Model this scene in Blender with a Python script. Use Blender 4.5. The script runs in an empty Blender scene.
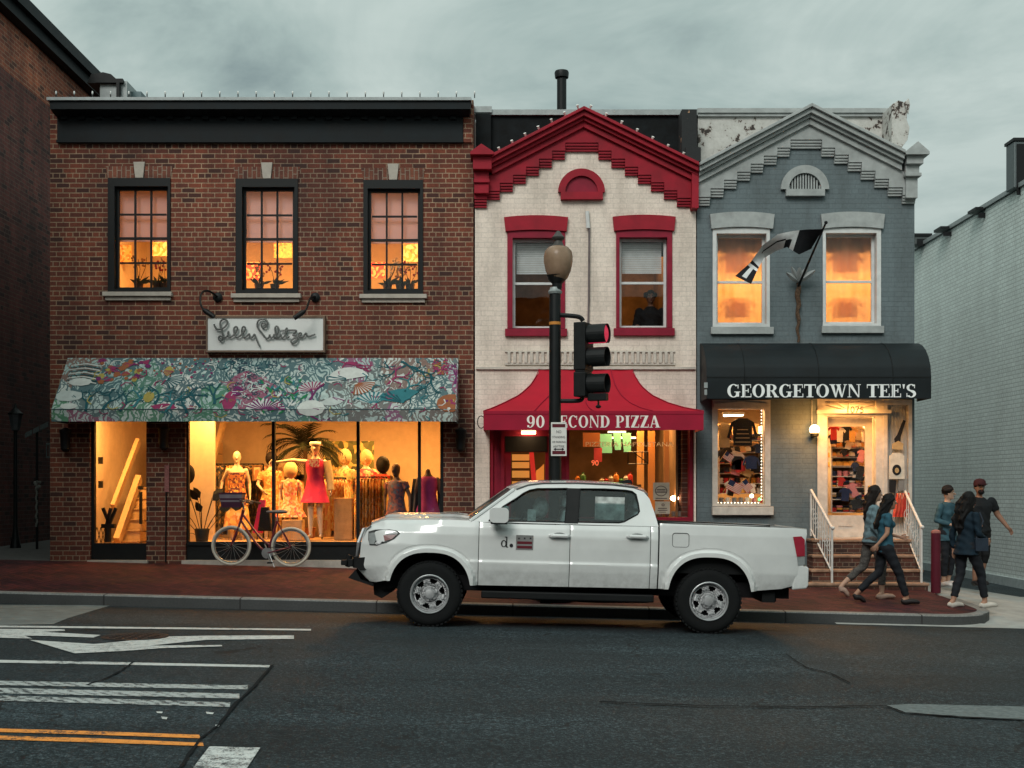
import bpy, bmesh, math, random
from mathutils import Vector, Matrix
from mathutils.geometry import tessellate_polygon
random.seed(7)
R = math.radians
F = 1230.0            # focal length in pixels of the 1024 wide frame
CZ = 1.6              # eye height
YF = 20.5             # street front of the houses
C = bpy.context.scene.collection

def PX(x, Y): return (x - 512) * Y / F
def PZ(y, Y): return CZ + (490 - y) * Y / F
def fx(x): return PX(x, YF)
def fz(y): return PZ(y, YF)
def srgb(h, k=1.0):
    h = h.lstrip('#'); v = [int(h[i:i+2], 16) / 255 for i in (0, 2, 4)]
    return tuple(k * (c / 12.92 if c <= .04045 else ((c + .055) / 1.055) ** 2.4) for c in v)
def ground_z(X, Y):
    """road surface"""
    s = max(-30, min(30, X))
    return -.02 - .0245 * s - max(0, min(6, Y - 14.3)) * .027
def walk_z(X, Y):
    t = (Y - 16.4) / 4.1
    return .067 - .0245 * X + .173 * max(-.3, min(1.6, t))

# ---------------------------------------------------------------- materials
MATS = {}
def new_mat(name):
    m = bpy.data.materials.new(name); m.use_nodes = True
    nt = m.node_tree; nt.nodes.clear()
    out = nt.nodes.new('ShaderNodeOutputMaterial'); MATS[name] = m
    return m, nt, out
def N(nt, typ, **kw):
    n = nt.nodes.new(typ)
    for k, v in kw.items():
        if k in n.inputs: n.inputs[k].default_value = v
        else: setattr(n, k, v)
    return n
def ramp(nt, fac, stops):
    r = nt.nodes.new('ShaderNodeValToRGB'); e = r.color_ramp.elements
    while len(e) < len(stops): e.new(0.5)
    for i, (p, c) in enumerate(stops):
        e[i].position = p; e[i].color = (*c, 1) if len(c) == 3 else c
    nt.links.new(fac, r.inputs[0]); return r.outputs[0]
def mixc(nt, fac, a, b, mode='MIX'):
    m = nt.nodes.new('ShaderNodeMix'); m.data_type = 'RGBA'; m.blend_type = mode
    for sock, v in ((m.inputs[0], fac), (m.inputs[6], a), (m.inputs[7], b)):
        if isinstance(v, (int, float)): sock.default_value = v
        elif isinstance(v, tuple): sock.default_value = (*v, 1) if len(v) == 3 else v
        else: nt.links.new(v, sock)
    return m.outputs[2]
def math_(nt, op, a, b=None, c=None):
    m = nt.nodes.new('ShaderNodeMath'); m.operation = op
    for i, v in enumerate((a, b, c)):
        if v is None: continue
        if isinstance(v, (int, float)): m.inputs[i].default_value = v
        else: nt.links.new(v, m.inputs[i])
    return m.outputs[0]
def coords(nt, axes='xyz'):
    tc = nt.nodes.new('ShaderNodeTexCoord')
    if axes == 'xyz': return tc.outputs['Object']
    s = nt.nodes.new('ShaderNodeSeparateXYZ'); nt.links.new(tc.outputs['Object'], s.inputs[0])
    c = nt.nodes.new('ShaderNodeCombineXYZ')
    for i, a in enumerate(axes):
        if a in 'xyz': nt.links.new(s.outputs['xyz'.index(a)], c.inputs[i])
    return c.outputs[0]
def noise(nt, vec, scale, detail=4, rough=.6, dist=0):
    n = N(nt, 'ShaderNodeTexNoise', Scale=scale, Detail=detail, Roughness=rough, Distortion=dist)
    if vec is not None: nt.links.new(vec, n.inputs['Vector'])
    return n.outputs['Fac']
def bump(nt, h, strength=.3, dist=.01):
    b = N(nt, 'ShaderNodeBump', Strength=strength, Distance=dist); nt.links.new(h, b.inputs['Height'])
    return b.outputs[0]
def principled(nt, out, col, rough=.6, metal=0, nrm=None, **kw):
    p = nt.nodes.new('ShaderNodeBsdfPrincipled')
    for k, v in (('Base Color', col), ('Roughness', rough), ('Metallic', metal)):
        if isinstance(v, tuple): p.inputs[k].default_value = (*v, 1)
        elif isinstance(v, (int, float)): p.inputs[k].default_value = v
        else: nt.links.new(v, p.inputs[k])
    if nrm is not None: nt.links.new(nrm, p.inputs['Normal'])
    for k, v in kw.items(): p.inputs[k.replace('_', ' ')].default_value = v
    nt.links.new(p.outputs[0], out.inputs[0]); return p
def plain(name, col, rough=.6, metal=0, var=.18, scale=9, bmp=.15, bscale=60, **kw):
    """a surface of one colour with slight uneven wear"""
    if name in MATS: return MATS[name]
    m, nt, out = new_mat(name)
    if isinstance(col, str): col = srgb(col)
    v = coords(nt)
    n1 = noise(nt, v, scale, 5)
    dk = tuple(c * (1 - var) for c in col); lt = tuple(min(1, c * (1 + var)) for c in col)
    c = ramp(nt, n1, [(.3, dk), (.7, lt)])
    nr = bump(nt, noise(nt, v, bscale, 3), bmp, .004) if bmp else None
    rr = math_(nt, 'MULTIPLY_ADD', n1, .25, rough - .12)
    if rough >= .5 and not metal: kw.setdefault('Specular_IOR_Level', .22)
    principled(nt, out, c, rr, metal, nr, **kw)
    return m
def glow(name, col, strength, base=None):
    if name in MATS: return MATS[name]
    m, nt, out = new_mat(name)
    principled(nt, out, base or col, .5, 0, None, Emission_Color=(*col, 1), Emission_Strength=strength)
    return m
def glass(name, tint=(1, 1, 1), refl=.08, rough=.01, dirt=0.0):
    m, nt, out = new_mat(name)
    t = N(nt, 'ShaderNodeBsdfTransparent'); t.inputs[0].default_value = (*tint, 1)
    g = N(nt, 'ShaderNodeBsdfGlossy', Roughness=rough); g.inputs[0].default_value = (1, 1, 1, 1)
    lw = N(nt, 'ShaderNodeLayerWeight', Blend=.25)
    f = math_(nt, 'MULTIPLY_ADD', lw.outputs['Fresnel'], .6, refl)
    mx = N(nt, 'ShaderNodeMixShader'); nt.links.new(f, mx.inputs[0])
    nt.links.new(t.outputs[0], mx.inputs[1]); nt.links.new(g.outputs[0], mx.inputs[2])
    nb = bump(nt, noise(nt, coords(nt), 1.3, 2), .05, .02); nt.links.new(nb, g.inputs['Normal'])
    last = mx.outputs[0]
    if dirt:
        d = N(nt, 'ShaderNodeBsdfDiffuse'); d.inputs[0].default_value = (.6, .6, .6, 1)
        dn = noise(nt, coords(nt), 5, 5)
        df = math_(nt, 'MULTIPLY', dn, dirt)
        m2 = N(nt, 'ShaderNodeMixShader'); nt.links.new(df, m2.inputs[0])
        nt.links.new(last, m2.inputs[1]); nt.links.new(d.outputs[0], m2.inputs[2]); last = m2.outputs[0]
    nt.links.new(last, out.inputs[0]); return m
def brick(name, axes, cols, mortar, bw=.22, rh=.0817, ms=.008, bmp=.5, painted=None, patch=None, st_=.6):
    """cols: two brick colours; painted: one paint colour over the bricks"""
    m, nt, out = new_mat(name)
    v = coords(nt, axes)
    jit = N(nt, 'ShaderNodeTexNoise', Scale=6.0, Detail=2.0); nt.links.new(v, jit.inputs['Vector'])
    off = N(nt, 'ShaderNodeVectorMath', operation='MULTIPLY_ADD')
    nt.links.new(jit.outputs['Color'], off.inputs[0]); off.inputs[1].default_value = (.008, .008, 0); nt.links.new(v, off.inputs[2])
    v2 = off.outputs[0]
    def bt(c1, c2, mo, bias=0):
        b = N(nt, 'ShaderNodeTexBrick', offset=.5, offset_frequency=2, squash=.5, squash_frequency=6)
        for k, val in (('Scale', 1), ('Mortar Size', ms), ('Mortar Smooth', .25), ('Bias', bias), ('Brick Width', bw), ('Row Height', rh)):
            b.inputs[k].default_value = val
        for k, val in (('Color1', c1), ('Color2', c2), ('Mortar', mo)): b.inputs[k].default_value = (*val, 1)
        nt.links.new(v2, b.inputs['Vector']); return b
    if painted is None:
        b = bt(cols[0], cols[1], mortar)
        fine = noise(nt, v, 38, 4, .75)
        col = mixc(nt, .55, b.outputs['Color'], ramp(nt, fine, [(.3, (.25, .25, .25)), (.75, (1.75, 1.65, 1.55))]), 'MULTIPLY')
        big = noise(nt, v, .55, 4, .6)
        col = mixc(nt, .7, col, ramp(nt, big, [(.32, (.55, .52, .55)), (.68, (1.35, 1.25, 1.15))]), 'MULTIPLY')
        sm_ = N(nt, 'ShaderNodeMapping'); sm_.inputs['Scale'].default_value = (2.2, .28, 1); nt.links.new(v, sm_.inputs[0])
        col = mixc(nt, .65, col, ramp(nt, noise(nt, sm_.outputs[0], 1.3, 6, .65), [(.36, (.55, .52, .52)), (.6, (1.2, 1.18, 1.15))]), 'MULTIPLY')
        # odd dark and pale bricks: a second brick field with its own colours
        b3 = bt((0, 0, 0), (1, 1, 1), (.5, .5, .5))
        one = math_(nt, 'MULTIPLY', math_(nt, 'GREATER_THAN', b3.outputs['Color'], .88), .5)
        col = mixc(nt, one, col, cols[2] if len(cols) > 2 else (.03, .015, .012))
        h = math_(nt, 'SUBTRACT', math_(nt, 'MULTIPLY', fine, .35), b.outputs['Fac'])
        principled(nt, out, col, .85, 0, bump(nt, h, bmp, .012))
    else:
        b = bt((.94, .94, .94), (1.04, 1.04, 1.04), (.84,) * 3 if st_ > .3 else (.66,) * 3)
        fine = noise(nt, v, 28, 5, .7)
        base = mixc(nt, .8, b.outputs['Color'], painted, 'MULTIPLY')
        base = mixc(nt, 1.0, painted, b.outputs['Color'], 'MULTIPLY')
        base = mixc(nt, .5, base, ramp(nt, fine, [(.25, (.62, .60, .58)), (.6, (1.08, 1.08, 1.08))]), 'MULTIPLY')
        st = N(nt, 'ShaderNodeMapping'); st.inputs['Scale'].default_value = (1.6, .35, 1); nt.links.new(v, st.inputs[0])
        sn = noise(nt, st.outputs[0], 1.4, 6, .65)
        base = mixc(nt, st_, base, ramp(nt, sn, [(.34, (.62, .6, .58)), (.6, (1.08, 1.08, 1.08))]), 'MULTIPLY')
        if patch:
            pn = noise(nt, v, 9, 6, .75)
            big = noise(nt, v, .8, 3)
            pm = math_(nt, 'MULTIPLY', math_(nt, 'GREATER_THAN', pn, patch[1]), math_(nt, 'GREATER_THAN', big, .5))
            base = mixc(nt, pm, base, patch[0])
        h = math_(nt, 'SUBTRACT', math_(nt, 'MULTIPLY', fine, .5), b.outputs['Fac'])
        principled(nt, out, base, .7, 0, bump(nt, h, bmp, .008))
    return m

# ---------------------------------------------------------------- mesh helper
ORIG = {}
class MB:
    def __init__(s): s.v = []; s.f = []; s.m = []; s.sm = []
    def add(s, vs, fs, mi=0, smooth=False):
        o = len(s.v); s.v += [tuple(p) for p in vs]
        for f in fs: s.f.append([i + o for i in f]); s.m.append(mi); s.sm.append(smooth)
        return s
    def box(s, x0, x1, y0, y1, z0, z1, mi=0):
        if x0 > x1: x0, x1 = x1, x0
        if y0 > y1: y0, y1 = y1, y0
        if z0 > z1: z0, z1 = z1, z0
        vs = [(x, y, z) for z in (z0, z1) for y in (y0, y1) for x in (x0, x1)]
        return s.add(vs, [(0, 2, 3, 1), (4, 5, 7, 6), (0, 1, 5, 4), (2, 6, 7, 3), (0, 4, 6, 2), (1, 3, 7, 5)], mi)
    def hexa(s, a, b, mi=0):
        """a, b: two quads (4 points each), joined"""
        return s.add(list(a) + list(b), [(3, 2, 1, 0), (4, 5, 6, 7), (0, 1, 5, 4), (1, 2, 6, 5), (2, 3, 7, 6), (3, 0, 4, 7)], mi)
    def obox(s, p0, p1, w, d, mi=0, up=(0, -1, 0)):
        """a bar from p0 to p1, w across, d along up"""
        p0, p1 = Vector(p0), Vector(p1); ax = (p1 - p0).normalized(); u = Vector(up)
        if abs(ax.dot(u)) > .95: u = Vector((1, 0, 0))
        sd = ax.cross(u).normalized(); u = sd.cross(ax).normalized()
        q = [sd * (w / 2) + u * (d / 2), -sd * (w / 2) + u * (d / 2), -sd * (w / 2) - u * (d / 2), sd * (w / 2) - u * (d / 2)]
        return s.hexa([p0 + k for k in q], [p1 + k for k in q], mi)
    def slab(s, outer, holes=(), d0=0.0, d1=.1, fn=None, mi=0, side_mi=None, smooth=False):
        """polygon with holes in (a, b), between depths d0 and d1; fn(a, b, d) -> xyz (default x, d, z)"""
        fn = fn or (lambda a, b, d: (a, d, b))
        loops = [list(outer)] + [list(h) for h in holes]
        tris = tessellate_polygon([[Vector((a, b, 0)) for a, b in l] for l in loops])
        flat = [p for l in loops for p in l]; n = len(flat)
        vs = [fn(a, b, d0) for a, b in flat] + [fn(a, b, d1) for a, b in flat]
        fs = [tuple(t) for t in tris] + [tuple(i + n for i in reversed(t)) for t in tris]
        s.add(vs, fs, mi, smooth)
        o = len(s.v) - 2 * n; k = 0
        for l in loops:
            L = len(l)
            for i in range(L):
                a, b = k + i, k + (i + 1) % L
                s.f.append([o + a, o + b, o + b + n, o + a + n]); s.m.append(mi if side_mi is None else side_mi); s.sm.append(False)
            k += L
        return s
    def tube(s, pts, r, seg=8, mi=0, closed=False, caps=True, smooth=True, flat=None):
        pts = [Vector(p) for p in pts]; n = len(pts)
        rr = r if isinstance(r, (list, tuple)) else [r] * n
        rings = []; prev = None
        for i in range(n):
            if closed: t = pts[(i + 1) % n] - pts[i - 1]
            else: t = pts[min(i + 1, n - 1)] - pts[max(i - 1, 0)]
            if t.length < 1e-9: t = Vector((0, 0, 1))
            t.normalize()
            if prev is None:
                u = Vector((0, 0, 1)) if abs(t.z) < .9 else Vector((1, 0, 0))
                u = (u - t * u.dot(t)).normalized()
            else:
                u = prev - t * prev.dot(t)
                u = u.normalized() if u.length > 1e-6 else Vector((1, 0, 0))
            prev = u; w = t.cross(u)
            ring = []
            for k in range(seg):
                a = 2 * math.pi * k / seg
                ring.append(pts[i] + (u * math.cos(a) + w * math.sin(a)) * rr[i])
            rings.append(ring)
        vs = [p for ring in rings for p in ring]; fs = []
        m = n if closed else n - 1
        for i in range(m):
            j = (i + 1) % n
            for k in range(seg):
                k2 = (k + 1) % seg
                fs.append((i * seg + k, i * seg + k2, j * seg + k2, j * seg + k))
        s.add(vs, fs, mi, smooth)
        if caps and not closed:
            o = len(s.v) - n * seg
            s.f.append([o + k for k in reversed(range(seg))]); s.m.append(mi); s.sm.append(False)
            s.f.append([o + (n - 1) * seg + k for k in range(seg)]); s.m.append(mi); s.sm.append(False)
        return s
    def etube(s, pts, ra, rb, side, seg=16, mi=0):
        """elliptic tube: ra along side, rb across it; rounded by its end rings"""
        pts = [Vector(p) for p in pts]; n = len(pts); side = Vector(side).normalized(); vs = []; fs = []
        for i in range(n):
            t = (pts[min(i + 1, n - 1)] - pts[max(i - 1, 0)]).normalized()
            a = (side - t * side.dot(t)).normalized(); b = t.cross(a)
            for k in range(seg):
                th = 2 * math.pi * k / seg
                vs.append(pts[i] + a * (ra[i] * math.cos(th)) + b * (rb[i] * math.sin(th)))
        for i in range(n - 1):
            for k in range(seg):
                k2 = (k + 1) % seg
                fs.append((i * seg + k, i * seg + k2, (i + 1) * seg + k2, (i + 1) * seg + k))
        fs.append(tuple(reversed(range(seg)))); fs.append(tuple((n - 1) * seg + k for k in range(seg)))
        return s.add(vs, fs, mi, True)
    def lathe(s, prof, c=(0, 0, 0), seg=20, mi=0, axis='z', smooth=True, caps=True):
        """prof: (r, h) pairs from one end to the other"""
        n = len(prof); vs = []; fs = []
        for r, h in prof:
            for k in range(seg):
                a = 2 * math.pi * k / seg; p, q = r * math.cos(a), r * math.sin(a)
                vs.append({'z': (c[0] + p, c[1] + q, c[2] + h), 'y': (c[0] + p, c[1] + h, c[2] + q), 'x': (c[0] + h, c[1] + p, c[2] + q)}[axis])
        for i in range(n - 1):
            for k in range(seg):
                k2 = (k + 1) % seg
                fs.append((i * seg + k, i * seg + k2, (i + 1) * seg + k2, (i + 1) * seg + k))
        if caps: fs.append(tuple(reversed(range(seg)))); fs.append(tuple((n - 1) * seg + k for k in range(seg)))
        return s.add(vs, fs, mi, smooth)
    def ball(s, c, rx, ry=None, rz=None, seg=14, mi=0):
        ry = ry or rx; rz = rz or rx; vs = []; fs = []; h = max(6, seg // 2 + 1)
        for i in range(h + 1):
            th = math.pi * (i + .02 * (i == 0) - .02 * (i == h)) / h
            for k in range(seg):
                a = 2 * math.pi * k / seg
                vs.append((c[0] + rx * math.sin(th) * math.cos(a), c[1] + ry * math.sin(th) * math.sin(a), c[2] + rz * math.cos(th)))
        for i in range(h):
            for k in range(seg):
                k2 = (k + 1) % seg; fs.append((i * seg + k, (i + 1) * seg + k, (i + 1) * seg + k2, i * seg + k2))
        fs.append(tuple(range(seg))); fs.append(tuple(reversed([h * seg + k for k in range(seg)])))
        return s.add(vs, fs, mi, True)
    def grid(s, fn, nu, nv, mi=0, smooth=True, flip=False):
        vs = [fn(i / nu, j / nv) for i in range(nu + 1) for j in range(nv + 1)]; fs = []
        for i in range(nu):
            for j in range(nv):
                a = i * (nv + 1) + j; q = (a, a + nv + 1, a + nv + 2, a + 1)
                fs.append(tuple(reversed(q)) if flip else q)
        return s.add(vs, fs, mi, smooth)
    def sheet(s, pts, th=.02, mi=0):
        """quad grid points [[...],[...]] thickened a little"""
        nr, nc = len(pts), len(pts[0])
        vs = [Vector(p) for row in pts for p in row]
        fs = [(i * nc + j, i * nc + j + 1, (i + 1) * nc + j + 1, (i + 1) * nc + j) for i in range(nr - 1) for j in range(nc - 1)]
        return s.add(vs, fs, mi, True)
    def xf(s, M):
        s.v = [tuple(M @ Vector(p)) for p in s.v]; return s
    def build(s, name, mats, parent=None, origin=None, local=False, sharp=40, bevel=0, **props):
        me = bpy.data.meshes.new(name)
        if local: o = Vector((0, 0, 0))
        elif parent is not None:
            q = parent
            while q.parent: q = q.parent
            o = ORIG[q.name]
        else: o = Vector(origin) if origin is not None else Vector((0, 0, 0))
        me.from_pydata([tuple(Vector(p) - o) for p in s.v], [], s.f)
        mats = mats if isinstance(mats, (list, tuple)) else [mats]
        for m in mats: me.materials.append(m)
        me.polygons.foreach_set('material_index', s.m)
        me.polygons.foreach_set('use_smooth', s.sm)
        me.update(); me.validate()
        bm = bmesh.new(); bm.from_mesh(me); bmesh.ops.recalc_face_normals(bm, faces=bm.faces); bm.to_mesh(me); bm.free()
        if any(s.sm):
            try: me.set_sharp_from_angle(angle=R(sharp))
            except Exception: pass
        ob = bpy.data.objects.new(name, me); C.objects.link(ob)
        if parent is not None: ob.parent = parent
        elif not local: ob.location = o; ORIG[ob.name] = o
        if bevel:
            b = ob.modifiers.new('bevel', 'BEVEL'); b.width = bevel; b.segments = 2; b.limit_method = 'ANGLE'; b.angle_limit = R(50)
        for k, val in props.items(): ob[k] = val
        return ob
def thing(name, label, cat, loc, group=None):
    o = bpy.data.objects.new(name, None); C.objects.link(o); o.location = loc; ORIG[o.name] = Vector(loc)
    o.empty_display_size = .2; o['label'] = label; o['category'] = cat
    if group: o['group'] = group
    return o
def tag(o, label, cat, group=None):
    o['label'] = label; o['category'] = cat
    if group: o['group'] = group
    return o
def struct(o): o['kind'] = 'structure'; return o
def dup(root, delta=(0, 0, 0), rotz=0, label=None, scale=None):
    def cp(o, par):
        c = o.copy(); C.objects.link(c); c.parent = par
        for ch in o.children: cp(ch, c)
        return c
    r = cp(root, None); r.location = root.location + Vector(delta); r.rotation_euler.z += rotz
    if scale: r.scale = scale
    if label: r['label'] = label
    return r
def rect(x0, x1, z0, z1): return [(x0, z0), (x1, z0), (x1, z1), (x0, z1)]
def text_into(mb, s, size, fn, depth=.006, mi=0, align='CENTER'):
    """plain sans lettering; fn(a, b, d) -> xyz with a along the line, b up, d outward"""
    cu = bpy.data.curves.new('t', 'FONT'); cu.body = s; cu.size = size; cu.align_x = align; cu.resolution_u = 3; cu.extrude = depth / 2
    ob = bpy.data.objects.new('t', cu); me = ob.to_mesh()
    mb.add([fn(v.co.x, v.co.y, v.co.z + depth / 2) for v in me.vertices], [tuple(p.vertices) for p in me.polygons], mi)
    ob.to_mesh_clear(); bpy.data.objects.remove(ob); bpy.data.curves.remove(cu)

# serif lettering drawn from strokes: ('r', x0,y0,x1,y1) ('a', cx,cy,rxo,ryo,rxi,ryi,a0,a1) ('p', points)
GL = {
 'T': (.9, [('r', .33, .03, .57, .97), ('r', .02, .9, .88, 1), ('r', .02, .7, .07, .92), ('r', .83, .7, .88, .92), ('r', .2, 0, .7, .06)]),
 'E': (.84, [('r', .12, .03, .35, .97), ('r', .02, .93, .76, 1), ('r', .02, 0, .79, .07), ('r', .33, .47, .55, .54), ('r', .53, .36, .59, .66), ('r', .71, .72, .76, .95), ('r', .74, .05, .79, .29)]),
 'O': (.98, [('a', .48, .5, .46, .52, .23, .45, 0, 360)]),
 '0': (.86, [('a', .42, .5, .40, .52, .17, .45, 0, 360)]),
 'G': (1.0, [('a', .48, .5, .46, .52, .23, .45, 48, 335), ('r', .66, .05, .88, .42), ('r', .54, .38, .98, .44), ('r', .78, .68, .84, .98)]),
 'C': (.92, [('a', .48, .5, .46, .52, .23, .45, 45, 318), ('r', .78, .66, .84, .98)]),
 'R': (1.0, [('r', .12, .03, .35, .97), ('r', .02, 0, .47, .06), ('r', .02, .94, .5, 1), ('a', .46, .735, .36, .265, .14, .2, -90, 90), ('r', .33, .47, .47, .53), ('p', [(.42, .5), (.64, .5), (.92, .04), (.68, .04)]), ('r', .64, 0, 1.0, .06)]),
 'P': (.86, [('r', .12, .03, .36, .97), ('r', .02, 0, .48, .06), ('r', .02, .94, .48, 1), ('a', .44, .71, .38, .29, .15, .22, -90, 90), ('r', .33, .42, .46, .48)]),
 'D': (.98, [('r', .12, .03, .36, .97), ('r', .02, 0, .45, .06), ('r', .02, .94, .45, 1), ('a', .42, .5, .5, .5, .26, .43, -90, 90)]),
 'I': (.5, [('r', .12, .03, .37, .97), ('r', .02, 0, .47, .06), ('r', .02, .94, .47, 1)]),
 'N': (1.0, [('r', .12, .03, .19, .97), ('p', [(.06, 1), (.32, 1), (.88, .0), (.78, 0)]), ('r', .80, .03, .88, .97), ('r', .02, 0, .3, .05), ('r', .68, .95, .99, 1)]),
 'W': (1.32, [('p', [(.08, .97), (.33, .97), (.52, 0), (.42, 0)]), ('p', [(.42, 0), (.51, 0), (.72, .97), (.64, .97)]), ('p', [(.52, .97), (.77, .97), (.97, 0), (.86, 0)]), ('p', [(.88, 0), (.96, 0), (1.2, .97), (1.13, .97)]), ('r', 0, .94, .42, 1), ('r', .47, .94, .85, 1), ('r', 1.04, .94, 1.3, 1)]),
 'S': (.8, [('a', .4, .74, .34, .28, .14, .21, 30, 262), ('a', .4, .27, .36, .29, .15, .22, -150, 95), ('p', [(.1, .62), (.3, .6), (.72, .36), (.56, .28)]), ('r', .62, .7, .67, .98), ('r', .06, .02, .11, .32)]),
 'Z': (.86, [('r', .05, .93, .8, 1), ('r', .04, 0, .82, .07), ('p', [(.5, .96), (.8, .96), (.34, .04), (.04, .04)]), ('r', .05, .74, .1, .95), ('r', .77, .05, .82, .28)]),
 'A': (1.02, [('p', [(.4, 1), (.5, 1), (.2, .03), (.11, .03)]), ('p', [(.38, 1), (.57, 1), (.95, .03), (.66, .03)]), ('r', .24, .28, .7, .34), ('r', .0, 0, .32, .05), ('r', .56, 0, 1.04, .05)]),
 '9': (.86, [('a', .41, .67, .38, .34, .16, .27, 0, 360), ('a', .34, .5, .45, .51, .22, .45, -105, 32), ('r', .08, .03, .26, .2)]),
 "'": (.3, [('p', [(.06, 1), (.24, 1), (.18, .66), (.12, .66)])]),
 ' ': (.42, []),
}
def serif(mb, s, h, fn, depth=.012, mi=0, gap=.03, skip=()):
    """returns the width; letters start at a=0"""
    x = 0; k = 0
    for ci, ch in enumerate(s):
        w, parts = GL[ch]
        if ci not in skip:
            for p in parts:
                k += 1; d1 = depth + (k % 7) * .0004
                if p[0] == 'r': poly = [(p[1], p[2]), (p[3], p[2]), (p[3], p[4]), (p[1], p[4])]
                elif p[0] == 'p': poly = p[1]
                if p[0] == 'a':
                    _, cx, cy, ro, so, ri, si, a0, a1 = p; n = max(6, int(abs(a1 - a0) / 15))
                    for i in range(n):
                        t0, t1 = R(a0 + (a1 - a0) * i / n), R(a0 + (a1 - a0) * (i + 1) / n)
                        q = [(cx + ro * math.cos(t0), cy + so * math.sin(t0)), (cx + ro * math.cos(t1), cy + so * math.sin(t1)),
                             (cx + ri * math.cos(t1), cy + si * math.sin(t1)), (cx + ri * math.cos(t0), cy + si * math.sin(t0))]
                        q = [(x + a * h, b * h) for a, b in q]
                        mb.hexa([fn(a, b, 0) for a, b in q], [fn(a, b, d1) for a, b in q], mi)
                else:
                    mb.slab([(x + a * h, b * h) for a, b in poly], (), 0, d1, fn, mi)
        x += (w + gap) * h
    return x

# ---------------------------------------------------------------- world, camera, sun
sc = bpy.context.scene
cam = bpy.data.cameras.new('camera'); co = bpy.data.objects.new('camera', cam); C.objects.link(co)
cam.sensor_width = 36; cam.lens = F / 1024 * 36; cam.shift_y = (490 - 384) / 1024; cam.clip_end = 2000; cam.clip_start = .1
co.location = (0, 0, CZ); co.rotation_euler = (R(90), 0, 0); sc.camera = co
w = bpy.data.worlds.new('World'); sc.world = w; w.use_nodes = True
nt = w.node_tree; nt.nodes.clear()
SUN_EL, SUN_AZ = 38, 200
sky = N(nt, 'ShaderNodeTexSky', sky_type='NISHITA', sun_disc=False, sun_elevation=R(SUN_EL), sun_rotation=R(SUN_AZ), air_density=1.0, dust_density=3.0)
tc = N(nt, 'ShaderNodeTexCoord'); sp = N(nt, 'ShaderNodeSeparateXYZ'); nt.links.new(tc.outputs['Generated'], sp.inputs[0])
# overcast dome: three times brighter overhead than at the skyline
el = math_(nt, 'MAXIMUM', sp.outputs[2], 0.0)
lum = math_(nt, 'MULTIPLY', math_(nt, 'MULTIPLY_ADD', el, 6.5, 6.4), math_(nt, 'MULTIPLY_ADD', sp.outputs[1], -.22, 1.0))   # brighter toward the veiled sun, behind the viewer
mp = N(nt, 'ShaderNodeMapping'); mp.inputs['Scale'].default_value = (1.0, 1.0, 3.2); nt.links.new(tc.outputs['Generated'], mp.inputs[0])
n1 = noise(nt, mp.outputs[0], 2.2, 7, .62, .6)
n2 = noise(nt, mp.outputs[0], 9.0, 4, .5, .2)
cl = math_(nt, 'MULTIPLY_ADD', n2, .18, math_(nt, 'MULTIPLY', n1, .9))
tint = ramp(nt, cl, [(.38, (.36, .47, .46)), (.50, (.60, .75, .70)), (.64, (.86, 1.0, .93))])
vm = N(nt, 'ShaderNodeVectorMath', operation='SCALE'); nt.links.new(tint, vm.inputs[0]); nt.links.new(lum, vm.inputs['Scale'])
mixed = mixc(nt, .9, sky.outputs[0], vm.outputs[0])
bg = N(nt, 'ShaderNodeBackground', Strength=.1); nt.links.new(mixed, bg.inputs[0])
wo = N(nt, 'ShaderNodeOutputWorld'); nt.links.new(bg.outputs[0], wo.inputs[0])
sl = bpy.data.lights.new('sun', 'SUN'); sl.energy = 1.6; sl.angle = R(25); sl.color = (1, .97, .92)
so = bpy.data.objects.new('sun', sl); C.objects.link(so)
az = R(SUN_AZ); d = Vector((math.sin(az) * math.cos(R(SUN_EL)), math.cos(az) * math.cos(R(SUN_EL)), math.sin(R(SUN_EL))))
so.rotation_euler = (-d).to_track_quat('-Z', 'Y').to_euler(); so.location = (0, -5, 20)
sc.view_settings.view_transform = 'Standard'; sc.view_settings.look = 'None'; sc.view_settings.exposure = 0; sc.view_settings.gamma = 1
try: sc.view_settings.use_curve_mapping = False
except Exception: pass
sc.cycles.use_denoising = True
try: sc.cycles.denoiser = 'OPENIMAGEDENOISE'
except Exception: pass
sc.cycles.max_bounces = 6; sc.cycles.diffuse_bounces = 3; sc.cycles.glossy_bounces = 3; sc.cycles.transparent_max_bounces = 12
sc.cycles.sample_clamp_indirect = 6
sc.cycles.caustics_reflective = False; sc.cycles.caustics_refractive = False
def lamp(name, loc, power, col, size=.4, rot=(0, 0, 0), typ='AREA', size_y=None):
    l = bpy.data.lights.new(name, typ); l.energy = power; l.color = col
    if typ == 'AREA':
        l.size = size
        if size_y: l.shape = 'RECTANGLE'; l.size_y = size_y
    else: l.shadow_soft_size = size
    o = bpy.data.objects.new(name, l); C.objects.link(o); o.location = loc; o.rotation_euler = rot
    return o
WARM = (1, .47, .12)

# ---------------------------------------------------------------- common materials
blackm = plain('black_paint', (.006, .0075, .008), .5, var=.25, Specular_IOR_Level=.25)
dark = plain('near_black', (.008, .009, .010), .7)
glassm = glass('window_glass', (.97, .97, .97), .004)
glassd = glass('door_glass', (.9, .9, .9), .03)
stone = plain('pale_stone', (.42, .38, .33), .8, var=.15)
lead = plain('weathered_metal', (.28, .31, .31), .5, .3)

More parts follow.
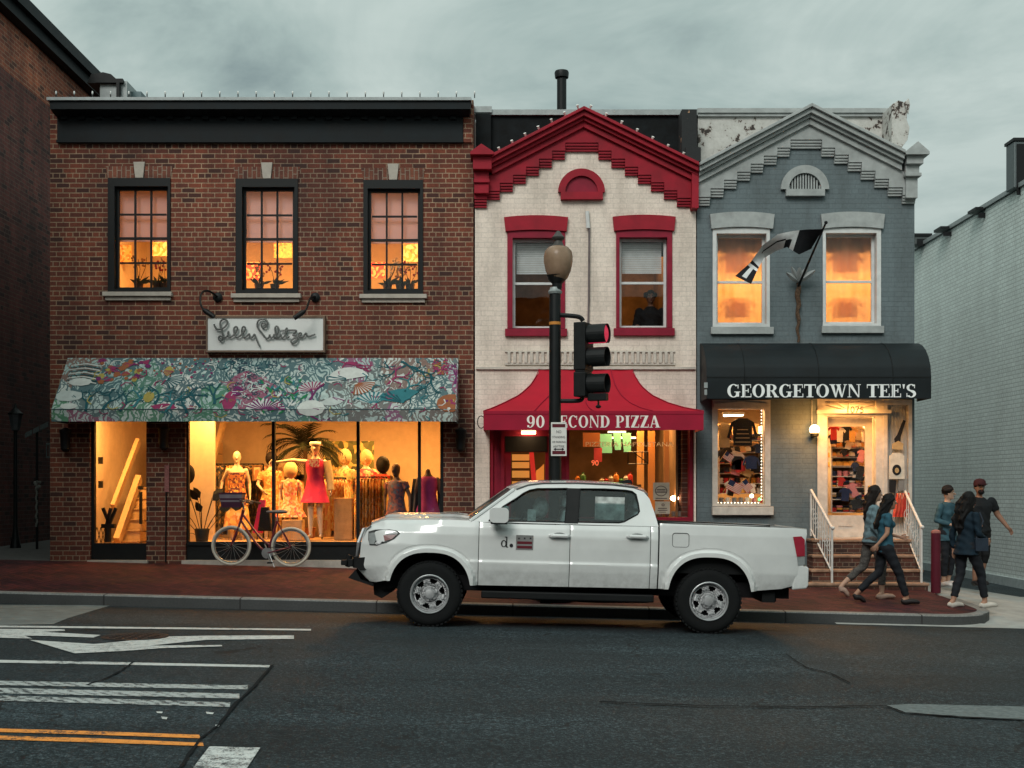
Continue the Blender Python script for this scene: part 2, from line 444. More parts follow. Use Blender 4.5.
# ---------------------------------------------------------------- ground
def asphalt(name='asphalt', gain=1.0):
    m, nt, out = new_mat(name)
    v = coords(nt)
    fine = math_(nt, 'MULTIPLY_ADD', noise(nt, v, 32, 2, .7), .45, math_(nt, 'MULTIPLY', noise(nt, v, 85, 2, .8), .55)); mid = noise(nt, v, 9, 5, .6); big = noise(nt, v, .45, 4, .6)
    c = ramp(nt, fine, [(.40, (.004, .007, .009)), (.52, (.014, .022, .026)), (.63, (.080, .105, .113))])
    c = mixc(nt, .6, c, ramp(nt, mid, [(.3, (.55, .55, .55)), (.7, (1.3, 1.3, 1.3))]), 'MULTIPLY')
    mp = N(nt, 'ShaderNodeMapping'); mp.inputs['Scale'].default_value = (.12, 1.0, 1); nt.links.new(v, mp.inputs[0])
    tr = noise(nt, mp.outputs[0], 1.1, 4, .55)
    c = mixc(nt, .7, c, ramp(nt, tr, [(.35, (.6, .6, .6)), (.65, (1.35, 1.35, 1.35))]), 'MULTIPLY')
    c = mixc(nt, .5, c, ramp(nt, big, [(.38, (.5, .52, .52)), (.62, (1.4, 1.4, 1.4))]), 'MULTIPLY')
    c = mixc(nt, 1.0, c, (gain, gain, gain), 'MULTIPLY')
    # fine crack lines
    vo = N(nt, 'ShaderNodeTexVoronoi', feature='DISTANCE_TO_EDGE', Scale=.55)
    dn = N(nt, 'ShaderNodeTexNoise', Scale=2.2, Detail=5.0); nt.links.new(v, dn.inputs['Vector'])
    ad = N(nt, 'ShaderNodeVectorMath', operation='MULTIPLY_ADD'); nt.links.new(dn.outputs['Color'], ad.inputs[0]); ad.inputs[1].default_value = (.7, .7, 0); nt.links.new(v, ad.inputs[2])
    nt.links.new(ad.outputs[0], vo.inputs['Vector'])
    ck = math_(nt, 'MULTIPLY', math_(nt, 'LESS_THAN', vo.outputs['Distance'], .006), math_(nt, 'GREATER_THAN', big, .53))
    c = mixc(nt, math_(nt, 'MULTIPLY', ck, .8), c, (.006, .006, .006))
    rr = ramp(nt, big, [(.3, (.66,) * 3), (.7, (.85,) * 3)])
    principled(nt, out, c, rr, 0, bump(nt, fine, .6, .006), Specular_IOR_Level=.25)
    return m
asph = asphalt()
g = MB(); xs = [-160, -60, -30, -20, -12] + [-8 + i for i in range(17)] + [12, 20, 30, 60, 160]; ys = [-120, -40, -10, 0, 5, 10, 14.3, 15.3, 16.0, 17, 18, 19, 20.3, 26, 40, 90, 400]
g.add([(x, y, ground_z(x, y)) for x in xs for y in ys], [(i * len(ys) + j, (i + 1) * len(ys) + j, (i + 1) * len(ys) + j + 1, i * len(ys) + j + 1) for i in range(len(xs) - 1) for j in range(len(ys) - 1)], 0, True)
struct(g.build('road', asph))

def ray_road(x, y, f=ground_z):
    """where the sight line through a point of the frame meets the road"""
    Y = 10.0
    for _ in range(60):
        X = (x - 512) * Y / F; zz = f(X, Y); Y = Y + .5 * ((CZ - zz) * F / (y - 490) - Y)
    return (x - 512) * Y / F, Y
def paint(col, wear, name, sc_=14, rib=False):
    m, nt, out = new_mat(name)
    v = coords(nt); n1 = noise(nt, v, sc_, 6, .75); n2 = noise(nt, v, 90, 2, .6); n3 = noise(nt, v, 1.2, 3)
    c = mixc(nt, .6, tuple(col), ramp(nt, n1, [(.3, (.6, .6, .6)), (.65, (1.1, 1.1, 1.1))]), 'MULTIPLY')
    k = math_(nt, 'MULTIPLY_ADD', n2, .35, math_(nt, 'MULTIPLY_ADD', n3, .3, math_(nt, 'MULTIPLY', n1, .6)))
    if rib:
        wv = N(nt, 'ShaderNodeTexWave', wave_type='BANDS', bands_direction='DIAGONAL', Scale=5.5, Distortion=5.0, Detail=3.0); nt.links.new(v, wv.inputs['Vector'])
        k = math_(nt, 'MULTIPLY_ADD', wv.outputs['Fac'], .10, k)
    on = ramp(nt, k, [(wear - .05, (0, 0, 0)), (wear + .05, (1, 1, 1))])
    c = mixc(nt, on, (.022, .028, .031), c)
    principled(nt, out, c, .6, 0, bump(nt, n2, .3, .004)); return m
wpaint = paint((.56, .58, .56), .535, 'road_paint_white'); wworn = paint((.42, .45, .44), .635, 'road_paint_worn', 16, True); ypaint = paint((.85, .30, .045), .545, 'road_paint_yellow')
def decal(poly, m, name, lift=.004, f=ground_z, crop=None, extra=0):
    if crop: poly = [(crop[0] + a / crop[2], crop[1] + b / crop[2]) for a, b in poly]
    pts = [ray_road(x, y, f) for x, y in poly]
    mb = MB()
    # split into small cells so that the sheet follows the crown of the road
    tris = tessellate_polygon([[Vector((a, b, 0)) for a, b in pts]])
    bm = bmesh.new(); vv = [bm.verts.new((a, b, 0)) for a, b in pts]
    for t in tris:
        try: bm.faces.new([vv[i] for i in t])
        except Exception: pass
    for yy in (14.3, 15.3, 16.0):
        gm = bm.verts[:] + bm.edges[:] + bm.faces[:]
        bmesh.ops.bisect_plane(bm, geom=gm, plane_co=(0, yy, 0), plane_no=(0, 1, 0))
    bmesh.ops.triangulate(bm, faces=bm.faces[:])
    bm.verts.ensure_lookup_table(); idx = {v: i for i, v in enumerate(bm.verts)}
    vs = [(v.co.x, v.co.y, f(v.co.x, v.co.y) + lift) for v in bm.verts]; fs = [tuple(idx[v] for v in q.verts) for q in bm.faces]; bm.free()
    mb.add(vs, fs); return struct(mb.build(name, m))
cr = (0, 560, 3.103)
old = plain('old_concrete_road', (.15, .165, .16), .85, var=.25, scale=5, bscale=80, bmp=.3)
oldasph = asphalt('older_asphalt', 1.25)
decal([(-400, 316), (845, 334), (700, 490), (560, 700), (400, 1000), (-900, 1000)], oldasph, 'road_patch', .003, crop=cr)
decal([(-200, 139), (345, 141), (165, 200), (-200, 207)], old, 'road_patch', .004, crop=cr)
decal([(-300, 202), (965, 216), (965, 221), (-300, 208)], wpaint, 'road_marking', .008, crop=cr)
decal([(-300, 214), (200, 217), (202, 222), (130, 225), (312, 235), (290, 243), (150, 238), (75, 237), (100, 246), (-300, 236)], wpaint, 'road_marking', .008, crop=cr)
decal([(90, 250), (290, 263), (370, 256), (500, 240), (640, 237), (912, 236), (912, 247), (640, 250), (465, 268), (688, 266), (690, 270), (500, 276), (380, 285), (232, 292)], wpaint, 'road_marking', .008, crop=cr)
decal([(-300, 307), (390, 320), (840, 329), (842, 336), (390, 328), (-300, 316)], wpaint, 'road_marking', .008, crop=cr)
decal([(-300, 372), (750, 392), (770, 390), (768, 404), (740, 404), (-300, 386)], wworn, 'road_marking', .008, crop=cr)
decal([(-300, 392), (743, 418), (743, 433), (-300, 410)], wworn, 'road_marking', .008, crop=cr)
decal([(-300, 414), (715, 445), (713, 459), (-300, 432)], wworn, 'road_marking', .008, crop=cr)
decal([(-300, 518), (300, 535), (618, 546), (622, 557), (300, 546), (-300, 529)], ypaint, 'road_marking', .008, crop=cr)
decal([(-300, 540), (300, 557), (630, 571), (632, 581), (300, 570), (-300, 552)], ypaint, 'road_marking', .008, crop=cr)
cwp = paint((.6, .62, .6), .60, 'crosswalk_paint', 16)
decal([(650, 582), (808, 586), (740, 690), (560, 700)], cwp, 'crosswalk', .008, crop=cr)
for q in ([(485, 473), (505, 474), (503, 479), (487, 478)], [(500, 489), (520, 491), (517, 498), (503, 496)], [(638, 474), (664, 477), (660, 482), (642, 481)], [(668, 514), (682, 516), (678, 521), (668, 520)]):
    decal(q, wpaint, 'road_marking', .008, crop=cr)
tar = plain('crack_tar', (.005, .006, .007), .95)
def crack(pts, wpx, crop=None):
    if crop: pts = [(crop[0] + a / crop[2], crop[1] + b / crop[2]) for a, b in pts]
    a = []; 
    dense = []
    for (x0, y0), (x1, y1) in zip(pts, pts[1:]):
        for k in range(6): t = k / 6; dense.append((x0 + (x1 - x0) * t + random.uniform(-.6, .6), y0 + (y1 - y0) * t + random.uniform(-.25, .25)))
    dense.append(pts[-1]); mb = MB(); vs = []
    for x, y in dense:
        X, Y = ray_road(x, y); w_ = wpx * random.uniform(.5, 1.2)
        for s in (-1, 1): vs.append((X + s * w_ * .6, Y + s * w_, ground_z(X, Y) + .012))
    mb.add(vs, [(2 * i, 2 * i + 1, 2 * i + 3, 2 * i + 2) for i in range(len(dense) - 1)]); struct(mb.build('road_crack', tar))
crack([(845, 330), (790, 395), (735, 445), (680, 515), (620, 560), (560, 650)], .02, cr)
crack([(415, 318), (380, 345), (330, 370), (270, 392)], .02, cr)
crack([(600, 703), (700, 707), (800, 708), (886, 707), (905, 714), (960, 718), (1040, 722)], .018)
crack([(786, 655), (805, 668), (830, 674), (850, 684)], .015)
pale = plain('pale_patch', (.13, .15, .15), .85, var=.35, scale=22, bmp=.4, bscale=70)
decal([(886, 706), (910, 704.5), (1060, 708), (1060, 722), (960, 718), (905, 713)], pale, 'road_patch', .005)
# manhole: a cast iron cover in the road
X, Y = ray_road(135, 637); mh = MB(); z0 = ground_z(X, Y)
mh.lathe([(.34, 0), (.34, .008), (.31, .009), (.30, .005), (.02, .006)], (X, Y, z0 + .002), 28)
for i in range(5):
    for j in range(5):
        if (i - 2) ** 2 + (j - 2) ** 2 < 6: mh.box(X + (i - 2) * .1 - .03, X + (i - 2) * .1 + .03, Y + (j - 2) * .1 - .03, Y + (j - 2) * .1 + .03, z0 + .007, z0 + .013)
tag(mh.build('manhole_cover', plain('cast_iron', (.02, .018, .018), .5, .4), origin=(X, Y, z0)), 'round dark cast iron cover set in the road beside the white arrow', 'manhole cover')

# kerb, brick sidewalk, concrete apron
def walk_brick():
    m, nt, out = new_mat('sidewalk_brick')
    v = coords(nt)
    b = N(nt, 'ShaderNodeTexBrick', offset=.5)
    for k, val in (('Scale', 1), ('Mortar Size', .006), ('Mortar Smooth', .3), ('Bias', -.1), ('Brick Width', .2), ('Row Height', .1)): b.inputs[k].default_value = val
    for k, val in (('Color1', (.082, .017, .019)), ('Color2', (.026, .008, .011)), ('Mortar', (.007, .006, .006))): b.inputs[k].default_value = (*val, 1)
    rt = N(nt, 'ShaderNodeMapping'); rt.inputs['Rotation'].default_value = (0, 0, R(45)); nt.links.new(v, rt.inputs[0]); nt.links.new(rt.outputs[0], b.inputs['Vector'])
    n1 = noise(nt, v, 1.1, 5, .6); n2 = noise(nt, v, 30, 4, .7)
    c = mixc(nt, .8, b.outputs['Color'], ramp(nt, n1, [(.3, (.5, .5, .55)), (.7, (1.4, 1.3, 1.25))]), 'MULTIPLY')
    c = mixc(nt, .5, c, ramp(nt, n2, [(.3, (.6, .6, .6)), (.7, (1.3, 1.3, 1.3))]), 'MULTIPLY')
    h = math_(nt, 'SUBTRACT', math_(nt, 'MULTIPLY', n2, .4), b.outputs['Fac'])
    principled(nt, out, c, .78, 0, bump(nt, h, .7, .012), Specular_IOR_Level=.25); return m
arc = [(5.75 + .9 * math.sin(R(a)), 17.3 - .9 * math.cos(R(a))) for a in range(0, 91, 9)]
front = [(-30, 16.4)] + [(-14 + i, 16.4) for i in range(20)] + arc
def shrink(p, k=.16):   # inner edge of the kerb stone
    x, y = p
    if x <= 5.75: return (x, y + k)
    dx, dy = x - 5.75, y - 17.3; l = math.hypot(dx, dy); return (5.75 + dx * (l - k) / l, 17.3 + dy * (l - k) / l)
kb = MB(); fr = front + [(6.65, 18.6)]; inn = [shrink(p) for p in front] + [(6.49, 18.6)]
vs = []
for (a, b), (c_, d_) in zip(fr, inn):
    zt = walk_z(a, b); zb = min(ground_z(a, b), zt) - .2
    vs += [(a, b, zb), (a, b + .0, zt - .015), (a * .999 + c_ * .001, b + .012, zt), (c_, d_, walk_z(c_, d_)), (c_, d_, zt - .3)]
kb.add(vs, [(i * 5 + k, (i + 1) * 5 + k, (i + 1) * 5 + k + 1, i * 5 + k + 1) for i in range(len(fr) - 1) for k in range(4)])
def kerb_mat():
    m, nt, out = new_mat('kerb_granite'); v = coords(nt)
    n1 = noise(nt, v, 40, 4, .7); n2 = noise(nt, v, 2.5, 4)
    c = ramp(nt, n1, [(.3, (.12, .125, .12)), (.7, (.27, .27, .26))]); c = mixc(nt, .7, c, ramp(nt, n2, [(.3, (.55, .55, .55)), (.65, (1.1, 1.1, 1.1))]), 'MULTIPLY')
    s = N(nt, 'ShaderNodeSeparateXYZ'); nt.links.new(v, s.inputs[0])
    jt = math_(nt, 'LESS_THAN', math_(nt, 'FRACT', math_(nt, 'MULTIPLY', s.outputs[0], .55)), .012)
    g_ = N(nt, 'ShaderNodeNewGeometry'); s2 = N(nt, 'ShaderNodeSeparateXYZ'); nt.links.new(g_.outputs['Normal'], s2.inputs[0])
    # shade and wet put into the colour of the upright kerb face
    face_shade = math_(nt, 'LESS_THAN', s2.outputs[2], .5)
    c = mixc(nt, math_(nt, 'MULTIPLY', face_shade, .85), c, (.03, .033, .034))
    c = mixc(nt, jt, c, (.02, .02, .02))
    principled(nt, out, c, .75, 0, bump(nt, n1, .4, .005)); return m
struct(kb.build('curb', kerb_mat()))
sw = MB(); ex = -.003
cols_ = [i for i in range(len(inn))]
# sidewalk surface as strips from the kerb's inner edge back to y = 24
vs = []; rows = 8
for (a, b) in inn[:-1]:
    for r in range(rows + 1):
        yy = b + (20.46 - b) * r / rows if a < 6.6 else b
        vs.append((a, yy, walk_z(a, yy) + ex))
n = len(inn) - 1
sw.add(vs, [(i * (rows + 1) + r, (i + 1) * (rows + 1) + r, (i + 1) * (rows + 1) + r + 1, i * (rows + 1) + r + 1) for i in range(n - 1) for r in range(rows)])
struct(sw.build('sidewalk', walk_brick()))
conc = plain('apron_concrete', (.33, .33, .31), .85, var=.2, scale=3, bscale=70, bmp=.3)
ap = MB(); vs = []; xs = [4.3 + .3 * i for i in range(8)] + [6.66, 7, 7.5, 8, 9, 11, 14]; ys = [16.28, 16.6, 17.2, 18, 19, 20, 21.8]
def apron_z(x, y):
    a = ground_z(x, 16.3) + .006
    e = a + (walk_z(x, 20.5) - .03 - a) * min(1, max(0, (y - 16.28) / 4.2)); k = min(1, max(0, (x - 6.9) / 2.2))
    return e + (a - .02 - e) * k
vs = [(x, y, apron_z(x, y) - (.12 if (x < 6.5 and y > 16.7) else 0)) for x in xs for y in ys]
ap.add(vs, [(i * len(ys) + j, (i + 1) * len(ys) + j, (i + 1) * len(ys) + j + 1, i * len(ys) + j + 1) for i in range(len(xs) - 1) for j in range(len(ys) - 1)])
struct(ap.build('driveway', conc))
ap = MB(); ys = [21.8, 24, 27, 32, 46]; xs = xs[8:]
ap.add([(x, y, apron_z(x, y) - .003) for x in xs for y in ys], [(i * len(ys) + j, (i + 1) * len(ys) + j, (i + 1) * len(ys) + j + 1, i * len(ys) + j + 1) for i in range(len(xs) - 1) for j in range(len(ys) - 1)])
struct(ap.build('alley_road', oldasph))
al = MB(); vs = [(x, y, walk_z(x, 20.4) - .004 + (y - 20.4) * .01) for x in (-30, -14, -11, -9, -7.6) for y in (20.4, 24, 30, 45)]
al.add(vs, [(i * 4 + j, (i + 1) * 4 + j, (i + 1) * 4 + j + 1, i * 4 + j + 1) for i in range(4) for j in range(3)])
struct(al.build('alley_paving', plain('alley_concrete', (.10, .095, .09), .85, var=.3)))
# ================================================================ the three houses
brick_red = brick('red_brick', 'xz', ((.185, .048, .025), (.090, .026, .017), (.016, .009, .008)), (.31, .23, .16), ms=.0085)
brick_red_y = brick('red_brick_flank', 'yz', ((.20, .06, .036), (.11, .035, .024), (.03, .016, .014)), (.26, .22, .18))
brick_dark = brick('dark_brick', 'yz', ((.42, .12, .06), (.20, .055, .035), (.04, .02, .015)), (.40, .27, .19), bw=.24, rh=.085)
soldier = brick('soldier_brick', 'zx', ((.20, .07, .042), (.11, .038, .026), (.05, .02, .016)), (.24, .2, .16), bw=.25, rh=.075)
pier_br = brick('pier_brick', 'xz', ((.125, .030, .020), (.06, .018, .014), (.018, .012, .011)), (.19, .13, .10))
whitebrick = brick('white_painted_brick', 'xz', None, None, painted=(.80, .69, .60), bmp=.35, ms=.006)
greybrick = brick('grey_painted_brick', 'xz', None, None, painted=(.12, .155, .168), bmp=.5, ms=.006)
flankpaint = brick('pale_painted_brick', 'yz', None, None, painted=(.70, .78, .75), bmp=1.0, st_=.25, ms=.009, rh=.083)
cornm = plain('cornice_paint', (.0065, .010, .012), .6, var=.5, scale=3, Specular_IOR_Level=.2)
redm = plain('crimson_paint', (.29, .011, .024), .6, var=.22, scale=4, bmp=.25, bscale=30)
redd = plain('crimson_frame', (.24, .010, .030), .5, var=.2, scale=4)
trimg = plain('grey_trim_paint', (.34, .36, .355), .65, var=.18, scale=6)
trimw = plain('cream_trim', (.55, .50, .44), .6, var=.15)
whitep = plain('white_window_paint', (.62, .63, .62), .55, var=.1)
tarm = plain('tar_roofing', (.006, .008, .009), .8, var=.7, scale=6, bmp=.6, bscale=25, Specular_IOR_Level=.2)
def peel():
    m, nt, out = new_mat('peeling_paint'); v = coords(nt)
    n1 = noise(nt, v, 5.5, 6, .72); n2 = noise(nt, v, 1.1, 3)
    k = math_(nt, 'MULTIPLY_ADD', n2, .3, n1)
    c = ramp(nt, k, [(.565, (.035, .028, .024)), (.58, (.13, .07, .05)), (.60, (.46, .45, .42)), (.8, (.56, .55, .52))])
    principled(nt, out, c, .8, 0, bump(nt, k, .5, .02)); return m
peelm = peel()
wall_in = plain('warm_plaster', (.62, .50, .36), .85, var=.08)
wall_in2 = plain('tan_plaster', (.42, .34, .24), .85, var=.1)
floor_in = plain('wood_floor', (.30, .17, .09), .5, var=.2)
shade_m, nt, o_ = new_mat('roller_shade'); q1 = N(nt, 'ShaderNodeBsdfTranslucent'); q1.inputs[0].default_value = (.75, .62, .62, 1); q2 = N(nt, 'ShaderNodeBsdfDiffuse'); q2.inputs[0].default_value = (.60, .47, .48, 1); q3 = N(nt, 'ShaderNodeMixShader'); q3.inputs[0].default_value = .7; nt.links.new(q1.outputs[0], q3.inputs[1]); nt.links.new(q2.outputs[0], q3.inputs[2]); nt.links.new(q3.outputs[0], o_.inputs[0])
woodm = plain('pale_wood', (.50, .33, .17), .55, var=.15)

def room(parent, x0, x1, y0, y1, z0, z1, wm, fm, name='interior_wall'):
    """back, side walls and ceiling of a shop room, then its floor"""
    mb = MB(); t = .04
    mb.box(x0, x1, y1, y1 + t, z0, z1); mb.box(x0, x0 + t, y0, y1 - .002, z0, z1); mb.box(x1 - t, x1, y0, y1 - .002, z0, z1)
    mb.box(x0 + t, x1 - t, y0, y1 - .002, z1 - t, z1 - .002)
    mb.build(name, wm, parent)
    MB().box(x0 + t, x1 - t, y0, y1 - .002, z0, z0 + .03).build('floor', fm, parent)

def sash_window(parent, ox, oz, gx, gz, meet, fm, sm, cols=1, rows=(1, 1), y=YF, name='window', deep=.1, sill=None, sillm=None, frame_front=.0, mw=.018, sills=.07):
    """ox, oz: opening (m); gx, gz: glazed area; meet: height of the meeting rail"""
    x0, x1 = ox; z0, z1 = oz; a, b = gx; c, d = gz
    f = MB().slab(rect(x0, x1, z0, z1), [rect(a - .045, b + .045, c - .045, d + .045)], y + frame_front, y + deep + .1)
    fr = f.build(name, fm, parent)
    s = MB(); yy = y + deep
    # outer sash border
    s.slab(rect(a - .045, b + .045, c - .045, d + .045), [rect(a, b, c, meet - .02), rect(a, b, meet + .02, d)], yy, yy + .05)
    if cols > 1:
        for i in range(1, cols):
            xx = a + (b - a) * i / cols
            s.box(xx - mw / 2, xx + mw / 2, yy + .006, yy + .044, c - .001, meet - .019); s.box(xx - mw / 2, xx + mw / 2, yy + .006, yy + .044, meet + .019, d + .001)
        for (lo, hi, nrow) in ((c, meet, rows[0]), (meet, d, rows[1])):
            for j in range(1, nrow):
                zz = lo + (hi - lo) * j / nrow
                for i in range(cols):
                    xa = a + (b - a) * i / cols; xb = a + (b - a) * (i + 1) / cols
                    s.box(xa + mw / 2 - .001, xb - mw / 2 + .001, yy + .009, yy + .041, zz - mw / 2, zz + mw / 2)
    s.build('sash', sm, fr)
    MB().box(a - .01, b + .01, yy + .022, yy + .028, c - .01, d + .01).build('pane', glassm, fr)
    if sill:
        MB().box(sill[0], sill[1], y - sills, y + deep, sill[2], sill[3]).build('sill', sillm, parent, bevel=.006)
    return fr

# ---------------------------------------------------------------- dark corner building beyond the alley
DX = -9.9
dk = thing('corner_building', 'tall dark red brick flank of the building across the alley, black eave along its top', 'building', (DX, 24, 0))
zt = CZ + 495 * (512 * 0 + (-DX) / 512 * F) / F     # roof line passes the frame's corner
zt = PZ(-6, -DX * F / 512)
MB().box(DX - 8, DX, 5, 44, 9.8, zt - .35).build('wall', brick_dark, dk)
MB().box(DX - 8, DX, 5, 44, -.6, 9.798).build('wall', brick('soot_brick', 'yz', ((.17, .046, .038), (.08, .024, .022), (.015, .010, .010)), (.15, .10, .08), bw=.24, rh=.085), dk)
ev = MB().box(DX - 8, DX + .22, 4.9, 44, zt - .34, zt - .12).box(DX - 8, DX + .34, 4.8, 44.1, zt - .118, zt + .12)
ev.build('eave', cornm, dk)
MB().box(DX + .002, DX + .05, 31.6, 32.1, zt - 1.9, zt - .8).build('vent', blackm, dk)
b = MB().box(DX - 3, DX + .9, 39, 41, zt - .4, zt + .2)
# rooftop plant seen over the cornice
rt = thing('rooftop_unit', 'low grey metal hatch with curved hood on the roof behind the cornice', 'roof hatch', (PX(112, 27), 27, PZ(96, 27)))
q = lambda x, y, Y=27: (PX(x, Y), PZ(y, Y))
MB().box(q(100, 0)[0], q(127, 0)[0], 27, 28.5, q(0, 104)[1], q(0, 81)[1]).build('housing', lead, rt)
MB().slab([q(84, 80), q(88, 71), q(100, 69), q(108, 71), q(118, 80)], (), 27.2, 28.4).build('hood', blackm, rt)
MB().box(q(97, 0)[0], q(124, 0)[0], 26.9, 27.0, q(0, 84)[1], q(0, 80)[1]).box(q(118, 0)[0], q(121, 0)[0], 26.88, 26.98, q(0, 104)[1], q(0, 84)[1]).build('frame', blackm, rt)
MB().box(q(126, 0)[0], q(137, 0)[0], 27.3, 28.3, q(0, 104)[1], q(0, 87)[1]).build('side_box', plain('teal_metal', (.10, .15, .16), .5, .2), rt)

# ---------------------------------------------------------------- brick house with the boutique
BX0, BX1 = fx(50), fx(473.5)
bb = thing('brick_shop_building', 'wide red brick building with black cornice over a lit boutique window', 'building', (BX0, YF, walk_z(BX0, YF)))
UPW = [((108.3, 170.7), (178.4, 292.3), (117.7, 165.7), (189.3, 286.7), (104, 173)), ((236, 298), (179, 294), (245, 292), (190, 287.5), (232, 301.5)), ((363.5, 423), (180.3, 294.5), (370.5, 417.5), (191.5, 288), (360, 427))]
zb = -.3; zt = PZ(100, YF)
op = [rect(fx(a[0]), fx(a[1]), fz(b[1]), fz(b[0])) for a, b, *_ in UPW]
DOOR = (fx(90), fx(146.5)); DISP = (fx(185.5), fx(443.5)); zh = fz(417); zl = .42
op += [rect(DOOR[0], DOOR[1], zl, zh), rect(DISP[0], DISP[1], zl, zh)]
MB().slab(rect(BX0, BX1, zb, zt), op, YF, YF + .25).build('front_wall', brick_red, bb)
[MB().box(x, x + .25, YF + .251, 33, zb, zt).build('flank_wall', brick_red_y, bb) for x in (BX0, BX1 - .25)]
MB().box(BX0 + .25, BX1 - .25, 32.7, 33, zb, zt).box(BX0 + .25, BX1 - .25, YF + .252, 32.69, zt - .25, zt - .1).build('roof', tarm, bb)
# cornice and frieze
Yc = YF - .35
c_ = MB()
c_.box(PX(46.5, Yc), fx(472), Yc, YF + .1, PZ(100, Yc), PZ(97, Yc), 1)
c_.box(PX(49, Yc), fx(471), Yc + .04, YF + .1, PZ(109, Yc + .04), PZ(100.2, Yc) - .001, 0)
c_.slab([(Yc + .04, PZ(109, Yc) - .004), (YF + .1, PZ(109, Yc) - .004), (YF + .1, PZ(118, YF)), (YF - .12, PZ(118, YF))], (), PX(50, Yc), fx(470), lambda a, b_, d: (d, a, b_))
c_.box(fx(58.5), fx(463), YF - .06, YF - .001, fz(142.8), fz(118.2))
c_.box(fx(58), fx(463.4), YF - .085, YF - .002, fz(143.6), fz(141))
k = 0
for i in range(23):
    xx = fx(66 + i * 17.6)
    c_.box(xx - .05, xx + .05, YF - .11, YF - .061, fz(121), fz(118.25))
c_.build('cornice', [cornm, lead], bb)
MB().box(fx(463.6), fx(472.5), YF - .05, YF - .001, fz(143), fz(101)).build('end_pier', brick_red, bb)
jb = plain('dull_bulb', (.6, .62, .6), .3)
sg = thing('string_light', 'thin wire with small bulbs clipped along the black cornice edge', 'string lights', (0, Yc, PZ(97, Yc)))
bu = MB(); wi = MB()
for i in range(24):
    x = PX(56 + i * 18.2, Yc + .05); z = PZ(97, Yc) + .012
    wi.box(x - .008, x + .008, Yc + .045, Yc + .06, z - .01, z + .05)
wi.tube([(PX(47 + i * 10.6, Yc), Yc + .06, PZ(97, Yc) + .008 + (.004 if i % 2 else 0)) for i in range(41)], .006, 5)
wi.build('wire', blackm, sg)
for i in range(24):
    x = PX(56 + i * 18.2, Yc + .05)
    MB().ball((x, Yc + .052, PZ(97, Yc) + .085), .016, .016, .032, 6).build('bulb', jb, sg)
# brick upper windows
for i, (ox, oz, gx, gz, sl_) in enumerate(UPW):
    ax, bx_ = fx(ox[0]), fx(ox[1]); top = fz(oz[0])
    meet = fz((gz[0] + gz[1]) / 2 - .5)
    sash_window(bb, (ax, bx_), (fz(oz[1]), top), (fx(gx[0]), fx(gx[1])), (fz(gz[1]), fz(gz[0])), meet, blackm, blackm, 3, (2, 2), YF - .03, deep=.1, sill=(fx(sl_[0]), fx(sl_[1]), fz(oz[1] + 4.5), fz(oz[1] + .3)), sillm=stone, mw=.03)
    MB().box(fx(sl_[0] + 2), fx(sl_[1] - 2), YF - .05, YF + .02, fz(oz[1] + 8.4), fz(oz[1] + 4.6)).build('sill', stone, bb, bevel=.006)
    mid = (ax + bx_) / 2
    # splayed soldier course and keystone
    for s in (-1, 1):
        MB().slab([(mid + s * .085, top + .002), (mid + s * (bx_ - ax) / 2, top + .002), (mid + s * ((bx_ - ax) / 2 + .04), top + .2), (mid + s * .1, top + .2)], (), YF - .012, YF + .05).build('lintel', soldier, bb)
    MB().slab([(mid - .065, top + .003), (mid + .065, top + .003), (mid + .095, top + .27), (mid - .095, top + .27)], (), YF - .03, YF + .05).build('keystone', stone, bb, bevel=.005)
    MB().box(ax + .1, bx_ - .1, YF + .2, YF + .21, meet - .03, top - .08).build('blind', shade_m, bb)
# upstairs room, lit
room(bb, BX0 + .3, BX1 - .3, YF + .3, YF + 4.2, 4.35, 6.95, wall_in, floor_in)
room(bb, BX0 + .3, fx(474) - .32, YF + .3, YF + 4.5, .5, 3.45, wall_in, floor_in)
# window filled upper glow: ceiling lamps
def ceiling_light(x, y, z, label, power, size=.5, col=WARM, group=None, em=12):
    t = thing('ceiling_light', label, 'ceiling light', (x, y, z), group)
    MB().lathe([(.02, 0), (.10, -.005), (.12, -.05), (.09, -.055)], (x, y, z), 16).build('housing', whitep, t)
    MB().lathe([(.01, -.058), (.085, -.058), (.06, -.075), (.01, -.08)], (x, y, z), 16).build('bulb', glow('warm_bulb', (1, .62, .28), em), t)
    lamp('room_lamp', (x, y, z - .12), power, col, size)
    return t
for i, (x, lab) in enumerate(((fx(139), 'over the first upstairs window by the alley'), (fx(268), 'behind the upstairs window above the script sign'), (fx(394), 'behind the upstairs window next to the white house'))):
    ceiling_light(x, YF + 1.4, 6.9, 'round white ceiling light ' + lab, 150, .5)
# storefront frames
sf = MB(); yg = YF + .06
sf.slab(rect(DOOR[0], DOOR[1], zl, zh), [rect(fx(93), fx(145.3), fz(543.5), zh - .05)], yg, yg + .1)
sf.build('shop_door', blackm, bb)
MB().box(fx(92.5), fx(146), yg + .045, yg + .053, fz(544), zh - .04).build('door_pane', glassm, bb)
sf = MB()
hs = [rect(fx(187.5), fx(271), fz(542), zh - .05), rect(fx(274), fx(356), fz(542), zh - .05), rect(fx(359), fx(417.5), fz(542), zh - .05), rect(fx(420.5), fx(440), fz(542), zh - .05)]
sf.slab(rect(DISP[0], DISP[1], zl, zh), hs, yg, yg + .1)
sf.box(DISP[0], DISP[1], yg - .03, yg + .001, fz(545.5), fz(543), 0)
sf.build('storefront_frame', blackm, bb)
for h in hs: MB().box(h[0][0] - .01, h[1][0] + .01, yg + .045, yg + .053, h[0][1] - .01, h[2][1] + .01).build('shop_pane', glassm, bb)
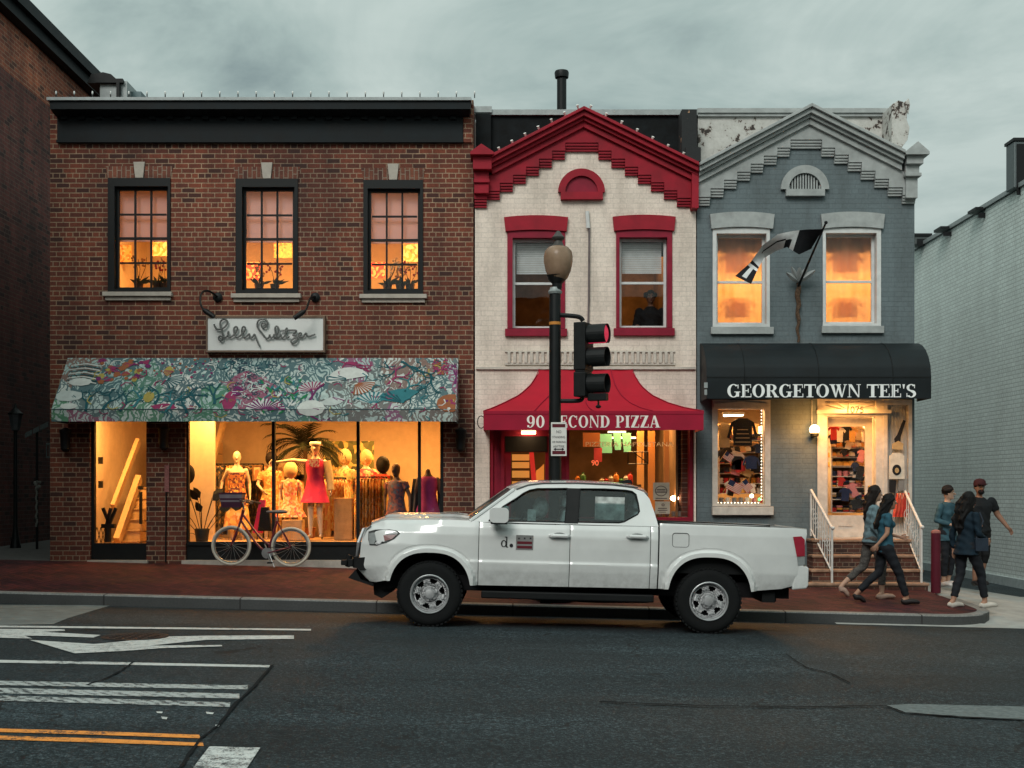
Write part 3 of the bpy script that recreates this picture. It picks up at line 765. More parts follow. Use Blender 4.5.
st = MB().box(DISP[0] - .05, DISP[1] + .1, YF - .06, YF + .05, .28, zl + .012).box(DOOR[0] - .03, DOOR[1] + .03, YF - .06, YF + .05, .3, zl + .012)
st.build('sill', stone, bb)
MB().box(DISP[0] + .05, DISP[1] - .05, YF + .2, YF + 2.2, .53, fz(542) - .01).build('display_platform', woodm, bb)
# sloping stair with rails behind the small window
stm = plain('stair_wood', (.50, .35, .19), .5, var=.1)
def seg(pa, Ya, pb, Yb, w_, d_, mb): mb.obox((PX(pa[0], Ya), Ya, PZ(pa[1], Ya)), (PX(pb[0], Yb), Yb, PZ(pb[1], Yb)), w_, d_)
s1 = MB(); seg((113, 507), 21.6, (138, 441), 22.6, .07, .14, s1); seg((117, 541), 21.5, (139, 478), 22.4, .1, .18, s1)
seg((186, 482), 22.6, (206, 420), 23.6, .1, .14, s1); seg((205, 486), 22.6, (226, 415), 23.6, .08, .14, s1)
s1.build('handrail', stm, bb)
s2 = MB()
for i in range(6):
    zz = PZ(541 - i * 10.5, 22.2); s2.box(PX(121 + i * 3.2, 22.2), PX(146, 22.2), 21.7 + i * .14, 24.6, zz - .21, zz); s2.box(PX(121 + i * 3.2, 22.2) - .01, PX(146, 22.2), 21.68 + i * .14, 21.8 + i * .14, zz + .001, zz + .02)
for i in range(9):
    zz = PZ(540 - i * 12.5, 23.2); s2.box(PX(186, 23.2) - .5, PX(204 - 0 * i, 23.2), 22.6 + i * .16, 24.7, zz - .22, zz)
s2.build('staircase', stm, bb)
MB().box(fx(147) - .0, fx(147) + .9, YF + .9, YF + 1.0, .5, 3.4).build('partition', wall_in, bb)

for i, (x, y, lab, p) in enumerate(((fx(120), 21.1, 'above the stair behind the narrow shop window', 140), (fx(215), 21.05, 'over the mannequin in the strapless top', 120), (fx(315), 21.05, 'over the mannequin in the pink dress', 170), (fx(400), 22.6, 'far back behind the dark mannequins', 190))):
    ceiling_light(x, y, 3.4, 'small round ceiling light ' + lab, p, .5, em=18)
sp = thing('wall_sconce', 'small black lantern on the brick beside the narrow shop window', 'wall light', (fx(68), YF, fz(436)))
MB().lathe([(.02, .2), (.1, .16), (.1, .12), (.085, .1), (.075, -.16), (.03, -.2)], (fx(68), YF - .13, fz(440)), 10).build('shade', blackm, sp)
MB().box(fx(68) - .04, fx(68) + .04, YF - .1, YF - .001, fz(436), fz(430)).build('bracket', blackm, sp)
s_ = dup(sp, (fx(166) - fx(68), 0, .02), label='small black lantern on the brick pier between the two shop windows'); s_ = dup(sp, (fx(461) - fx(68), 0, .0), label='small black lantern on the brick next to the white house')
# intercom plate and thin conduit on the pier
pl = tag(MB().box(fx(165), fx(169.5), YF - .03, YF - .001, fz(492), fz(465)).build('notice_plate', plain('dusty_pink_plate', (.30, .12, .11), .6, var=.4, scale=30), origin=(fx(167), YF, fz(492))), 'narrow reddish notice plate fixed on the brick pier', 'notice plate')
tag(MB().tube([(fx(166.5), YF - .02, fz(492)), (fx(166), YF - .02, fz(562))], .012, 6).build('pipe', blackm, origin=(fx(166), YF, .3)), 'thin dark conduit running down the brick pier', 'pipe')

# ---------------------------------------------------------------- gabled houses
def arch_poly(cx, cz, r, n=18, base=0.0):
    p = [(cx - r, cz + base)] if base else []
    p += [(cx + r * math.cos(R(180 - 180 * i / n)), cz + r * math.sin(R(180 - 180 * i / n))) for i in range(n + 1)]
    if base: p.append((cx + r, cz + base))
    return p
def hood(parent, x0, x1, yt, yb, m, rise=5.0, flare=2.5):
    """segmental window head; px inputs"""
    n = 10; top = [(x0 - 0 + (x1 - x0) * i / n, yt + rise * ((2 * i / n - 1) ** 2)) for i in range(n + 1)]
    bot = [(x0 + flare + (x1 - x0 - 2 * flare) * i / n, yb - 0 + rise * .8 * ((2 * i / n - 1) ** 2)) for i in range(n + 1)]
    poly = [(fx(a), fz(b)) for a, b in top] + [(fx(a), fz(b)) for a, b in reversed(bot)]
    MB().slab(poly, (), YF - .07, YF + .02).build('window_hood', m, parent, bevel=.008)
def gable(parent, peak, lo, ro, loy, roy, rake_m, step_m, steps_l, steps_r, topstep, drop, rk=17.5, mono=0):
    """peak, lo, ro: outer line of the rakes in px; steps: list of (x0, x1, y bottom)"""
    for (a, b) in ((peak, (lo, loy)), (peak, (ro, roy))):
        mb = MB()
        for (t0, t1, yf) in ((0, 3.2, .36), (3.4, 8.2, .30), (8.4, 11.6, .23), (11.8, rk, .17)):
            poly = [(fx(a[0]), fz(a[1] + t0)), (fx(b[0]), fz(b[1] + t0)), (fx(b[0]), fz(b[1] + t1)), (fx(a[0]), fz(a[1] + t1))]
            mb.slab(poly, (), YF - yf, YF + .25)
        mb.build('rake_moulding', rake_m, parent, bevel=.006)
    mb = MB()
    sl = (loy - peak[1]) / (lo - peak[0]); sr = (roy - peak[1]) / (ro - peak[0])
    def roofy(x): return peak[1] + (x - peak[0]) * (sl if x < peak[0] else sr)
    for (x0, x1, yb) in steps_l + steps_r + [topstep]:
        xs = [x0] + ([peak[0]] if x0 < peak[0] < x1 else []) + [x1]
        top = [(fx(x), fz(min(roofy(x) + rk - 1, yb - 9))) for x in reversed(xs)]
        mb.slab([(fx(x0), fz(yb - 7.6)), (fx(x1), fz(yb - 7.6))] + top, (), YF - .11, YF - .001)
        for k in range(3):
            e = .1 - .022 * (k + 1)
            mb.box(fx(x0 + .25) , fx(x1 - .25), YF - e - .012, YF - .002, fz(yb - 7.4 + 2.5 * (k + 1)), fz(yb - 7.4 + 2.5 * k + .35))
    mb.build('corbel_table', step_m, parent)

# --- white house
MX0, MX1 = fx(475), fx(696)
mh_ = thing('white_shop_building', 'narrow white painted brick house with crimson gable above the pizza shop', 'building', (MX0, YF, walk_z(MX0, YF)))
pk = (583, 112.5)
out = [(fx(475), -.3), (fx(696), -.3), (fx(696), fz(172)), (fx(583), fz(120)), (fx(475), fz(172))]
W = [((507.3, 565), (231, 336.5), (515.3, 557.5), (240.8, 325.5), 282.5, (505, 567)), ((616, 672), (230.5, 336), (622, 664.3), (240.3, 325), 282, (613.5, 674.3))]
SFR = (fx(489.5), fx(694)); szt = fz(414)
op = [rect(fx(a[0]), fx(a[1]), fz(b[1]), fz(b[0])) for a, b, *_ in W] + [rect(SFR[0], SFR[1], .12, szt)]
MB().slab(out, op, YF, YF + .25).build('front_wall', whitebrick, mh_)
[MB().box(x, x + .2, YF + .251, 33, -.3, 7).build('flank_wall', brick_red_y, mh_) for x in (MX0, MX1 - .2)]
YP = YF + .4
MB().box(PX(476, YP), PX(696, YP), YP, YP + .2, 5.6, PZ(116, YP)).box(PX(476, YP), PX(696, YP), YP + .21, 32.9, 7.3, 7.5).build('roof', tarm, mh_)
pq = MB().box(PX(475, YP), PX(697, YP), YP - .06, YP + .24, PZ(115.8, YP), PZ(110.5, YP)).box(PX(474, YP), PX(492, YP), YP - .1, YP - .061, PZ(114, YP), PZ(108, YP))
pq.build('coping', lead, mh_)
MB().box(PX(476, YP), PX(491, YP), YP - .12, YP - .001, fz(160), PZ(116, YP)).build('parapet_pier', tarm, mh_)
def pil():
    m, nt, out_ = new_mat('weathered_pier'); v = coords(nt); n1 = noise(nt, v, 5.5, 4, .6)
    c = ramp(nt, n1, [(.62, (.012, .014, .015)), (.65, (.5, .28, .15)), (.72, (.55, .42, .3))])
    principled(nt, out_, c, .8, 0, bump(nt, n1, .4, .02)); return m
MB().box(fx(681.5), fx(696.5), YF - .04, YF + .38, fz(168), fz(110)).box(fx(685), fx(700), YF - .1, YF - .042, fz(163), fz(149)).build('parapet_pier', pil(), mh_)
gable(mh_, pk, 492, 696, 159.5, 167.5, redm, redm,
      [(474.5, 487, 208), (487, 500, 200), (500, 513, 192), (513, 526, 184), (526, 539, 176), (539, 552, 168), (552, 565, 160)],
      [(598, 611, 160), (611, 624.5, 168), (624.5, 637.5, 176), (637.5, 650.5, 184), (650.5, 663.5, 191.5), (663.5, 676.5, 199.5), (676.5, 696.5, 207)], (565, 598, 152), 8)
# little gabled block at the eaves
pb = MB(); pb.slab([(fx(471), fz(158.5)), (fx(482), fz(150.5)), (fx(494), fz(158.5)), (fx(494), fz(161)), (fx(471), fz(161))], (), YF - .42, YF + .2)
pb.box(fx(473.5), fx(492), YF - .32, YF + .19, fz(174), fz(161.2)); pb.box(fx(474.5), fx(489), YF - .2, YF + .18, fz(196), fz(174.2)); pb.box(fx(474), fx(490), YF - .24, YF - .201, fz(186), fz(183))
pb.build('eaves_block', redm, mh_, bevel=.006)
MB().box(fx(690), fx(696.8), YF - .22, YF + .1, fz(211), fz(166)).build('eaves_block', redm, mh_, bevel=.006)
cx, cz = fx(581.3), fz(194.5); 
MB().slab([(cx - .39, fz(200.5)), (cx + .39, fz(200.5)), (cx + .39, cz)] + list(reversed(arch_poly(cx, cz, .39)))[0:] + [(cx - .39, cz)], (), YF - .06, YF + .02).build('lunette', redm, mh_, bevel=.006) if False else None
lu = MB(); n = 20
lu.slab(list(reversed(arch_poly(cx, fz(193), .385))) + [], (), YF - .03, YF + .01, mi=1)
ring = [(cx + .39 * math.cos(R(a)), fz(193) + .39 * math.sin(R(a))) for a in range(0, 181, 9)]; inn_ = [(cx + .27 * math.cos(R(a)), fz(193) + .27 * math.sin(R(a))) for a in range(180, -1, -9)]
lu.slab(ring + inn_, (), YF - .08, YF - .031); lu.box(fx(560.5), fx(602.5), YF - .1, YF - .002, fz(200.5), fz(193.2))
lu.build('lunette', [redm, redd], mh_)
blind = plain('blind_slats', (.80, .83, .82), .5, var=.08)
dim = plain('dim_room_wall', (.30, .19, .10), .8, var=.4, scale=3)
for (ox, oz, gx, gz, my, sl_) in W:
    hood(mh_, sl_[0] - 1, sl_[1] + 1, oz[0] - 15, oz[0] - .5, redm, 2.0, 1.5)
    a, b_ = fx(gx[0]), fx(gx[1])
    sash_window(mh_, (fx(ox[0]), fx(ox[1])), (fz(oz[1] - 8), fz(oz[0])), (a, b_), (fz(gz[1]), fz(gz[0])), fz(my), redd, whitep, 1, (1, 1), YF, deep=.11, sill=(fx(sl_[0]), fx(sl_[1]), fz(oz[1] + 0), fz(oz[1] - 7.4)), sillm=redd, frame_front=-.035)
    bl = MB()
    for k in range(17):
        zz = fz(gz[0] + 1 + k * 1.82); bl.obox((a + .02, YF + .24, zz), (b_ - .02, YF + .24, zz), .002, .026, up=(0, -.3, .95))
    bl.build('blind', blind, mh_)
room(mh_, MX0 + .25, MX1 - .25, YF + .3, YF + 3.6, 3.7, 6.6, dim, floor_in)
ceiling_light(fx(655), YF + 2.2, 6.5, 'dim ceiling light in the upstairs room of the white house', 14, .3)
# dentil band, ledges and side strips
dn = MB().box(fx(505), fx(675), YF - .03, YF - .001, fz(365), fz(363)).box(fx(476), fx(695), YF - .045, YF - .002, fz(369.5), fz(367)).box(fx(505), fx(675), YF - .03, YF - .001, fz(352.3), fz(351))
for i in range(30):
    x = 507.5 + i * 5.6; dn.box(fx(x), fx(x + 2.9), YF - .045, YF - .002, fz(363), fz(352.3))
dn.build('dentil_band', trimw, mh_)
# pipe on the wall
pp = tag(MB().tube([(fx(587.3), YF - .05, fz(214)), (fx(589), YF - .05, fz(228)), (fx(588.6), YF - .04, fz(300)), (fx(587.5), YF - .03, fz(350))], .017, 7).tube([(fx(587), YF - .05, fz(212)), (fx(588), YF - .05, fz(229))], .035, 8, 1).build('pipe', [plain('old_pipe', (.16, .13, .13), .6), whitep], origin=(fx(588), YF, fz(350))), 'thin old pipe on the white wall between its upper windows', 'pipe')
# chimney flue
cf = thing('roof_flue', 'tall black metal flue with round cap behind the crimson gable', 'chimney flue', (PX(561.5, 22), 22, 7.4))
MB().tube([(PX(561.7, 22), 22, 7.3), (PX(561.7, 22), 22, PZ(78, 22))], .085, 14).build('pipe', blackm, cf)
MB().lathe([(.06, -.02), (.12, 0), (.13, .09), (.12, .12), (.03, .13)], (PX(561.7, 22), 22, PZ(78, 22)), 14).build('cap', blackm, cf)
# bulbs above the crimson rakes
def rake_bulbs(name, label, p0, p1, n, m, wire=True):
    t = thing('string_light', label, 'string lights', (fx(p0[0]), YF - .2, fz(p0[1])))
    MB().tube([(fx(p0[0] + (p1[0] - p0[0]) * i / 12), YF - .2, fz(p0[1] + (p1[1] - p0[1]) * i / 12 - .3)) for i in range(13)], .006, 5).build('wire', blackm, t)
    for i in range(n):
        f_ = (i + .4) / n; x, y = p0[0] + (p1[0] - p0[0]) * f_, p0[1] + (p1[1] - p0[1]) * f_
        s_ = 1 if p1[0] > p0[0] else -1
        MB().tube([(fx(x), YF - .2, fz(y - .5)), (fx(x + s_ * 1.2), YF - .24, fz(y - 4))], [.014, .024], 7).build('bulb', m, t)
wb = plain('white_bulb', (.75, .75, .7), .3)
rake_bulbs('s', 'row of small white bulbs along the alley-side slope of the crimson gable', (583, 110.5), (492, 159.5), 7, wb)
rake_bulbs('s', 'row of small white bulbs along the slope of the crimson gable toward the grey house', (583, 110.5), (690, 165), 7, wb)

# pizza storefront
pf = MB(); ys = YF + .1
doorL, doorR = fx(511), fx(545.5)
hs = [rect(doorL, doorR, .5, fz(452)), rect(fx(569.5), fx(689.5), fz(517.5), fz(431.5) + .25)]
pf.slab(rect(SFR[0], SFR[1], .12, szt), hs, ys, ys + .12)
pf.slab([(fx(505), fz(451.5)), (fx(505), fz(436)), (fx(547), fz(436)), (fx(547), fz(451.5))], (), ys - .02, ys - .001, mi=1)
pf.box(fx(569), fx(690), ys - .06, ys - .001, fz(522), fz(518))
for x in (489.6, 501, 553, 566, 690): pf.box(fx(x), fx(x + 3.4), ys - .05, ys - .002, .13, szt - .01)
pf.build('storefront_frame', [redd, dark], mh_)
MB().box(fx(569), fx(690), ys + .05, ys + .058, fz(518), fz(431) + .25).build('shop_pane', glassm, mh_)
MB().box(doorL, doorR, ys + .05, ys + .058, .5, fz(452)).build('door_pane', glassm, mh_)
room(mh_, MX0 + .25, MX1 - .25, YF + .35, YF + 4.6, .1, 3.3, plain('pizza_wall', (.20, .12, .06), .8, var=.4, scale=2), floor_in)
ceiling_light(fx(640), YF + 1.2, 3.25, 'ceiling light inside the pizza shop behind the window lettering', 70, .4, (1, .55, .2))
ceiling_light(fx(528), YF + 1.3, 3.25, 'ceiling light just inside the pizza shop door', 38, .3, (1, .52, .18))
# awning (concave) of the pizza shop
AY = 19.62
def ax_(x): return PX(x, AY)
aw = thing('pizza_awning', 'crimson canvas awning flaring out over the pizza shop, white serif letters on its valance', 'awning', (fx(590), YF, fz(430)))
redc = plain('crimson_canvas', (.42, .012, .028), .75, var=.12, scale=2.5, bmp=.3, bscale=14)
redc2 = plain('crimson_valance', (.33, .012, .036), .8, var=.12, scale=3, bmp=.2, bscale=20)
A = [(0, 539.5, 631.5, 368.5), (.04, 538.5, 633, 373), (.16, 530, 641, 386), (.34, 519, 652, 395.5), (.58, 504, 668, 403), (.8, 493, 685, 408), (1, 483.5, 703.5, 411.3)]
def aw_pt(t, s):
    i = min(len(A) - 2, next((k for k in range(len(A) - 1) if A[k + 1][0] >= t), len(A) - 2)); a, b = A[i], A[i + 1]; q = (t - a[0]) / (b[0] - a[0])
    v = [a[k] + (b[k] - a[k]) * q for k in range(4)]; Y = YF - .02 - (YF - .02 - AY) * t
    sag = .012 * math.sin(s * math.pi * 4) ** 2
    return (PX(v[1] + (v[2] - v[1]) * s, Y), Y + sag, PZ(v[3], Y) - sag)
m_ = MB(); m_.grid(lambda u, v: aw_pt(u, v), 24, 24)
for s in (0, 1):   # side cheeks
    pts = [aw_pt(i / 16, s) for i in range(17)]
    for i in range(16):
        a, b_ = pts[i], pts[i + 1]; m_.add([a, b_, (b_[0] if s == 0 else b_[0], YF - .02, b_[2]), (a[0], YF - .02, a[2])], [(0, 1, 2, 3)])
m_.build('canvas', redc, aw)
for s in (0.0, .23, .5, .77, 1.0):
    MB().tube([Vector(aw_pt(i / 14, s)) + Vector((0, -.012, .006)) for i in range(15)], .008, 5).build('seam', redc2, aw)
va = MB().box(ax_(483.5), ax_(703.5), AY - .004, AY + .012, PZ(430, AY), PZ(411.3, AY)).box(ax_(483.5), ax_(483.5) + .015, AY + .013, YF - .02, PZ(430, AY), PZ(411.3, AY)).box(ax_(703.5) - .015, ax_(703.5), AY + .013, YF - .02, PZ(430, AY), PZ(411.3, AY))
va.box(ax_(483.2), ax_(703.8), AY - .012, AY - .0045, PZ(414, AY), PZ(411, AY))
va.build('valance', redc2, aw)
letm = plain('cream_lettering', (.92, .84, .78), .7, var=.06)
lt = MB(); h = (PZ(415.6, AY) - PZ(427.6, AY)); x0 = ax_(526.5)
tmp = MB(); wd = serif(tmp, '90 SECOND PIZZA', 1, lambda a, b, d: (a, b, d), gap=.045)
kx = (ax_(660.5) - x0) / wd
lt = MB(); serif(lt, '90 SECOND PIZZA', 1, lambda a, b, d: (x0 + a * kx, AY - .0042 - d * .3, PZ(427.6, AY) + b * h), gap=.045, depth=.02)
lt.build('lettering', letm, aw)
MB().tube([(ax_(482) - .02 + .06 * math.cos(R(a)), AY + .3, PZ(421, AY) + .1 * math.sin(R(a))) for a in range(0, 360, 30)], .008, 5, closed=True).build('crank_hook', blackm, aw)
# lamp under awning above the door
ul = thing('door_light', 'bright white strip light above the pizza shop door', 'light', (fx(528), YF + .02, fz(433)))
MB().box(fx(521), fx(536), YF - .1, YF + .05, fz(431.5), fz(428)).build('housing', whitep, ul)
MB().box(fx(521.5), fx(535.5), YF - .12, YF + .03, fz(434), fz(431.7)).build('tube', glow('door_tube', (1, .62, .3), 14), ul)
lamp('door_lamp', (fx(528), YF - .25, fz(436)), 1.6, (1, .5, .18), .15)

# --- grey house
GX0, GX1 = fx(697), fx(914.5)
gh = thing('grey_shop_building', 'narrow blue grey painted brick house with pale gable above the souvenir shop', 'building', (GX0, YF, walk_z(GX0, YF)))
out = [(fx(697), -.5), (fx(914.5), -.5), (fx(914.5), fz(165)), (fx(898), fz(158)), (fx(807), fz(112)), (fx(697), fz(168))]
GW = [((712.5, 769.5), (228, 334), (719, 763.5), (236.5, 321.5), 281, (710.5, 773)), ((822.5, 880.5), (228, 333), (828, 873.5), (236, 321), 280.5, (821, 883))]
DD = (fx(817), fx(882)); SW = rect(fx(712.5), fx(769.5), fz(506), fz(402))
op = [rect(fx(a[0]), fx(a[1]), fz(b[1]), fz(b[0])) for a, b, *_ in GW] + [SW, rect(fx(818), fx(911.5), fz(539), fz(399))]
MB().slab(out, op, YF, YF + .25).build('front_wall', greybrick, gh)
[MB().box(x, x + .2, YF + .251, 33, -.5, 6.9).build('flank_wall', greybrick, gh) for x in (GX0 + .003, GX1 - .2)]
MB().box(PX(698, YP), PX(893, YP), YP, YP + .2, 5.6, PZ(116, YP)).build('parapet', peelm, gh)
MB().box(PX(698, YP), PX(893, YP), YP + .21, 32.9, 7.1, 7.3).build('roof', tarm, gh)
MB().box(PX(697, YP), PX(893, YP), YP - .08, YP + .24, PZ(114, YP), PZ(109.5, YP)).box(PX(697.5, YP), PX(893, YP), YP - .05, YP - .001, PZ(117, YP), PZ(114.2, YP)).build('coping', trimg, gh)
cs = MB(); prof = [(889, 107), (896, 103), (902, 105), (905, 110), (904, 122), (907, 130), (905, 142), (899, 150), (895, 156), (889, 156)]
cs.slab([(fx(a), fz(b)) for a, b in prof], (), YF - .15, YF + .5).slab([(fx(a), fz(b)) for a, b in [(900.5, 106), (905, 101.5), (906.5, 108), (904.8, 118)]], (), YF - .2, YF - .152)
cs.build('console', peelm, gh, bevel=.015)
gable(gh, (807, 109.5), 697, 899, 167.5, 155.5, trimg, trimg,
      [(697, 709.5, 206), (709.5, 723, 197.5), (723, 736, 189), (736, 749.5, 181), (749.5, 762.5, 173), (762.5, 776, 165), (776, 789, 157)],
      [(820.5, 833.5, 157), (833.5, 847, 164), (847, 860, 171.5), (860, 873.5, 180), (873.5, 887, 188), (887, 901, 196.5), (901, 914.5, 204)], (789, 820.5, 149), 8)
pb = MB(); pb.slab([(fx(899), fz(157)), (fx(911), fz(147)), (fx(922.5), fz(157)), (fx(922.5), fz(160)), (fx(899), fz(160))], (), YF - .36, YF + .2)
pb.box(fx(901.5), fx(918), YF - .28, YF + .19, fz(168), fz(160.2)); pb.box(fx(902), fx(915.5), YF - .2, YF + .18, fz(176), fz(168.2)); pb.box(fx(901), fx(917), YF - .24, YF + .17, fz(179.5), fz(176.2)); pb.box(fx(903), fx(914.6), YF - .16, YF + .1, fz(200), fz(179.7))
pb.build('eaves_block', trimg, gh, bevel=.006)
cx = fx(804.2); zc = fz(190); lu = MB()
ring = [(cx + .40 * math.cos(R(a)), zc + .40 * math.sin(R(a))) for a in range(0, 181, 9)]; inn_ = [(cx + .27 * math.cos(R(a)), zc + .27 * math.sin(R(a))) for a in range(180, -1, -9)]
lu.slab(ring + inn_, (), YF - .07, YF + .02); lu.box(fx(785), fx(823.5), YF - .1, YF + .01, fz(197), fz(190.3)); lu.build('lunette', trimg, gh)
lv = MB(); lv.slab([(cx + .27 * math.cos(R(a)), zc + .27 * math.sin(R(a))) for a in range(0, 181, 12)], (), YF - .01, YF + .01, mi=1)
for i in range(12):
    dx = -.25 + i * .0455; hh = math.sqrt(max(.0, .26 ** 2 - dx * dx)); lv.box(cx + dx - .012, cx + dx + .012, YF - .03, YF - .011, zc, zc + hh)
lv.build('louvre', [trimg, dark], gh)
def curtain_mat():
    m, nt, o_ = new_mat('thin_curtain'); v = coords(nt)
    p = N(nt, 'ShaderNodeBsdfDiffuse'); p.inputs[0].default_value = (.75, .55, .35, 1); t = N(nt, 'ShaderNodeBsdfTranslucent'); t.inputs[0].default_value = (.85, .6, .36, 1)
    mx = N(nt, 'ShaderNodeMixShader'); mx.inputs[0].default_value = .65; nt.links.new(p.outputs[0], mx.inputs[1]); nt.links.new(t.outputs[0], mx.inputs[2]); nt.links.new(mx.outputs[0], o_.inputs[0]); return m
curt = curtain_mat()
for i, (ox, oz, gx, gz, my, sl_) in enumerate(GW):
    hood(gh, sl_[0] - 1, sl_[1] + .8, oz[0] - 15.5, oz[0] - .5, trimg, 2.5, 1.5)
    a, b_ = fx(gx[0]), fx(gx[1])
    sash_window(gh, (fx(ox[0]), fx(ox[1])), (fz(oz[1] - 7), fz(oz[0])), (a, b_), (fz(gz[1]), fz(gz[0])), fz(my), whitep, whitep, 1, (1, 1), YF, deep=.12, sill=(fx(sl_[0]), fx(sl_[1]), fz(oz[1] + .5), fz(oz[1] - 6.6)), sillm=trimg, frame_front=-.03)
    cm = MB(); z0, z1 = fz(gz[1] + 3), fz(gz[0] - 3)
    def cf_(u, v, a=a, b_=b_, z0=z0, z1=z1, i=i):
        x = a - .05 + (b_ - a + .1) * u
        return (x, YF + .32 + .016 * math.sin(u * 31 + i) * (.4 + .6 * v) + .02 * math.sin(u * 12 + v * 6) + .06 * (1 - v) * math.sin(u * 3), z0 + (z1 - z0) * v)
    cm.grid(cf_, 60, 14); cm.build('curtain', curt, gh)
    # shirts pinned behind the curtain
    for (zc_, lab) in ((fz(262), 'upper'), (fz(306), 'lower')):
        xm = (a + b_) / 2; sh = MB()
        sh.slab([(xm - .2, zc_ - .12), (xm + .2, zc_ - .12), (xm + .2, zc_ + .1), (xm + .28, zc_ + .03), (xm + .31, zc_ + .1), (xm + .17, zc_ + .2), (xm - .17, zc_ + .2), (xm - .31, zc_ + .1), (xm - .28, zc_ + .03), (xm - .2, zc_ + .1)], (), YF + .42, YF + .425)
        tag(sh.build('hanging_shirt', curt, origin=(xm, YF + .42, zc_)), '%s pale shirt hung behind the curtain of the grey house window %s' % (lab, 'by the white house' if i == 0 else 'above the shop door'), 'shirt')
room(gh, GX0 + .25, GX1 - .25, YF + .3, YF + 3.0, 3.9, 6.4, wall_in, floor_in)
for i, x in enumerate((fx(741), fx(851))):
    ceiling_light(x, YF + 1.1, 6.3, 'ceiling light behind the curtain %s' % ('nearer the white house' if i == 0 else 'over the shop door side'), 30, .25, (1, .52, .16))
    lamp('curtain_fill', (x, YF + 1.9, 5.2), 30, (1, .50, .15), 1.0, (R(-90), 0, 0))  # added fill lamp, aimed at the curtain from behind to brighten it evenly
# pale painted flank of the building beyond the grey house
rb = thing('painted_side_building', 'long pale teal painted brick wall beside the driveway', 'building', (7.8, 22, 0))
WX = 10.0; wt = PZ(251, WX * F / 402)
MB().box(WX, WX + 10, 5, 48, -.9, wt).build('wall', flankpaint, rb)
MB().box(WX - .05, WX + 10, 4.9, 48.1, wt + .001, wt + .09).build('coping', lead, rb)
MB().box(WX - .06, WX - .001, 5, 48, -.6, -.15).build('added_base_strip', plain('base_strip_tone', (.36, .42, .42), .8), rb)  # added strip for the wall's darker foot; no real plinth stands there
def onroof(name, label, cat, x0, x1, y0, y1, Y, m, extra=None):
    t = thing(name, label, cat, (PX(x0, Y), Y, wt)); X0 = PX(x0, Y); X1 = PX(x1, Y)
    MB().box(X0, X1, Y, Y + .4, wt, PZ(y0, Y)).build('housing', m, t, bevel=.02)
    MB().box(X0 - .02, X1 + .02, Y - .03, Y + .43, PZ(y0, Y) + .001, PZ(y0, Y) + .06).build('cap', blackm, t)
    MB().box(X0 + .05, X1 - .05, Y - .02, Y - .001, PZ(y1, Y) + .0, PZ(y0 + 3, Y)).build('grille', dark, t)
    return t
gm = plain('dark_roof_metal', (.06, .07, .07), .5, .3)
onroof('rooftop_unit', 'black roof vent box on the pale wall nearest the grey house', 'roof vent', 915, 931, 236, 246, 29.8, gm)
onroof('rooftop_unit', 'small dark roof vent between two others on the pale wall', 'roof vent', 941, 957, 229, 236, 28.0, gm)
onroof('rooftop_unit', 'tiny dark roof box near the middle of the pale wall coping', 'roof vent', 976, 990, 210, 218, 26.0, gm)
onroof('rooftop_unit', 'tall grey metal air shaft on the roof at the edge of the view', 'air shaft', 1014, 1060, 141, 195, 24.2, plain('slate_metal', (.10, .12, .125), .5, .3))

# ---------------------------------------------------------------- souvenir shop front
swn = MB().slab(rect(fx(712), fx(770), fz(506), fz(400)), [rect(fx(717.5), fx(764.5), fz(504), fz(409))], YF - .04, YF + .14)
swn.slab([(fx(713.5), fz(408)), (fx(714), fz(404)), (fx(741), fz(401.5)), (fx(768), fz(404)), (fx(768.5), fz(408))], (), YF - .06, YF - .041)
wn = swn.build('display_window', trimw, gh)
MB().box(fx(717), fx(765), YF + .06, YF + .068, fz(504.5), fz(408.5)).build('pane', glassm, wn)
MB().box(fx(711.5), fx(772.5), YF - .1, YF - .001, fz(515), fz(506.6)).build('sill', trimw, gh, bevel=.008)
room(gh, GX0 + .25, GX1 - .25, YF + .3, YF + 4.2, .45, 3.35, wall_in2, floor_in)
df = MB(); yd = YF + .02
df.slab(rect(fx(817.2), fx(883), fz(539), fz(399)), [rect(fx(827), fx(875.5), fz(538), fz(416.5)), rect(fx(825), fx(876), fz(409.5), fz(400.5))], yd - .04, yd + .12)
df.box(fx(816), fx(890), yd - .1, yd - .041, fz(413.5), fz(410.2))
for k in range(5):
    a = R(20 + 35 * k); df.obox((fx(850), yd + .02, fz(410)), (fx(850) + .42 * math.cos(a), yd + .02, fz(410) + min(.15, .3 * math.sin(a))), .015, .02)
df.build('door_frame', trimw, gh)
MB().box(fx(825), fx(876), yd + .05, yd + .06, fz(409.6), fz(400.4)).build('transom', trimw, gh)
dm = MB(); dy = YF + .16
dm.slab(rect(fx(827.2), fx(875.3), fz(537.8), fz(416.8)), [rect(fx(830.5), fx(868), fz(515.5), fz(426))], dy, dy + .045)
dm.box(fx(841), fx(855), dy - .012, dy - .001, fz(526.5), fz(524)); dd = dm.build('shop_door', trimw, gh)
MB().box(fx(830), fx(868.5), dy + .02, dy + .026, fz(516), fz(425.5)).build('pane', glassm, dd)
MB().ball((fx(871.5), dy - .04, fz(487)), .03, .03, .03, 10).build('handle', plain('brass', (.5, .33, .12), .35, .9), dd)
tx = MB(); text_into(tx, '1075', .155, lambda a, b, d: (fx(853.5) + a, yd - .1005 - d, fz(413.4) + b * 1.0 + .004 - .0), .004); tx.build('house_number', blackm, gh)
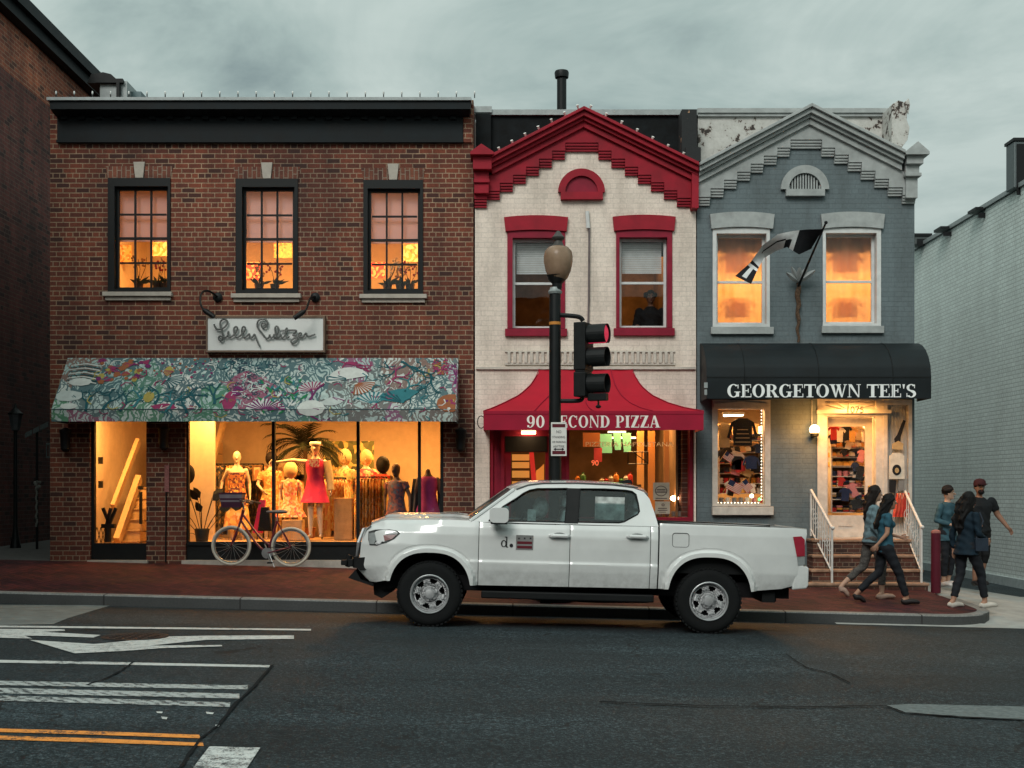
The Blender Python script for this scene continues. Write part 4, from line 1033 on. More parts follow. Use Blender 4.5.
# open display door panel to the side with a metal grid
dp = MB(); X0, X1 = fx(882.8), fx(911.5)
dp.slab(rect(X0, X1, fz(539), fz(400)), [rect(X0 + .07, X1 - .06, fz(533), fz(405))], YF - .03, YF + .05); dp.box(X0 + .07, X1 - .06, YF + .052, YF + .06, fz(533), fz(405), 0)
dp.build('display_panel', trimw, gh)
gr = MB()
for i in range(9): gr.tube([(X0 + .07 + i * .048, YF + .02, fz(533)), (X0 + .07 + i * .048, YF + .02, fz(405))], .006, 5)
gr.build('grille', trimg, gh)
# barrel awning
BY = YF - .72; bx0, bx1 = PX(703.5, 20.1), fx(916.5)
ba = thing('barrel_awning', 'black curved canvas awning over the souvenir shop with white serif letters', 'awning', (PX(810, YF), YF, PZ(398, BY)))
zt_, zb_ = fz(344), PZ(398.6, BY); zk = PZ(377, BY)
profl = [(YF - .01, zt_), (YF - .12, zt_ - .003), (YF - .3, zt_ - .06), (YF - .46, zt_ - .15), (YF - .6, zt_ - .285), (YF - .69, zt_ - .43), (BY, zk), (BY, zb_)]
cv = MB()
cv.grid(lambda u, v: (bx0 + (bx1 - bx0) * u, profl[0][0], profl[0][1]), 1, 1) if False else None
def bp(v):
    k = v * (len(profl) - 1); i = min(int(k), len(profl) - 2); q = k - i; return (profl[i][0] + (profl[i + 1][0] - profl[i][0]) * q, profl[i][1] + (profl[i + 1][1] - profl[i][1]) * q)
cv.grid(lambda u, v: (bx0 + (bx1 - bx0) * u, bp(v)[0] + .006 * math.sin(u * 25) * (1 - v), bp(v)[1]), 30, 28)
blc = plain('black_canvas', (.006, .010, .012), .6, Specular_IOR_Level=.25, var=.35, scale=2.5, bmp=.35, bscale=12)
for xx in (bx0, bx1):
    cv.add([(xx, a, b) for a, b in profl] + [(xx, YF - .01, zb_)], [tuple(range(len(profl) + 1))])
cv.build('canvas', blc, ba, sharp=30)
for k in (.17, .5, .83): 
    MB().tube([(bx0 + (bx1 - bx0) * k, bp(i / 14)[0] - .003, bp(i / 14)[1] + .002) for i in range(15)], .007, 5).build('seam', blackm, ba)
MB().box(bx0, bx1, BY - .006, BY - .001, zk - .012, zk + .004).build('seam', blackm, ba)
tmp = MB(); wd = serif(tmp, "GEORGETOWN TEE'S", 1, lambda a, b, d: (a, b, d), gap=.0)
x0 = PX(727, BY); kx = (PX(916.5, BY) - x0) / wd; h = PZ(384.3, BY) - PZ(397.3, BY); lt = MB()
serif(lt, "GEORGETOWN TEE'S", 1, lambda a, b, d: (x0 + a * kx, BY - .001 - d * .3, PZ(397.3, BY) + b * h), gap=.0, depth=.02); lt.build('lettering', plain('white_lettering', (.85, .87, .86), .7, var=.06), ba)
tb = MB().box(PX(704, BY), PX(707.5, BY), BY - .012, BY - .001, PZ(388, BY), PZ(382.5, BY)).box(PX(704.3, BY), PX(707, BY), BY - .012, BY - .001, PZ(395, BY), PZ(389.5, BY)); tb.build('tag', lead, ba)
# globe lamp beside the door
wl = thing('wall_lamp', 'glowing round globe lamp on the grey wall beside the shop door', 'wall light', (fx(812.5), YF, fz(430)))
MB().lathe([(.02, -.12), (.07, -.11), (.075, -.06), (.05, -.05)], (fx(812.5), YF - .14, fz(430)), 14).box(fx(812.5) - .03, fx(812.5) + .03, YF - .15, YF - .001, fz(430) - .12, fz(430) - .08).build('fitting', blackm, wl)
MB().ball((fx(812.5), YF - .14, fz(430)), .085, .085, .085, 16).build('globe', glow('globe_glass', (1, .62, .28), 9), wl)
MB().tube([(fx(811.5), YF - .02, fz(428)), (fx(811.5), YF - .02, fz(400))], .01, 6).build('conduit', trimg, wl)
lamp('globe_lamp', (fx(812.5), YF - .27, fz(430)), 30, (1, .44, .11), .09, typ='POINT')
for i, x in enumerate((fx(742), fx(850))):
    ceiling_light(x, YF + 1.0, 3.3, 'ceiling light inside the souvenir shop %s' % ('above the display window' if i == 0 else 'behind the glass door'), 170, .4, (1, .52, .18))
lamp('awning_lamp', (fx(850), YF - .35, fz(402)), 34, (1, .46, .12), .5)
# strip light over the display
sl2 = thing('strip_light', 'short white fluorescent strip at the top of the souvenir display window', 'strip light', (fx(735), YF + .35, fz(414)))
MB().box(fx(726), fx(748), YF + .3, YF + .36, fz(413.6), fz(411)).build('housing', whitep, sl2); MB().tube([(fx(727), YF + .33, fz(414.6)), (fx(747), YF + .33, fz(413.8))], .014, 8).build('tube', glow('tube_white', (1, .85, .65), 16), sl2)

# the house row across the street, behind the viewer
oh = thing('opposite_house', 'plain brick house row across the street behind the viewer', 'building', (0, -9, 0))
MB().slab(rect(-32, 32, -1, 9.5), [rect(-29 + i * 4.6, -27.2 + i * 4.6, z, z + 1.9) for i in range(13) for z in (1.2, 5.4)], -9.3, -9.0).build('wall', brick_red, oh)
MB().box(-32, 32, -9.6, -9.4, -1, 9.4).build('window', dark, oh)
MB().box(-32, 32, -20, -9.61, 9.2, 9.5).build('roof', tarm, oh)
# ================================================================ printed awning of the brick shop
rnd = random.Random(11)
def coral_fabric():
    m, nt, out = new_mat('printed_canvas')
    v = coords(nt, 'xz')
    wn = N(nt, 'ShaderNodeTexNoise', Scale=3.0, Detail=3.0); nt.links.new(v, wn.inputs['Vector'])
    wv = N(nt, 'ShaderNodeVectorMath', operation='MULTIPLY_ADD'); nt.links.new(wn.outputs['Color'], wv.inputs[0]); wv.inputs[1].default_value = (.45, .45, 0); nt.links.new(v, wv.inputs[2])
    v2 = wv.outputs[0]
    reg = N(nt, 'ShaderNodeTexVoronoi', feature='F1', Scale=1.7); nt.links.new(v2, reg.inputs['Vector'])
    s = N(nt, 'ShaderNodeSeparateColor'); nt.links.new(reg.outputs['Color'], s.inputs[0])
    n1 = noise(nt, v, 14, 3, .6)
    basec = ramp(nt, s.outputs[0], [(.0, (.42, .46, .44)), (.35, (.28, .38, .37)), (.6, (.52, .52, .49)), (.85, (.36, .44, .42))])
    basec = mixc(nt, .6, basec, ramp(nt, n1, [(.35, (.55, .6, .6)), (.65, (1.25, 1.25, 1.2))]), 'MULTIPLY')
    line = ramp(nt, s.outputs[1], [(.0, (.010, .07, .085)), (.38, (.012, .06, .075)), (.42, (.22, .03, .08)), (.56, (.16, .02, .10)), (.60, (.02, .16, .06)), (.70, (.03, .09, .10)), (.93, (.15, .06, .04))])
    for e in []: pass
    vo = N(nt, 'ShaderNodeTexVoronoi', feature='DISTANCE_TO_EDGE', Scale=11.0); nt.links.new(v2, vo.inputs['Vector'])
    vo2 = N(nt, 'ShaderNodeTexVoronoi', feature='DISTANCE_TO_EDGE', Scale=5.0); nt.links.new(v2, vo2.inputs['Vector'])
    l1 = math_(nt, 'LESS_THAN', vo.outputs['Distance'], .10); l2 = math_(nt, 'LESS_THAN', vo2.outputs['Distance'], .07)
    wa = N(nt, 'ShaderNodeTexWave', wave_type='RINGS', rings_direction='SPHERICAL', Scale=4.5, Distortion=9.0, Detail=2.0); nt.links.new(v2, wa.inputs['Vector'])
    l3 = math_(nt, 'MULTIPLY', math_(nt, 'GREATER_THAN', wa.outputs['Fac'], .66), math_(nt, 'GREATER_THAN', s.outputs[2], .45))
    ll = math_(nt, 'MAXIMUM', math_(nt, 'MULTIPLY', l1, math_(nt, 'LESS_THAN', s.outputs[2], .6)), math_(nt, 'MAXIMUM', l2, l3))
    c = mixc(nt, math_(nt, 'MULTIPLY', ll, .85), basec, line)
    principled(nt, out, c, .8, 0, bump(nt, noise(nt, v, 8, 3), .2, .01)); return m
AYB = 19.76
pa = thing('printed_awning', 'wide sloped awning printed with teal and magenta coral shapes over the boutique window', 'awning', (fx(255), YF, PZ(421, AYB)))
pX0, pX1 = -7.4, -.895; pzt = fz(358); pzf = PZ(409.5, AYB); pzb = PZ(421.5, AYB)
def apt(a, s, lift=0):
    """a along, s 0 top .. 1 fold .. 1.24 bottom edge"""
    x = pX0 + (pX1 - pX0) * a
    if s <= 1: Y = YF - .01 + (AYB - YF + .01) * s; z = pzt + (pzf - pzt) * s
    else: Y = AYB; z = pzf + (pzb - pzf) * (s - 1) / .24
    return Vector((x, Y - lift * (.8 if s <= 1 else 1), z + (lift * .55 if s <= 1 else 0)))
mb = MB()
mb.grid(lambda u, v: tuple(apt(u, v * 1.24) + Vector((0, 0, -.012 * math.sin(u * 6 * math.pi) ** 2 * math.sin(min(1, v * 1.24) * math.pi)))), 48, 31)
for a in (0, 1):
    mb.add([apt(a, 0), apt(a, 1), apt(a, 1.24), (pX0 if a == 0 else pX1, YF - .01, pzb)], [(0, 1, 2, 3)])
PAL = [(.012, .075, .09), (.24, .03, .09), (.14, .02, .10), (.015, .17, .06), (.26, .09, .04), (.34, .27, .07), (.42, .46, .44), (.03, .15, .17), (.50, .52, .49), (.02, .03, .06)]
pal = [coral_fabric()] + [plain('print_ink_%s' % n, c, .8, var=.12) for n, c in zip(['teal', 'magenta', 'plum', 'green', 'orange', 'yellow', 'mist', 'sea', 'chalk', 'navy'], PAL)]
LA = (pX1 - pX0); LS = math.hypot(YF - AYB, pzt - pzf)
lay = [0]
def patch(poly, mi):
    """one printed shape; poly in metres along, metres down the slope"""
    lay[0] += 1; lift = .003 + (lay[0] % 40) * .00022
    cells = []
    pts = [(min(.998, max(.002, x / LA)), min(1.235, max(.005, y / LS))) for x, y in poly]
    for lo, hi in ((0, 1), (1, 1.24)):
        # clip to the band between lo and hi
        def clip(ps, f, keep):
            o = []
            for i in range(len(ps)):
                p, q = ps[i], ps[(i + 1) % len(ps)]; a, b = f(p), f(q)
                if a >= 0: o.append(p)
                if (a >= 0) != (b >= 0): t = a / (a - b); o.append((p[0] + (q[0] - p[0]) * t, p[1] + (q[1] - p[1]) * t))
            return o
        ps = clip(pts, lambda p: p[1] - lo, 1); ps = clip(ps, lambda p: hi - p[1], 1) if ps else ps
        if len(ps) >= 3:
            tr = tessellate_polygon([[Vector((a * LA, b, 0)) for a, b in ps]])
            mb.add([apt(a, b, lift + .012 * 0) for a, b in ps], [tuple(t) for t in tr], mi)
def strokep(p, w0, w1, mi):
    L, Rr = [], []
    for i in range(len(p)):
        a, b = p[max(0, i - 1)], p[min(len(p) - 1, i + 1)]; dx, dy = b[0] - a[0], b[1] - a[1]; l = math.hypot(dx, dy) or 1; w_ = w0 + (w1 - w0) * i / (len(p) - 1)
        L.append((p[i][0] - dy / l * w_, p[i][1] + dx / l * w_)); Rr.append((p[i][0] + dy / l * w_, p[i][1] - dx / l * w_))
    for i in range(len(p) - 1): patch([L[i], L[i + 1], Rr[i + 1], Rr[i]], mi)
def coral(x, y, ang, ln, w_, mi, d=0):
    pts = [(x, y)]; a = ang
    for k in range(4): a += rnd.uniform(-.35, .35); x += math.cos(a) * ln / 4; y += math.sin(a) * ln / 4; pts.append((x, y))
    strokep(pts, w_, w_ * .7, mi)
    if d < 3:
        for s in (-1, 1): coral(x, y, a + s * rnd.uniform(.35, .75), ln * .72, w_ * .68, mi, d + 1)
def fan(x, y, r, a0, a1, n, mi, mi2):
    r *= .8
    patch([(x, y)] + [(x + r * math.cos(a0 + (a1 - a0) * i / 10), y + r * .8 * math.sin(a0 + (a1 - a0) * i / 10)) for i in range(11)], mi2)
    for i in range(n):
        a = a0 + (a1 - a0) * (i + .5) / n; strokep([(x + r * .12 * math.cos(a), y + r * .1 * math.sin(a)), (x + r * .6 * math.cos(a + .05), y + r * .5 * math.sin(a + .05)), (x + r * math.cos(a + .1), y + r * .82 * math.sin(a + .1))], r * .02, r * .05, mi)
def leaf(x, y, a, ln, w_, mi):
    ca, sa = math.cos(a), math.sin(a); p = []
    for t, k in ((0, 0), (.25, .8), (.5, 1), (.8, .6), (1, 0), (.8, -.6), (.5, -1), (.25, -.8)): p.append((x + ca * ln * t - sa * w_ * k, y + sa * ln * t + ca * w_ * k))
    patch(p, mi)
U = LA / 390.0   # one picture pixel along
def P_(px, py): return ((px - 62) * U, (py - 358) / 52 * LS)
for k in range(150):      # fine cream, pink and blue squiggles under the large shapes
    x, y = P_(rnd.uniform(90, 455), rnd.uniform(360, 419)); a = rnd.uniform(0, 6.3); l = rnd.uniform(.05, .11); mi = rnd.choice([7, 9, 9, 2, 2, 8, 1, 6])
    strokep([(x, y), (x + l * math.cos(a), y + l * math.sin(a)), (x + l * 1.7 * math.cos(a + .5), y + l * 1.7 * math.sin(a + .5)), (x + l * 2 * math.cos(a + .9), y + l * 2 * math.sin(a + .9))], .012, .005, mi)
# zones from the alley end to the white house end
for k in range(9): x, y = P_(68, 366 + k * 2.2); strokep([(x, y), (x + .25, y - .04), (x + .5, y + .02)], .008, .012, 1 if k % 2 else 9)
for (px, py, r_) in ((82, 383, .15), (74, 397, .2), (78, 407, .11)): 
    x, y = P_(px, py); patch([(x + r_ * 1.3 * math.cos(t * .7), y + r_ * .6 * math.sin(t * .7)) for t in range(9)], 9 if r_ < .2 else 7)
for k in range(34):
    x, y = P_(rnd.uniform(92, 150), rnd.uniform(360, 382)); rr_ = rnd.uniform(.03, .075); mi = rnd.choice([5, 5, 2, 3, 6, 5])
    patch([(x + rr_ * math.cos(t * 1.05) * rnd.uniform(.6, 1.2), y + rr_ * math.sin(t * 1.05) * rnd.uniform(.6, 1.2)) for t in range(6)], mi)
    if k % 3 == 0: strokep([(x - .08, y + .05), (x, y - .03), (x + .09, y + .02)], .012, .008, 2)
for k in range(46):
    x, y = P_(rnd.uniform(140, 215), rnd.uniform(359, 379)); rr_ = rnd.uniform(.012, .028); patch([(x + rr_ * math.cos(t * 1.05), y + rr_ * math.sin(t * 1.05)) for t in range(6)], rnd.choice([3, 2, 5, 3]))
for (px, py, an, mi) in ((95, 412, -1.3, 1), (112, 410, -1.7, 1), (128, 412, -1.5, 1), (140, 408, -1.2, 8), (160, 405, -.9, 1), (182, 402, -.5, 1), (172, 412, -1.2, 8), (205, 408, -2, 1), (218, 405, -1.5, 1), (192, 414, -1.8, 1)):
    x, y = P_(px, py); coral(x, y, an, .2, .026, mi)
fan(*P_(165, 380), .34, -.6, 1.2, 7, 1, 7)
fan(*P_(172, 372), .22, 2.2, 4.2, 7, 2, 6)
for (px, py, w_, h_, mi) in ((170, 408, 14, 3.5, 2), (195, 408, 6, 2, 3), (232, 402, 7, 10, 2), (238, 392, 6, 5, 3)):
    x, y = P_(px, py); patch([(x + w_ * U * math.cos(t * .5) * rnd.uniform(.75, 1.1), y + h_ / 52 * LS * math.sin(t * .5) * rnd.uniform(.75, 1.1)) for t in range(13)], mi)
    for k in range(6): strokep([(x + rnd.uniform(-.1, .1), y + rnd.uniform(-.05, .05)), (x + rnd.uniform(-.1, .1), y + rnd.uniform(-.05, .05))], .008, .006, rnd.choice([9, 5, 1]))
x, y = P_(153, 398); patch([(x + .09 * math.cos(t * .7), y + .12 * math.sin(t * .7)) for t in range(9)], 6)
for k in range(120):
    x, y = P_(rnd.uniform(225, 268), rnd.uniform(359, 398)); a = rnd.uniform(0, 6.3); strokep([(x, y), (x + .05 * math.cos(a), y + .05 * math.sin(a)), (x + .08 * math.cos(a + .7), y + .08 * math.sin(a + .7))], .009, .006, rnd.choice([10, 1, 9, 1]))
for k in range(60):
    x, y = P_(rnd.uniform(258, 300), rnd.uniform(380, 416)); leaf(x, y, rnd.uniform(-2.6, -.6), rnd.uniform(.08, .2), rnd.uniform(.012, .026), rnd.choice([4, 4, 8, 9]))
for (px, py, r_, a0, a1, n, m1, m2) in ((312, 392, .33, 3.0, 5.4, 9, 2, 7), (345, 380, .42, 2.8, 6.0, 11, 1, 9), (352, 384, .4, -.2, 1.6, 9, 5, 9), (330, 398, .3, .2, 2.4, 8, 3, 7), (372, 405, .42, -2.8, -.6, 9, 8, 7), (400, 404, .5, -2.9, -.9, 9, 1, 8), (268, 411, .4, -3.0, -.1, 13, 3, 9), (312, 409, .28, 0, 6.2, 16, 3, 9)):
    fan(*P_(px, py), r_, a0, a1, n, m1, m2)
for (px, py, an, mi) in ((340, 363, .1, 2), (352, 363, 3.1, 2), (385, 385, -.8, 2), (362, 395, .4, 2), (408, 368, .9, 1), (400, 366, 2.4, 1), (395, 362, .4, 1), (418, 388, 2.2, 1), (400, 395, -.9, 8), (425, 375, 1.1, 1), (310, 405, -1.5, 3), (308, 412, 1.4, 3), (450, 385, -1.6, 3)):
    x, y = P_(px, py); coral(x, y, an, .19, .024, mi)
for k in range(60):
    x, y = P_(rnd.uniform(427, 443), rnd.uniform(360, 375)); rr_ = .022; patch([(x + rr_ * math.cos(t * 1.3), y + rr_ * math.sin(t * 1.3)) for t in range(5)], rnd.choice([2, 2, 5]))
x, y = P_(447, 404); patch([(x + .24 * math.cos(t * .5), y + .2 * math.sin(t * .5)) for t in range(13)], 5)
for k in range(26): a = rnd.uniform(0, 6.3); r_ = rnd.uniform(0, .2); xx, yy = x + r_ * math.cos(a), y + r_ * .8 * math.sin(a); patch([(xx + .03 * math.cos(t * 1.3), yy + .03 * math.sin(t * 1.3)) for t in range(5)], rnd.choice([2, 3, 6, 2, 9]))
mb.build('canvas', pal, pa, sharp=50)
MB().tube([tuple(apt(i / 20, 1, .004)) for i in range(21)], .007, 5).build('seam', plain('seam_thread', (.06, .10, .11), .8), pa)
MB().tube([(pX0, YF - .02, pzb + .02), (pX0, AYB + .02, pzb + .02), (pX1, AYB + .02, pzb + .02), (pX1, YF - .02, pzb + .02)], .014, 6).build('frame', blackm, pa)

# ---------------------------------------------------------------- script sign with goosenecks
sb = thing('script_sign', 'white board sign with grey raised script lettering above the printed awning', 'sign', (fx(267), YF, fz(352)))
MB().box(fx(209.3), fx(324.7), YF - .12, YF - .02, fz(351.5), fz(318.7)).build('board', plain('white_sign_board', (.70, .71, .69), .6, var=.07, scale=2), sb)
MB().slab(rect(fx(208), fx(326), fz(353), fz(317.2)), [rect(fx(209.6), fx(324.4), fz(351.2), fz(319))], YF - .135, YF - .001).build('frame', plain('sign_edge', (.16, .11, .08), .6), sb)
def cro(x, y): return (fx(195 + x / 6.827), YF - .165, fz(280 + y / 6.827))
strokes = [
 [(146, 310), (152, 330), (166, 345), (190, 345), (215, 335), (236, 310), (238, 288), (222, 276), (200, 280), (186, 298), (190, 330), (202, 362), (210, 392), (206, 418), (190, 425), (176, 410), (180, 392), (200, 392), (222, 402), (238, 392), (246, 370), (243, 356), (240, 380), (250, 400), (266, 395), (285, 378), (304, 352), (306, 332), (292, 326), (280, 340), (282, 375), (296, 398), (316, 396), (338, 375), (358, 350), (358, 330), (344, 326), (334, 342), (336, 378), (350, 400), (368, 394), (382, 376), (388, 378), (386, 396), (398, 404), (412, 392), (420, 374), (428, 400), (440, 428), (454, 460)],
 [(500, 312), (486, 300), (470, 304), (466, 322), (478, 338), (500, 330), (512, 306), (502, 282), (474, 272), (446, 284), (436, 312), (444, 340), (468, 366), (490, 396), (505, 412), (520, 398), (524, 376), (524, 396), (540, 404), (552, 388), (552, 374), (556, 398), (568, 398), (584, 360), (584, 334), (568, 322), (558, 336), (562, 372), (576, 400), (592, 398), (602, 376), (600, 396), (612, 404), (628, 386), (642, 350), (640, 334), (630, 350), (630, 392), (644, 402), (658, 392)],
 [(598, 356), (640, 352), (708, 350), (698, 366), (676, 388), (694, 382), (712, 394), (712, 420), (694, 440), (670, 438), (666, 422), (690, 406), (716, 396), (736, 384), (738, 370), (724, 370), (718, 388), (734, 402), (754, 394), (764, 374), (772, 372), (774, 390), (790, 394), (812, 386), (832, 380)]]
scm = plain('script_metal', (.12, .125, .12), .5, .2)
def smooth(p, k=2):
    for _ in range(k):
        q = [p[0]]
        for a, b in zip(p, p[1:]): q += [(a[0] * .75 + b[0] * .25, a[1] * .75 + b[1] * .25), (a[0] * .25 + b[0] * .75, a[1] * .25 + b[1] * .75)]
        p = q + [p[-1]]
    return p
mb = MB()
for st_ in strokes:
    mb.tube([cro(x, y) for x, y in smooth(st_)], .0150, 7)
mb.build('lettering', scm, sb)
MB().box(fx(300), fx(322), YF - .17, YF - .16, fz(337), fz(336)).build('x', scm, sb) if False else None
def gooseneck(xb, side, label):
    t = thing('gooseneck_lamp', label, 'wall light', (fx(xb), YF, fz(298)))
    s = side
    MB().lathe([(.075, -.0), (.08, -.03), (.05, -.055), (.015, -.06)], (fx(xb), YF - .0, fz(297.5)), 16, axis='y').build('mounting', blackm, t)
    pts = [(fx(xb), YF - .05, fz(297)), (fx(xb - s * 5), YF - .2, fz(293)), (fx(xb - s * 9), YF - .35, fz(294)), (fx(xb - s * 11), YF - .45, fz(300)), (fx(xb - s * 10), YF - .5, fz(309)), (fx(xb - s * 7), YF - .5, fz(314))]
    if side < 0: pts = [(fx(xb), YF - .05, fz(297)), (fx(xb - 3), YF - .2, fz(299)), (fx(xb - 4), YF - .3, fz(305)), (fx(xb - 4.5), YF - .42, fz(312)), (fx(xb - 6), YF - .46, fz(315))]
    MB().tube(smooth_v(pts), .018, 7).build('arm', blackm, t)
    e = Vector(pts[-1]); d_ = Vector((.16 * s, -.02, -.11)); MB().tube([e, e + d_ * .3, e + d_ * 1.1], [.03, .045, .04], 10).build('shade', blackm, t)
def smooth_v(p, k=2):
    p = [Vector(a) for a in p]
    for _ in range(k):
        q = [p[0]]
        for a, b in zip(p, p[1:]): q += [a * .75 + b * .25, a * .25 + b * .75]
        p = q + [p[-1]]
    return p
gooseneck(218, 1, 'black gooseneck lamp over the first letter of the script sign')
gooseneck(315.5, -1, 'black gooseneck lamp over the last letters of the script sign')

# ---------------------------------------------------------------- street lamp with the traffic signal
LY = 16.95; LX = PX(555, LY)
def lx(x): return PX(x, LY)
def lz(y): return PZ(y, LY)
LZ0 = walk_z(LX, LY)
sl3 = thing('street_lamp', 'tall black lamp post with brown urn shaped globe beside the pickup', 'street lamp', (LX, LY, LZ0))
MB().lathe([(.26, 0), (.26, .1), (.2, .14), (.19, .6), (.14, .75), (.095, .9), (.09, 1.1), (.083, 2.6), (.078, 4.2), (.075, lz(294) - LZ0)], (LX, LY, LZ0), 16).build('pole', blackm, sl3)
MB().lathe([(.09, 0), (.1, .03), (.075, .06), (.07, .09)], (LX, LY, lz(294)), 14).build('collar', lead, sl3)
MB().lathe([(.065, 0), (.07, .08), (.12, .13), (.13, .17), (.15, .19), (.1, .2)], (PX(557, LY), LY, lz(289.5)), 18).build('holder', blackm, sl3)
def globe_mat():
    m, nt, out = new_mat('lamp_globe'); v = coords(nt); n1 = noise(nt, v, 3, 3)
    c = ramp(nt, n1, [(.35, (.26, .17, .11)), (.65, (.42, .29, .20))])
    p = principled(nt, out, c, .25, 0, None, Transmission_Weight=.25, IOR=1.3); return m
gx_ = PX(558.2, LY)
MB().lathe([(.09, 0), (.13, .04), (.175, .14), (.2, .26), (.2, .34), (.185, .41), (.14, .46), (.10, .475)], (gx_, LY, lz(281)), 28).build('globe', globe_mat(), sl3)
MB().lathe([(.13, 0), (.11, .02), (.075, .055), (.055, .11), (.085, .135), (.09, .16), (.06, .19), (.045, .215), (.03, .235), (.012, .25)], (gx_, LY, lz(249)), 18).build('finial', plain('dull_bronze', (.06, .055, .05), .5, .4), sl3)
MB().lathe([(.082, 0), (.084, .04)], (LX, LY, lz(325)), 14).build('orange_tag', plain('orange_tape', (.6, .24, .05), .6), sl3)
tsx = lx(584)
ts = thing('traffic_signal', 'black three lens traffic signal with red lit, bracketed to the lamp post', 'traffic signal', (tsx, LY - .1, lz(396)))
br = MB()
br.tube(smooth_v([(LX + .05, LY, lz(315)), (lx(575), LY, lz(316)), (lx(581), LY, lz(317.5)), (lx(583), LY, lz(321))]), .032, 8).tube(smooth_v([(LX + .05, LY, lz(401)), (lx(577), LY, lz(401)), (lx(582), LY, lz(400)), (lx(583), LY, lz(395))]), .03, 8)
br.build('bracket', blackm, ts)
dax = Vector((math.cos(R(24)), -math.sin(R(24)), 0)); nax = Vector((math.sin(R(24)), math.cos(R(24)), 0))
hb = MB(); cx_, cy_ = lx(583.5), LY
def obox3(mb, c, hx, hy, hz, mi=0):
    q = lambda a, b, c2: Vector(c) + dax * a + nax * b + Vector((0, 0, c2))
    mb.hexa([q(-hx, -hy, -hz), q(hx, -hy, -hz), q(hx, hy, -hz), q(-hx, hy, -hz)], [q(-hx, -hy, hz), q(hx, -hy, hz), q(hx, hy, hz), q(-hx, hy, hz)], mi)
zs = (lz(335.5), lz(358.5), lz(385))
for z_ in zs: obox3(hb, (cx_, cy_, z_), .085, .17, .168)
for z_ in (lz(347), lz(371.5)): obox3(hb, (cx_, cy_, z_), .07, .155, .025)
hb.build('housing', blackm, ts, bevel=.012)
for z_ in zs:
    for zz in (-.09, .09): MB().tube([Vector((cx_, cy_, z_ + zz)) - dax * .085, Vector((cx_, cy_, z_ + zz)) - dax * .105], .015, 6).build('hinge', blackm, ts)
redl = glow('red_lens', (.75, .03, .09), .5, (.5, .02, .05)); offl = plain('unlit_lens', (.02, .02, .015), .3)
for i, z_ in enumerate(zs):
    c0 = Vector((cx_, cy_, z_ + .01)) + dax * .08
    vb = MB(); n = 22; L_ = .27
    for k in range(n):
        a0, a1 = R(-62 + 304 * k / n), R(-62 + 304 * (k + 1) / n)
        for (ra, rb_) in ((.138, .130),):
            def pt(a, r, l): return c0 + dax * l + nax * (r * math.cos(a)) + Vector((0, 0, r * math.sin(a)))
            vb.hexa([pt(a0, ra, 0), pt(a1, ra, 0), pt(a1, rb_, 0), pt(a0, rb_, 0)], [pt(a0, ra, L_), pt(a1, ra, L_), pt(a1, rb_, L_), pt(a0, rb_, L_)])
    vb.build('visor', blackm, ts)
    lens = MB(); lo = .235 if i == 0 else .02
    lens.tube([c0 + dax * (0.0), c0 + dax * lo, c0 + dax * (lo + .02), c0 + dax * (lo + .03)], [.128, .128, .09, .01], 20)
    lens.build('lens', redl if i == 0 else offl, ts)
sn = thing('signal_sensor', 'small boxy black camera under the traffic signal', 'camera', (lx(598), LY - .1, lz(402)))
nb = MB(); obox3(nb, (lx(597.5), LY - .08, lz(397.5)), .135, .06, .05); nb.build('housing', blackm, sn, bevel=.01)
MB().tube([(lx(598), LY - .08, lz(401)), (lx(598), LY - .08, lz(407))], .014, 6).ball((lx(598), LY - .08, lz(407)), .04, .04, .025, 8).build('mount', blackm, sn)
# parking sign strapped to the post
PYs = LY - .12
def sx_(x): return PX(x, PYs)
def sz_(y): return PZ(y, PYs)
ps = thing('parking_sign', 'white no standing sign with black arrow strapped on the black post', 'road sign', (sx_(558.5), PYs, sz_(456)))
MB().box(sx_(551), sx_(566.6), PYs, PYs + .008, sz_(456), sz_(422.3)).build('plate', plain('sign_white', (.66, .65, .62), .5, var=.06), ps, bevel=.003)
sm_ = plain('sign_ink', (.02, .02, .025), .6); sr_ = plain('sign_dark_red', (.10, .012, .02), .6)
MB().box(sx_(552.3), sx_(565.3), PYs - .003, PYs - .001, sz_(427.3), sz_(424)).box(sx_(552.3), sx_(565.3), PYs - .003, PYs - .001, sz_(454.2), sz_(450.8)).build('bands', sr_, ps)
for i, (s_, y, sz0) in enumerate((('NO', 433.2, .056), ('STANDING', 438.2, .044), ('OR PARKING', 443, .040), ('ANYTIME', 447.6, .046))):
    t_ = MB(); text_into(t_, s_, sz0, lambda a, b, d, y=y: (sx_(558.8) + a * .8, PYs - .001 - d, sz_(y) + b), .002); t_.build('lettering', sm_, ps)
t_ = MB(); yc = sz_(449.2)
t_.slab([(sx_(553.5), yc), (sx_(555.8), yc + .022), (sx_(555.8), yc + .007), (sx_(562), yc + .007), (sx_(562), yc + .022), (sx_(564.2), yc), (sx_(562), yc - .022), (sx_(562), yc - .007), (sx_(555.8), yc - .007), (sx_(555.8), yc - .022)], (), PYs - .004, PYs - .001); t_.build('arrow', sm_, ps)
MB().box(LX - .03, LX + .03, PYs + .009, LY - .07, sz_(440), sz_(437)).build('strap', lead, ps)
og = tag(MB().box(fx(549.5), fx(560), YF - .01, YF + .05, fz(477), fz(473)).box(fx(549.5), fx(560), YF - .01, YF + .05, fz(472.6), fz(466.5)).build('notice_card', plain('orange_card', (.75, .15, .08), .6), origin=(fx(555), YF, fz(477))), 'small orange notice on the crimson post beside the pizza door', 'notice')

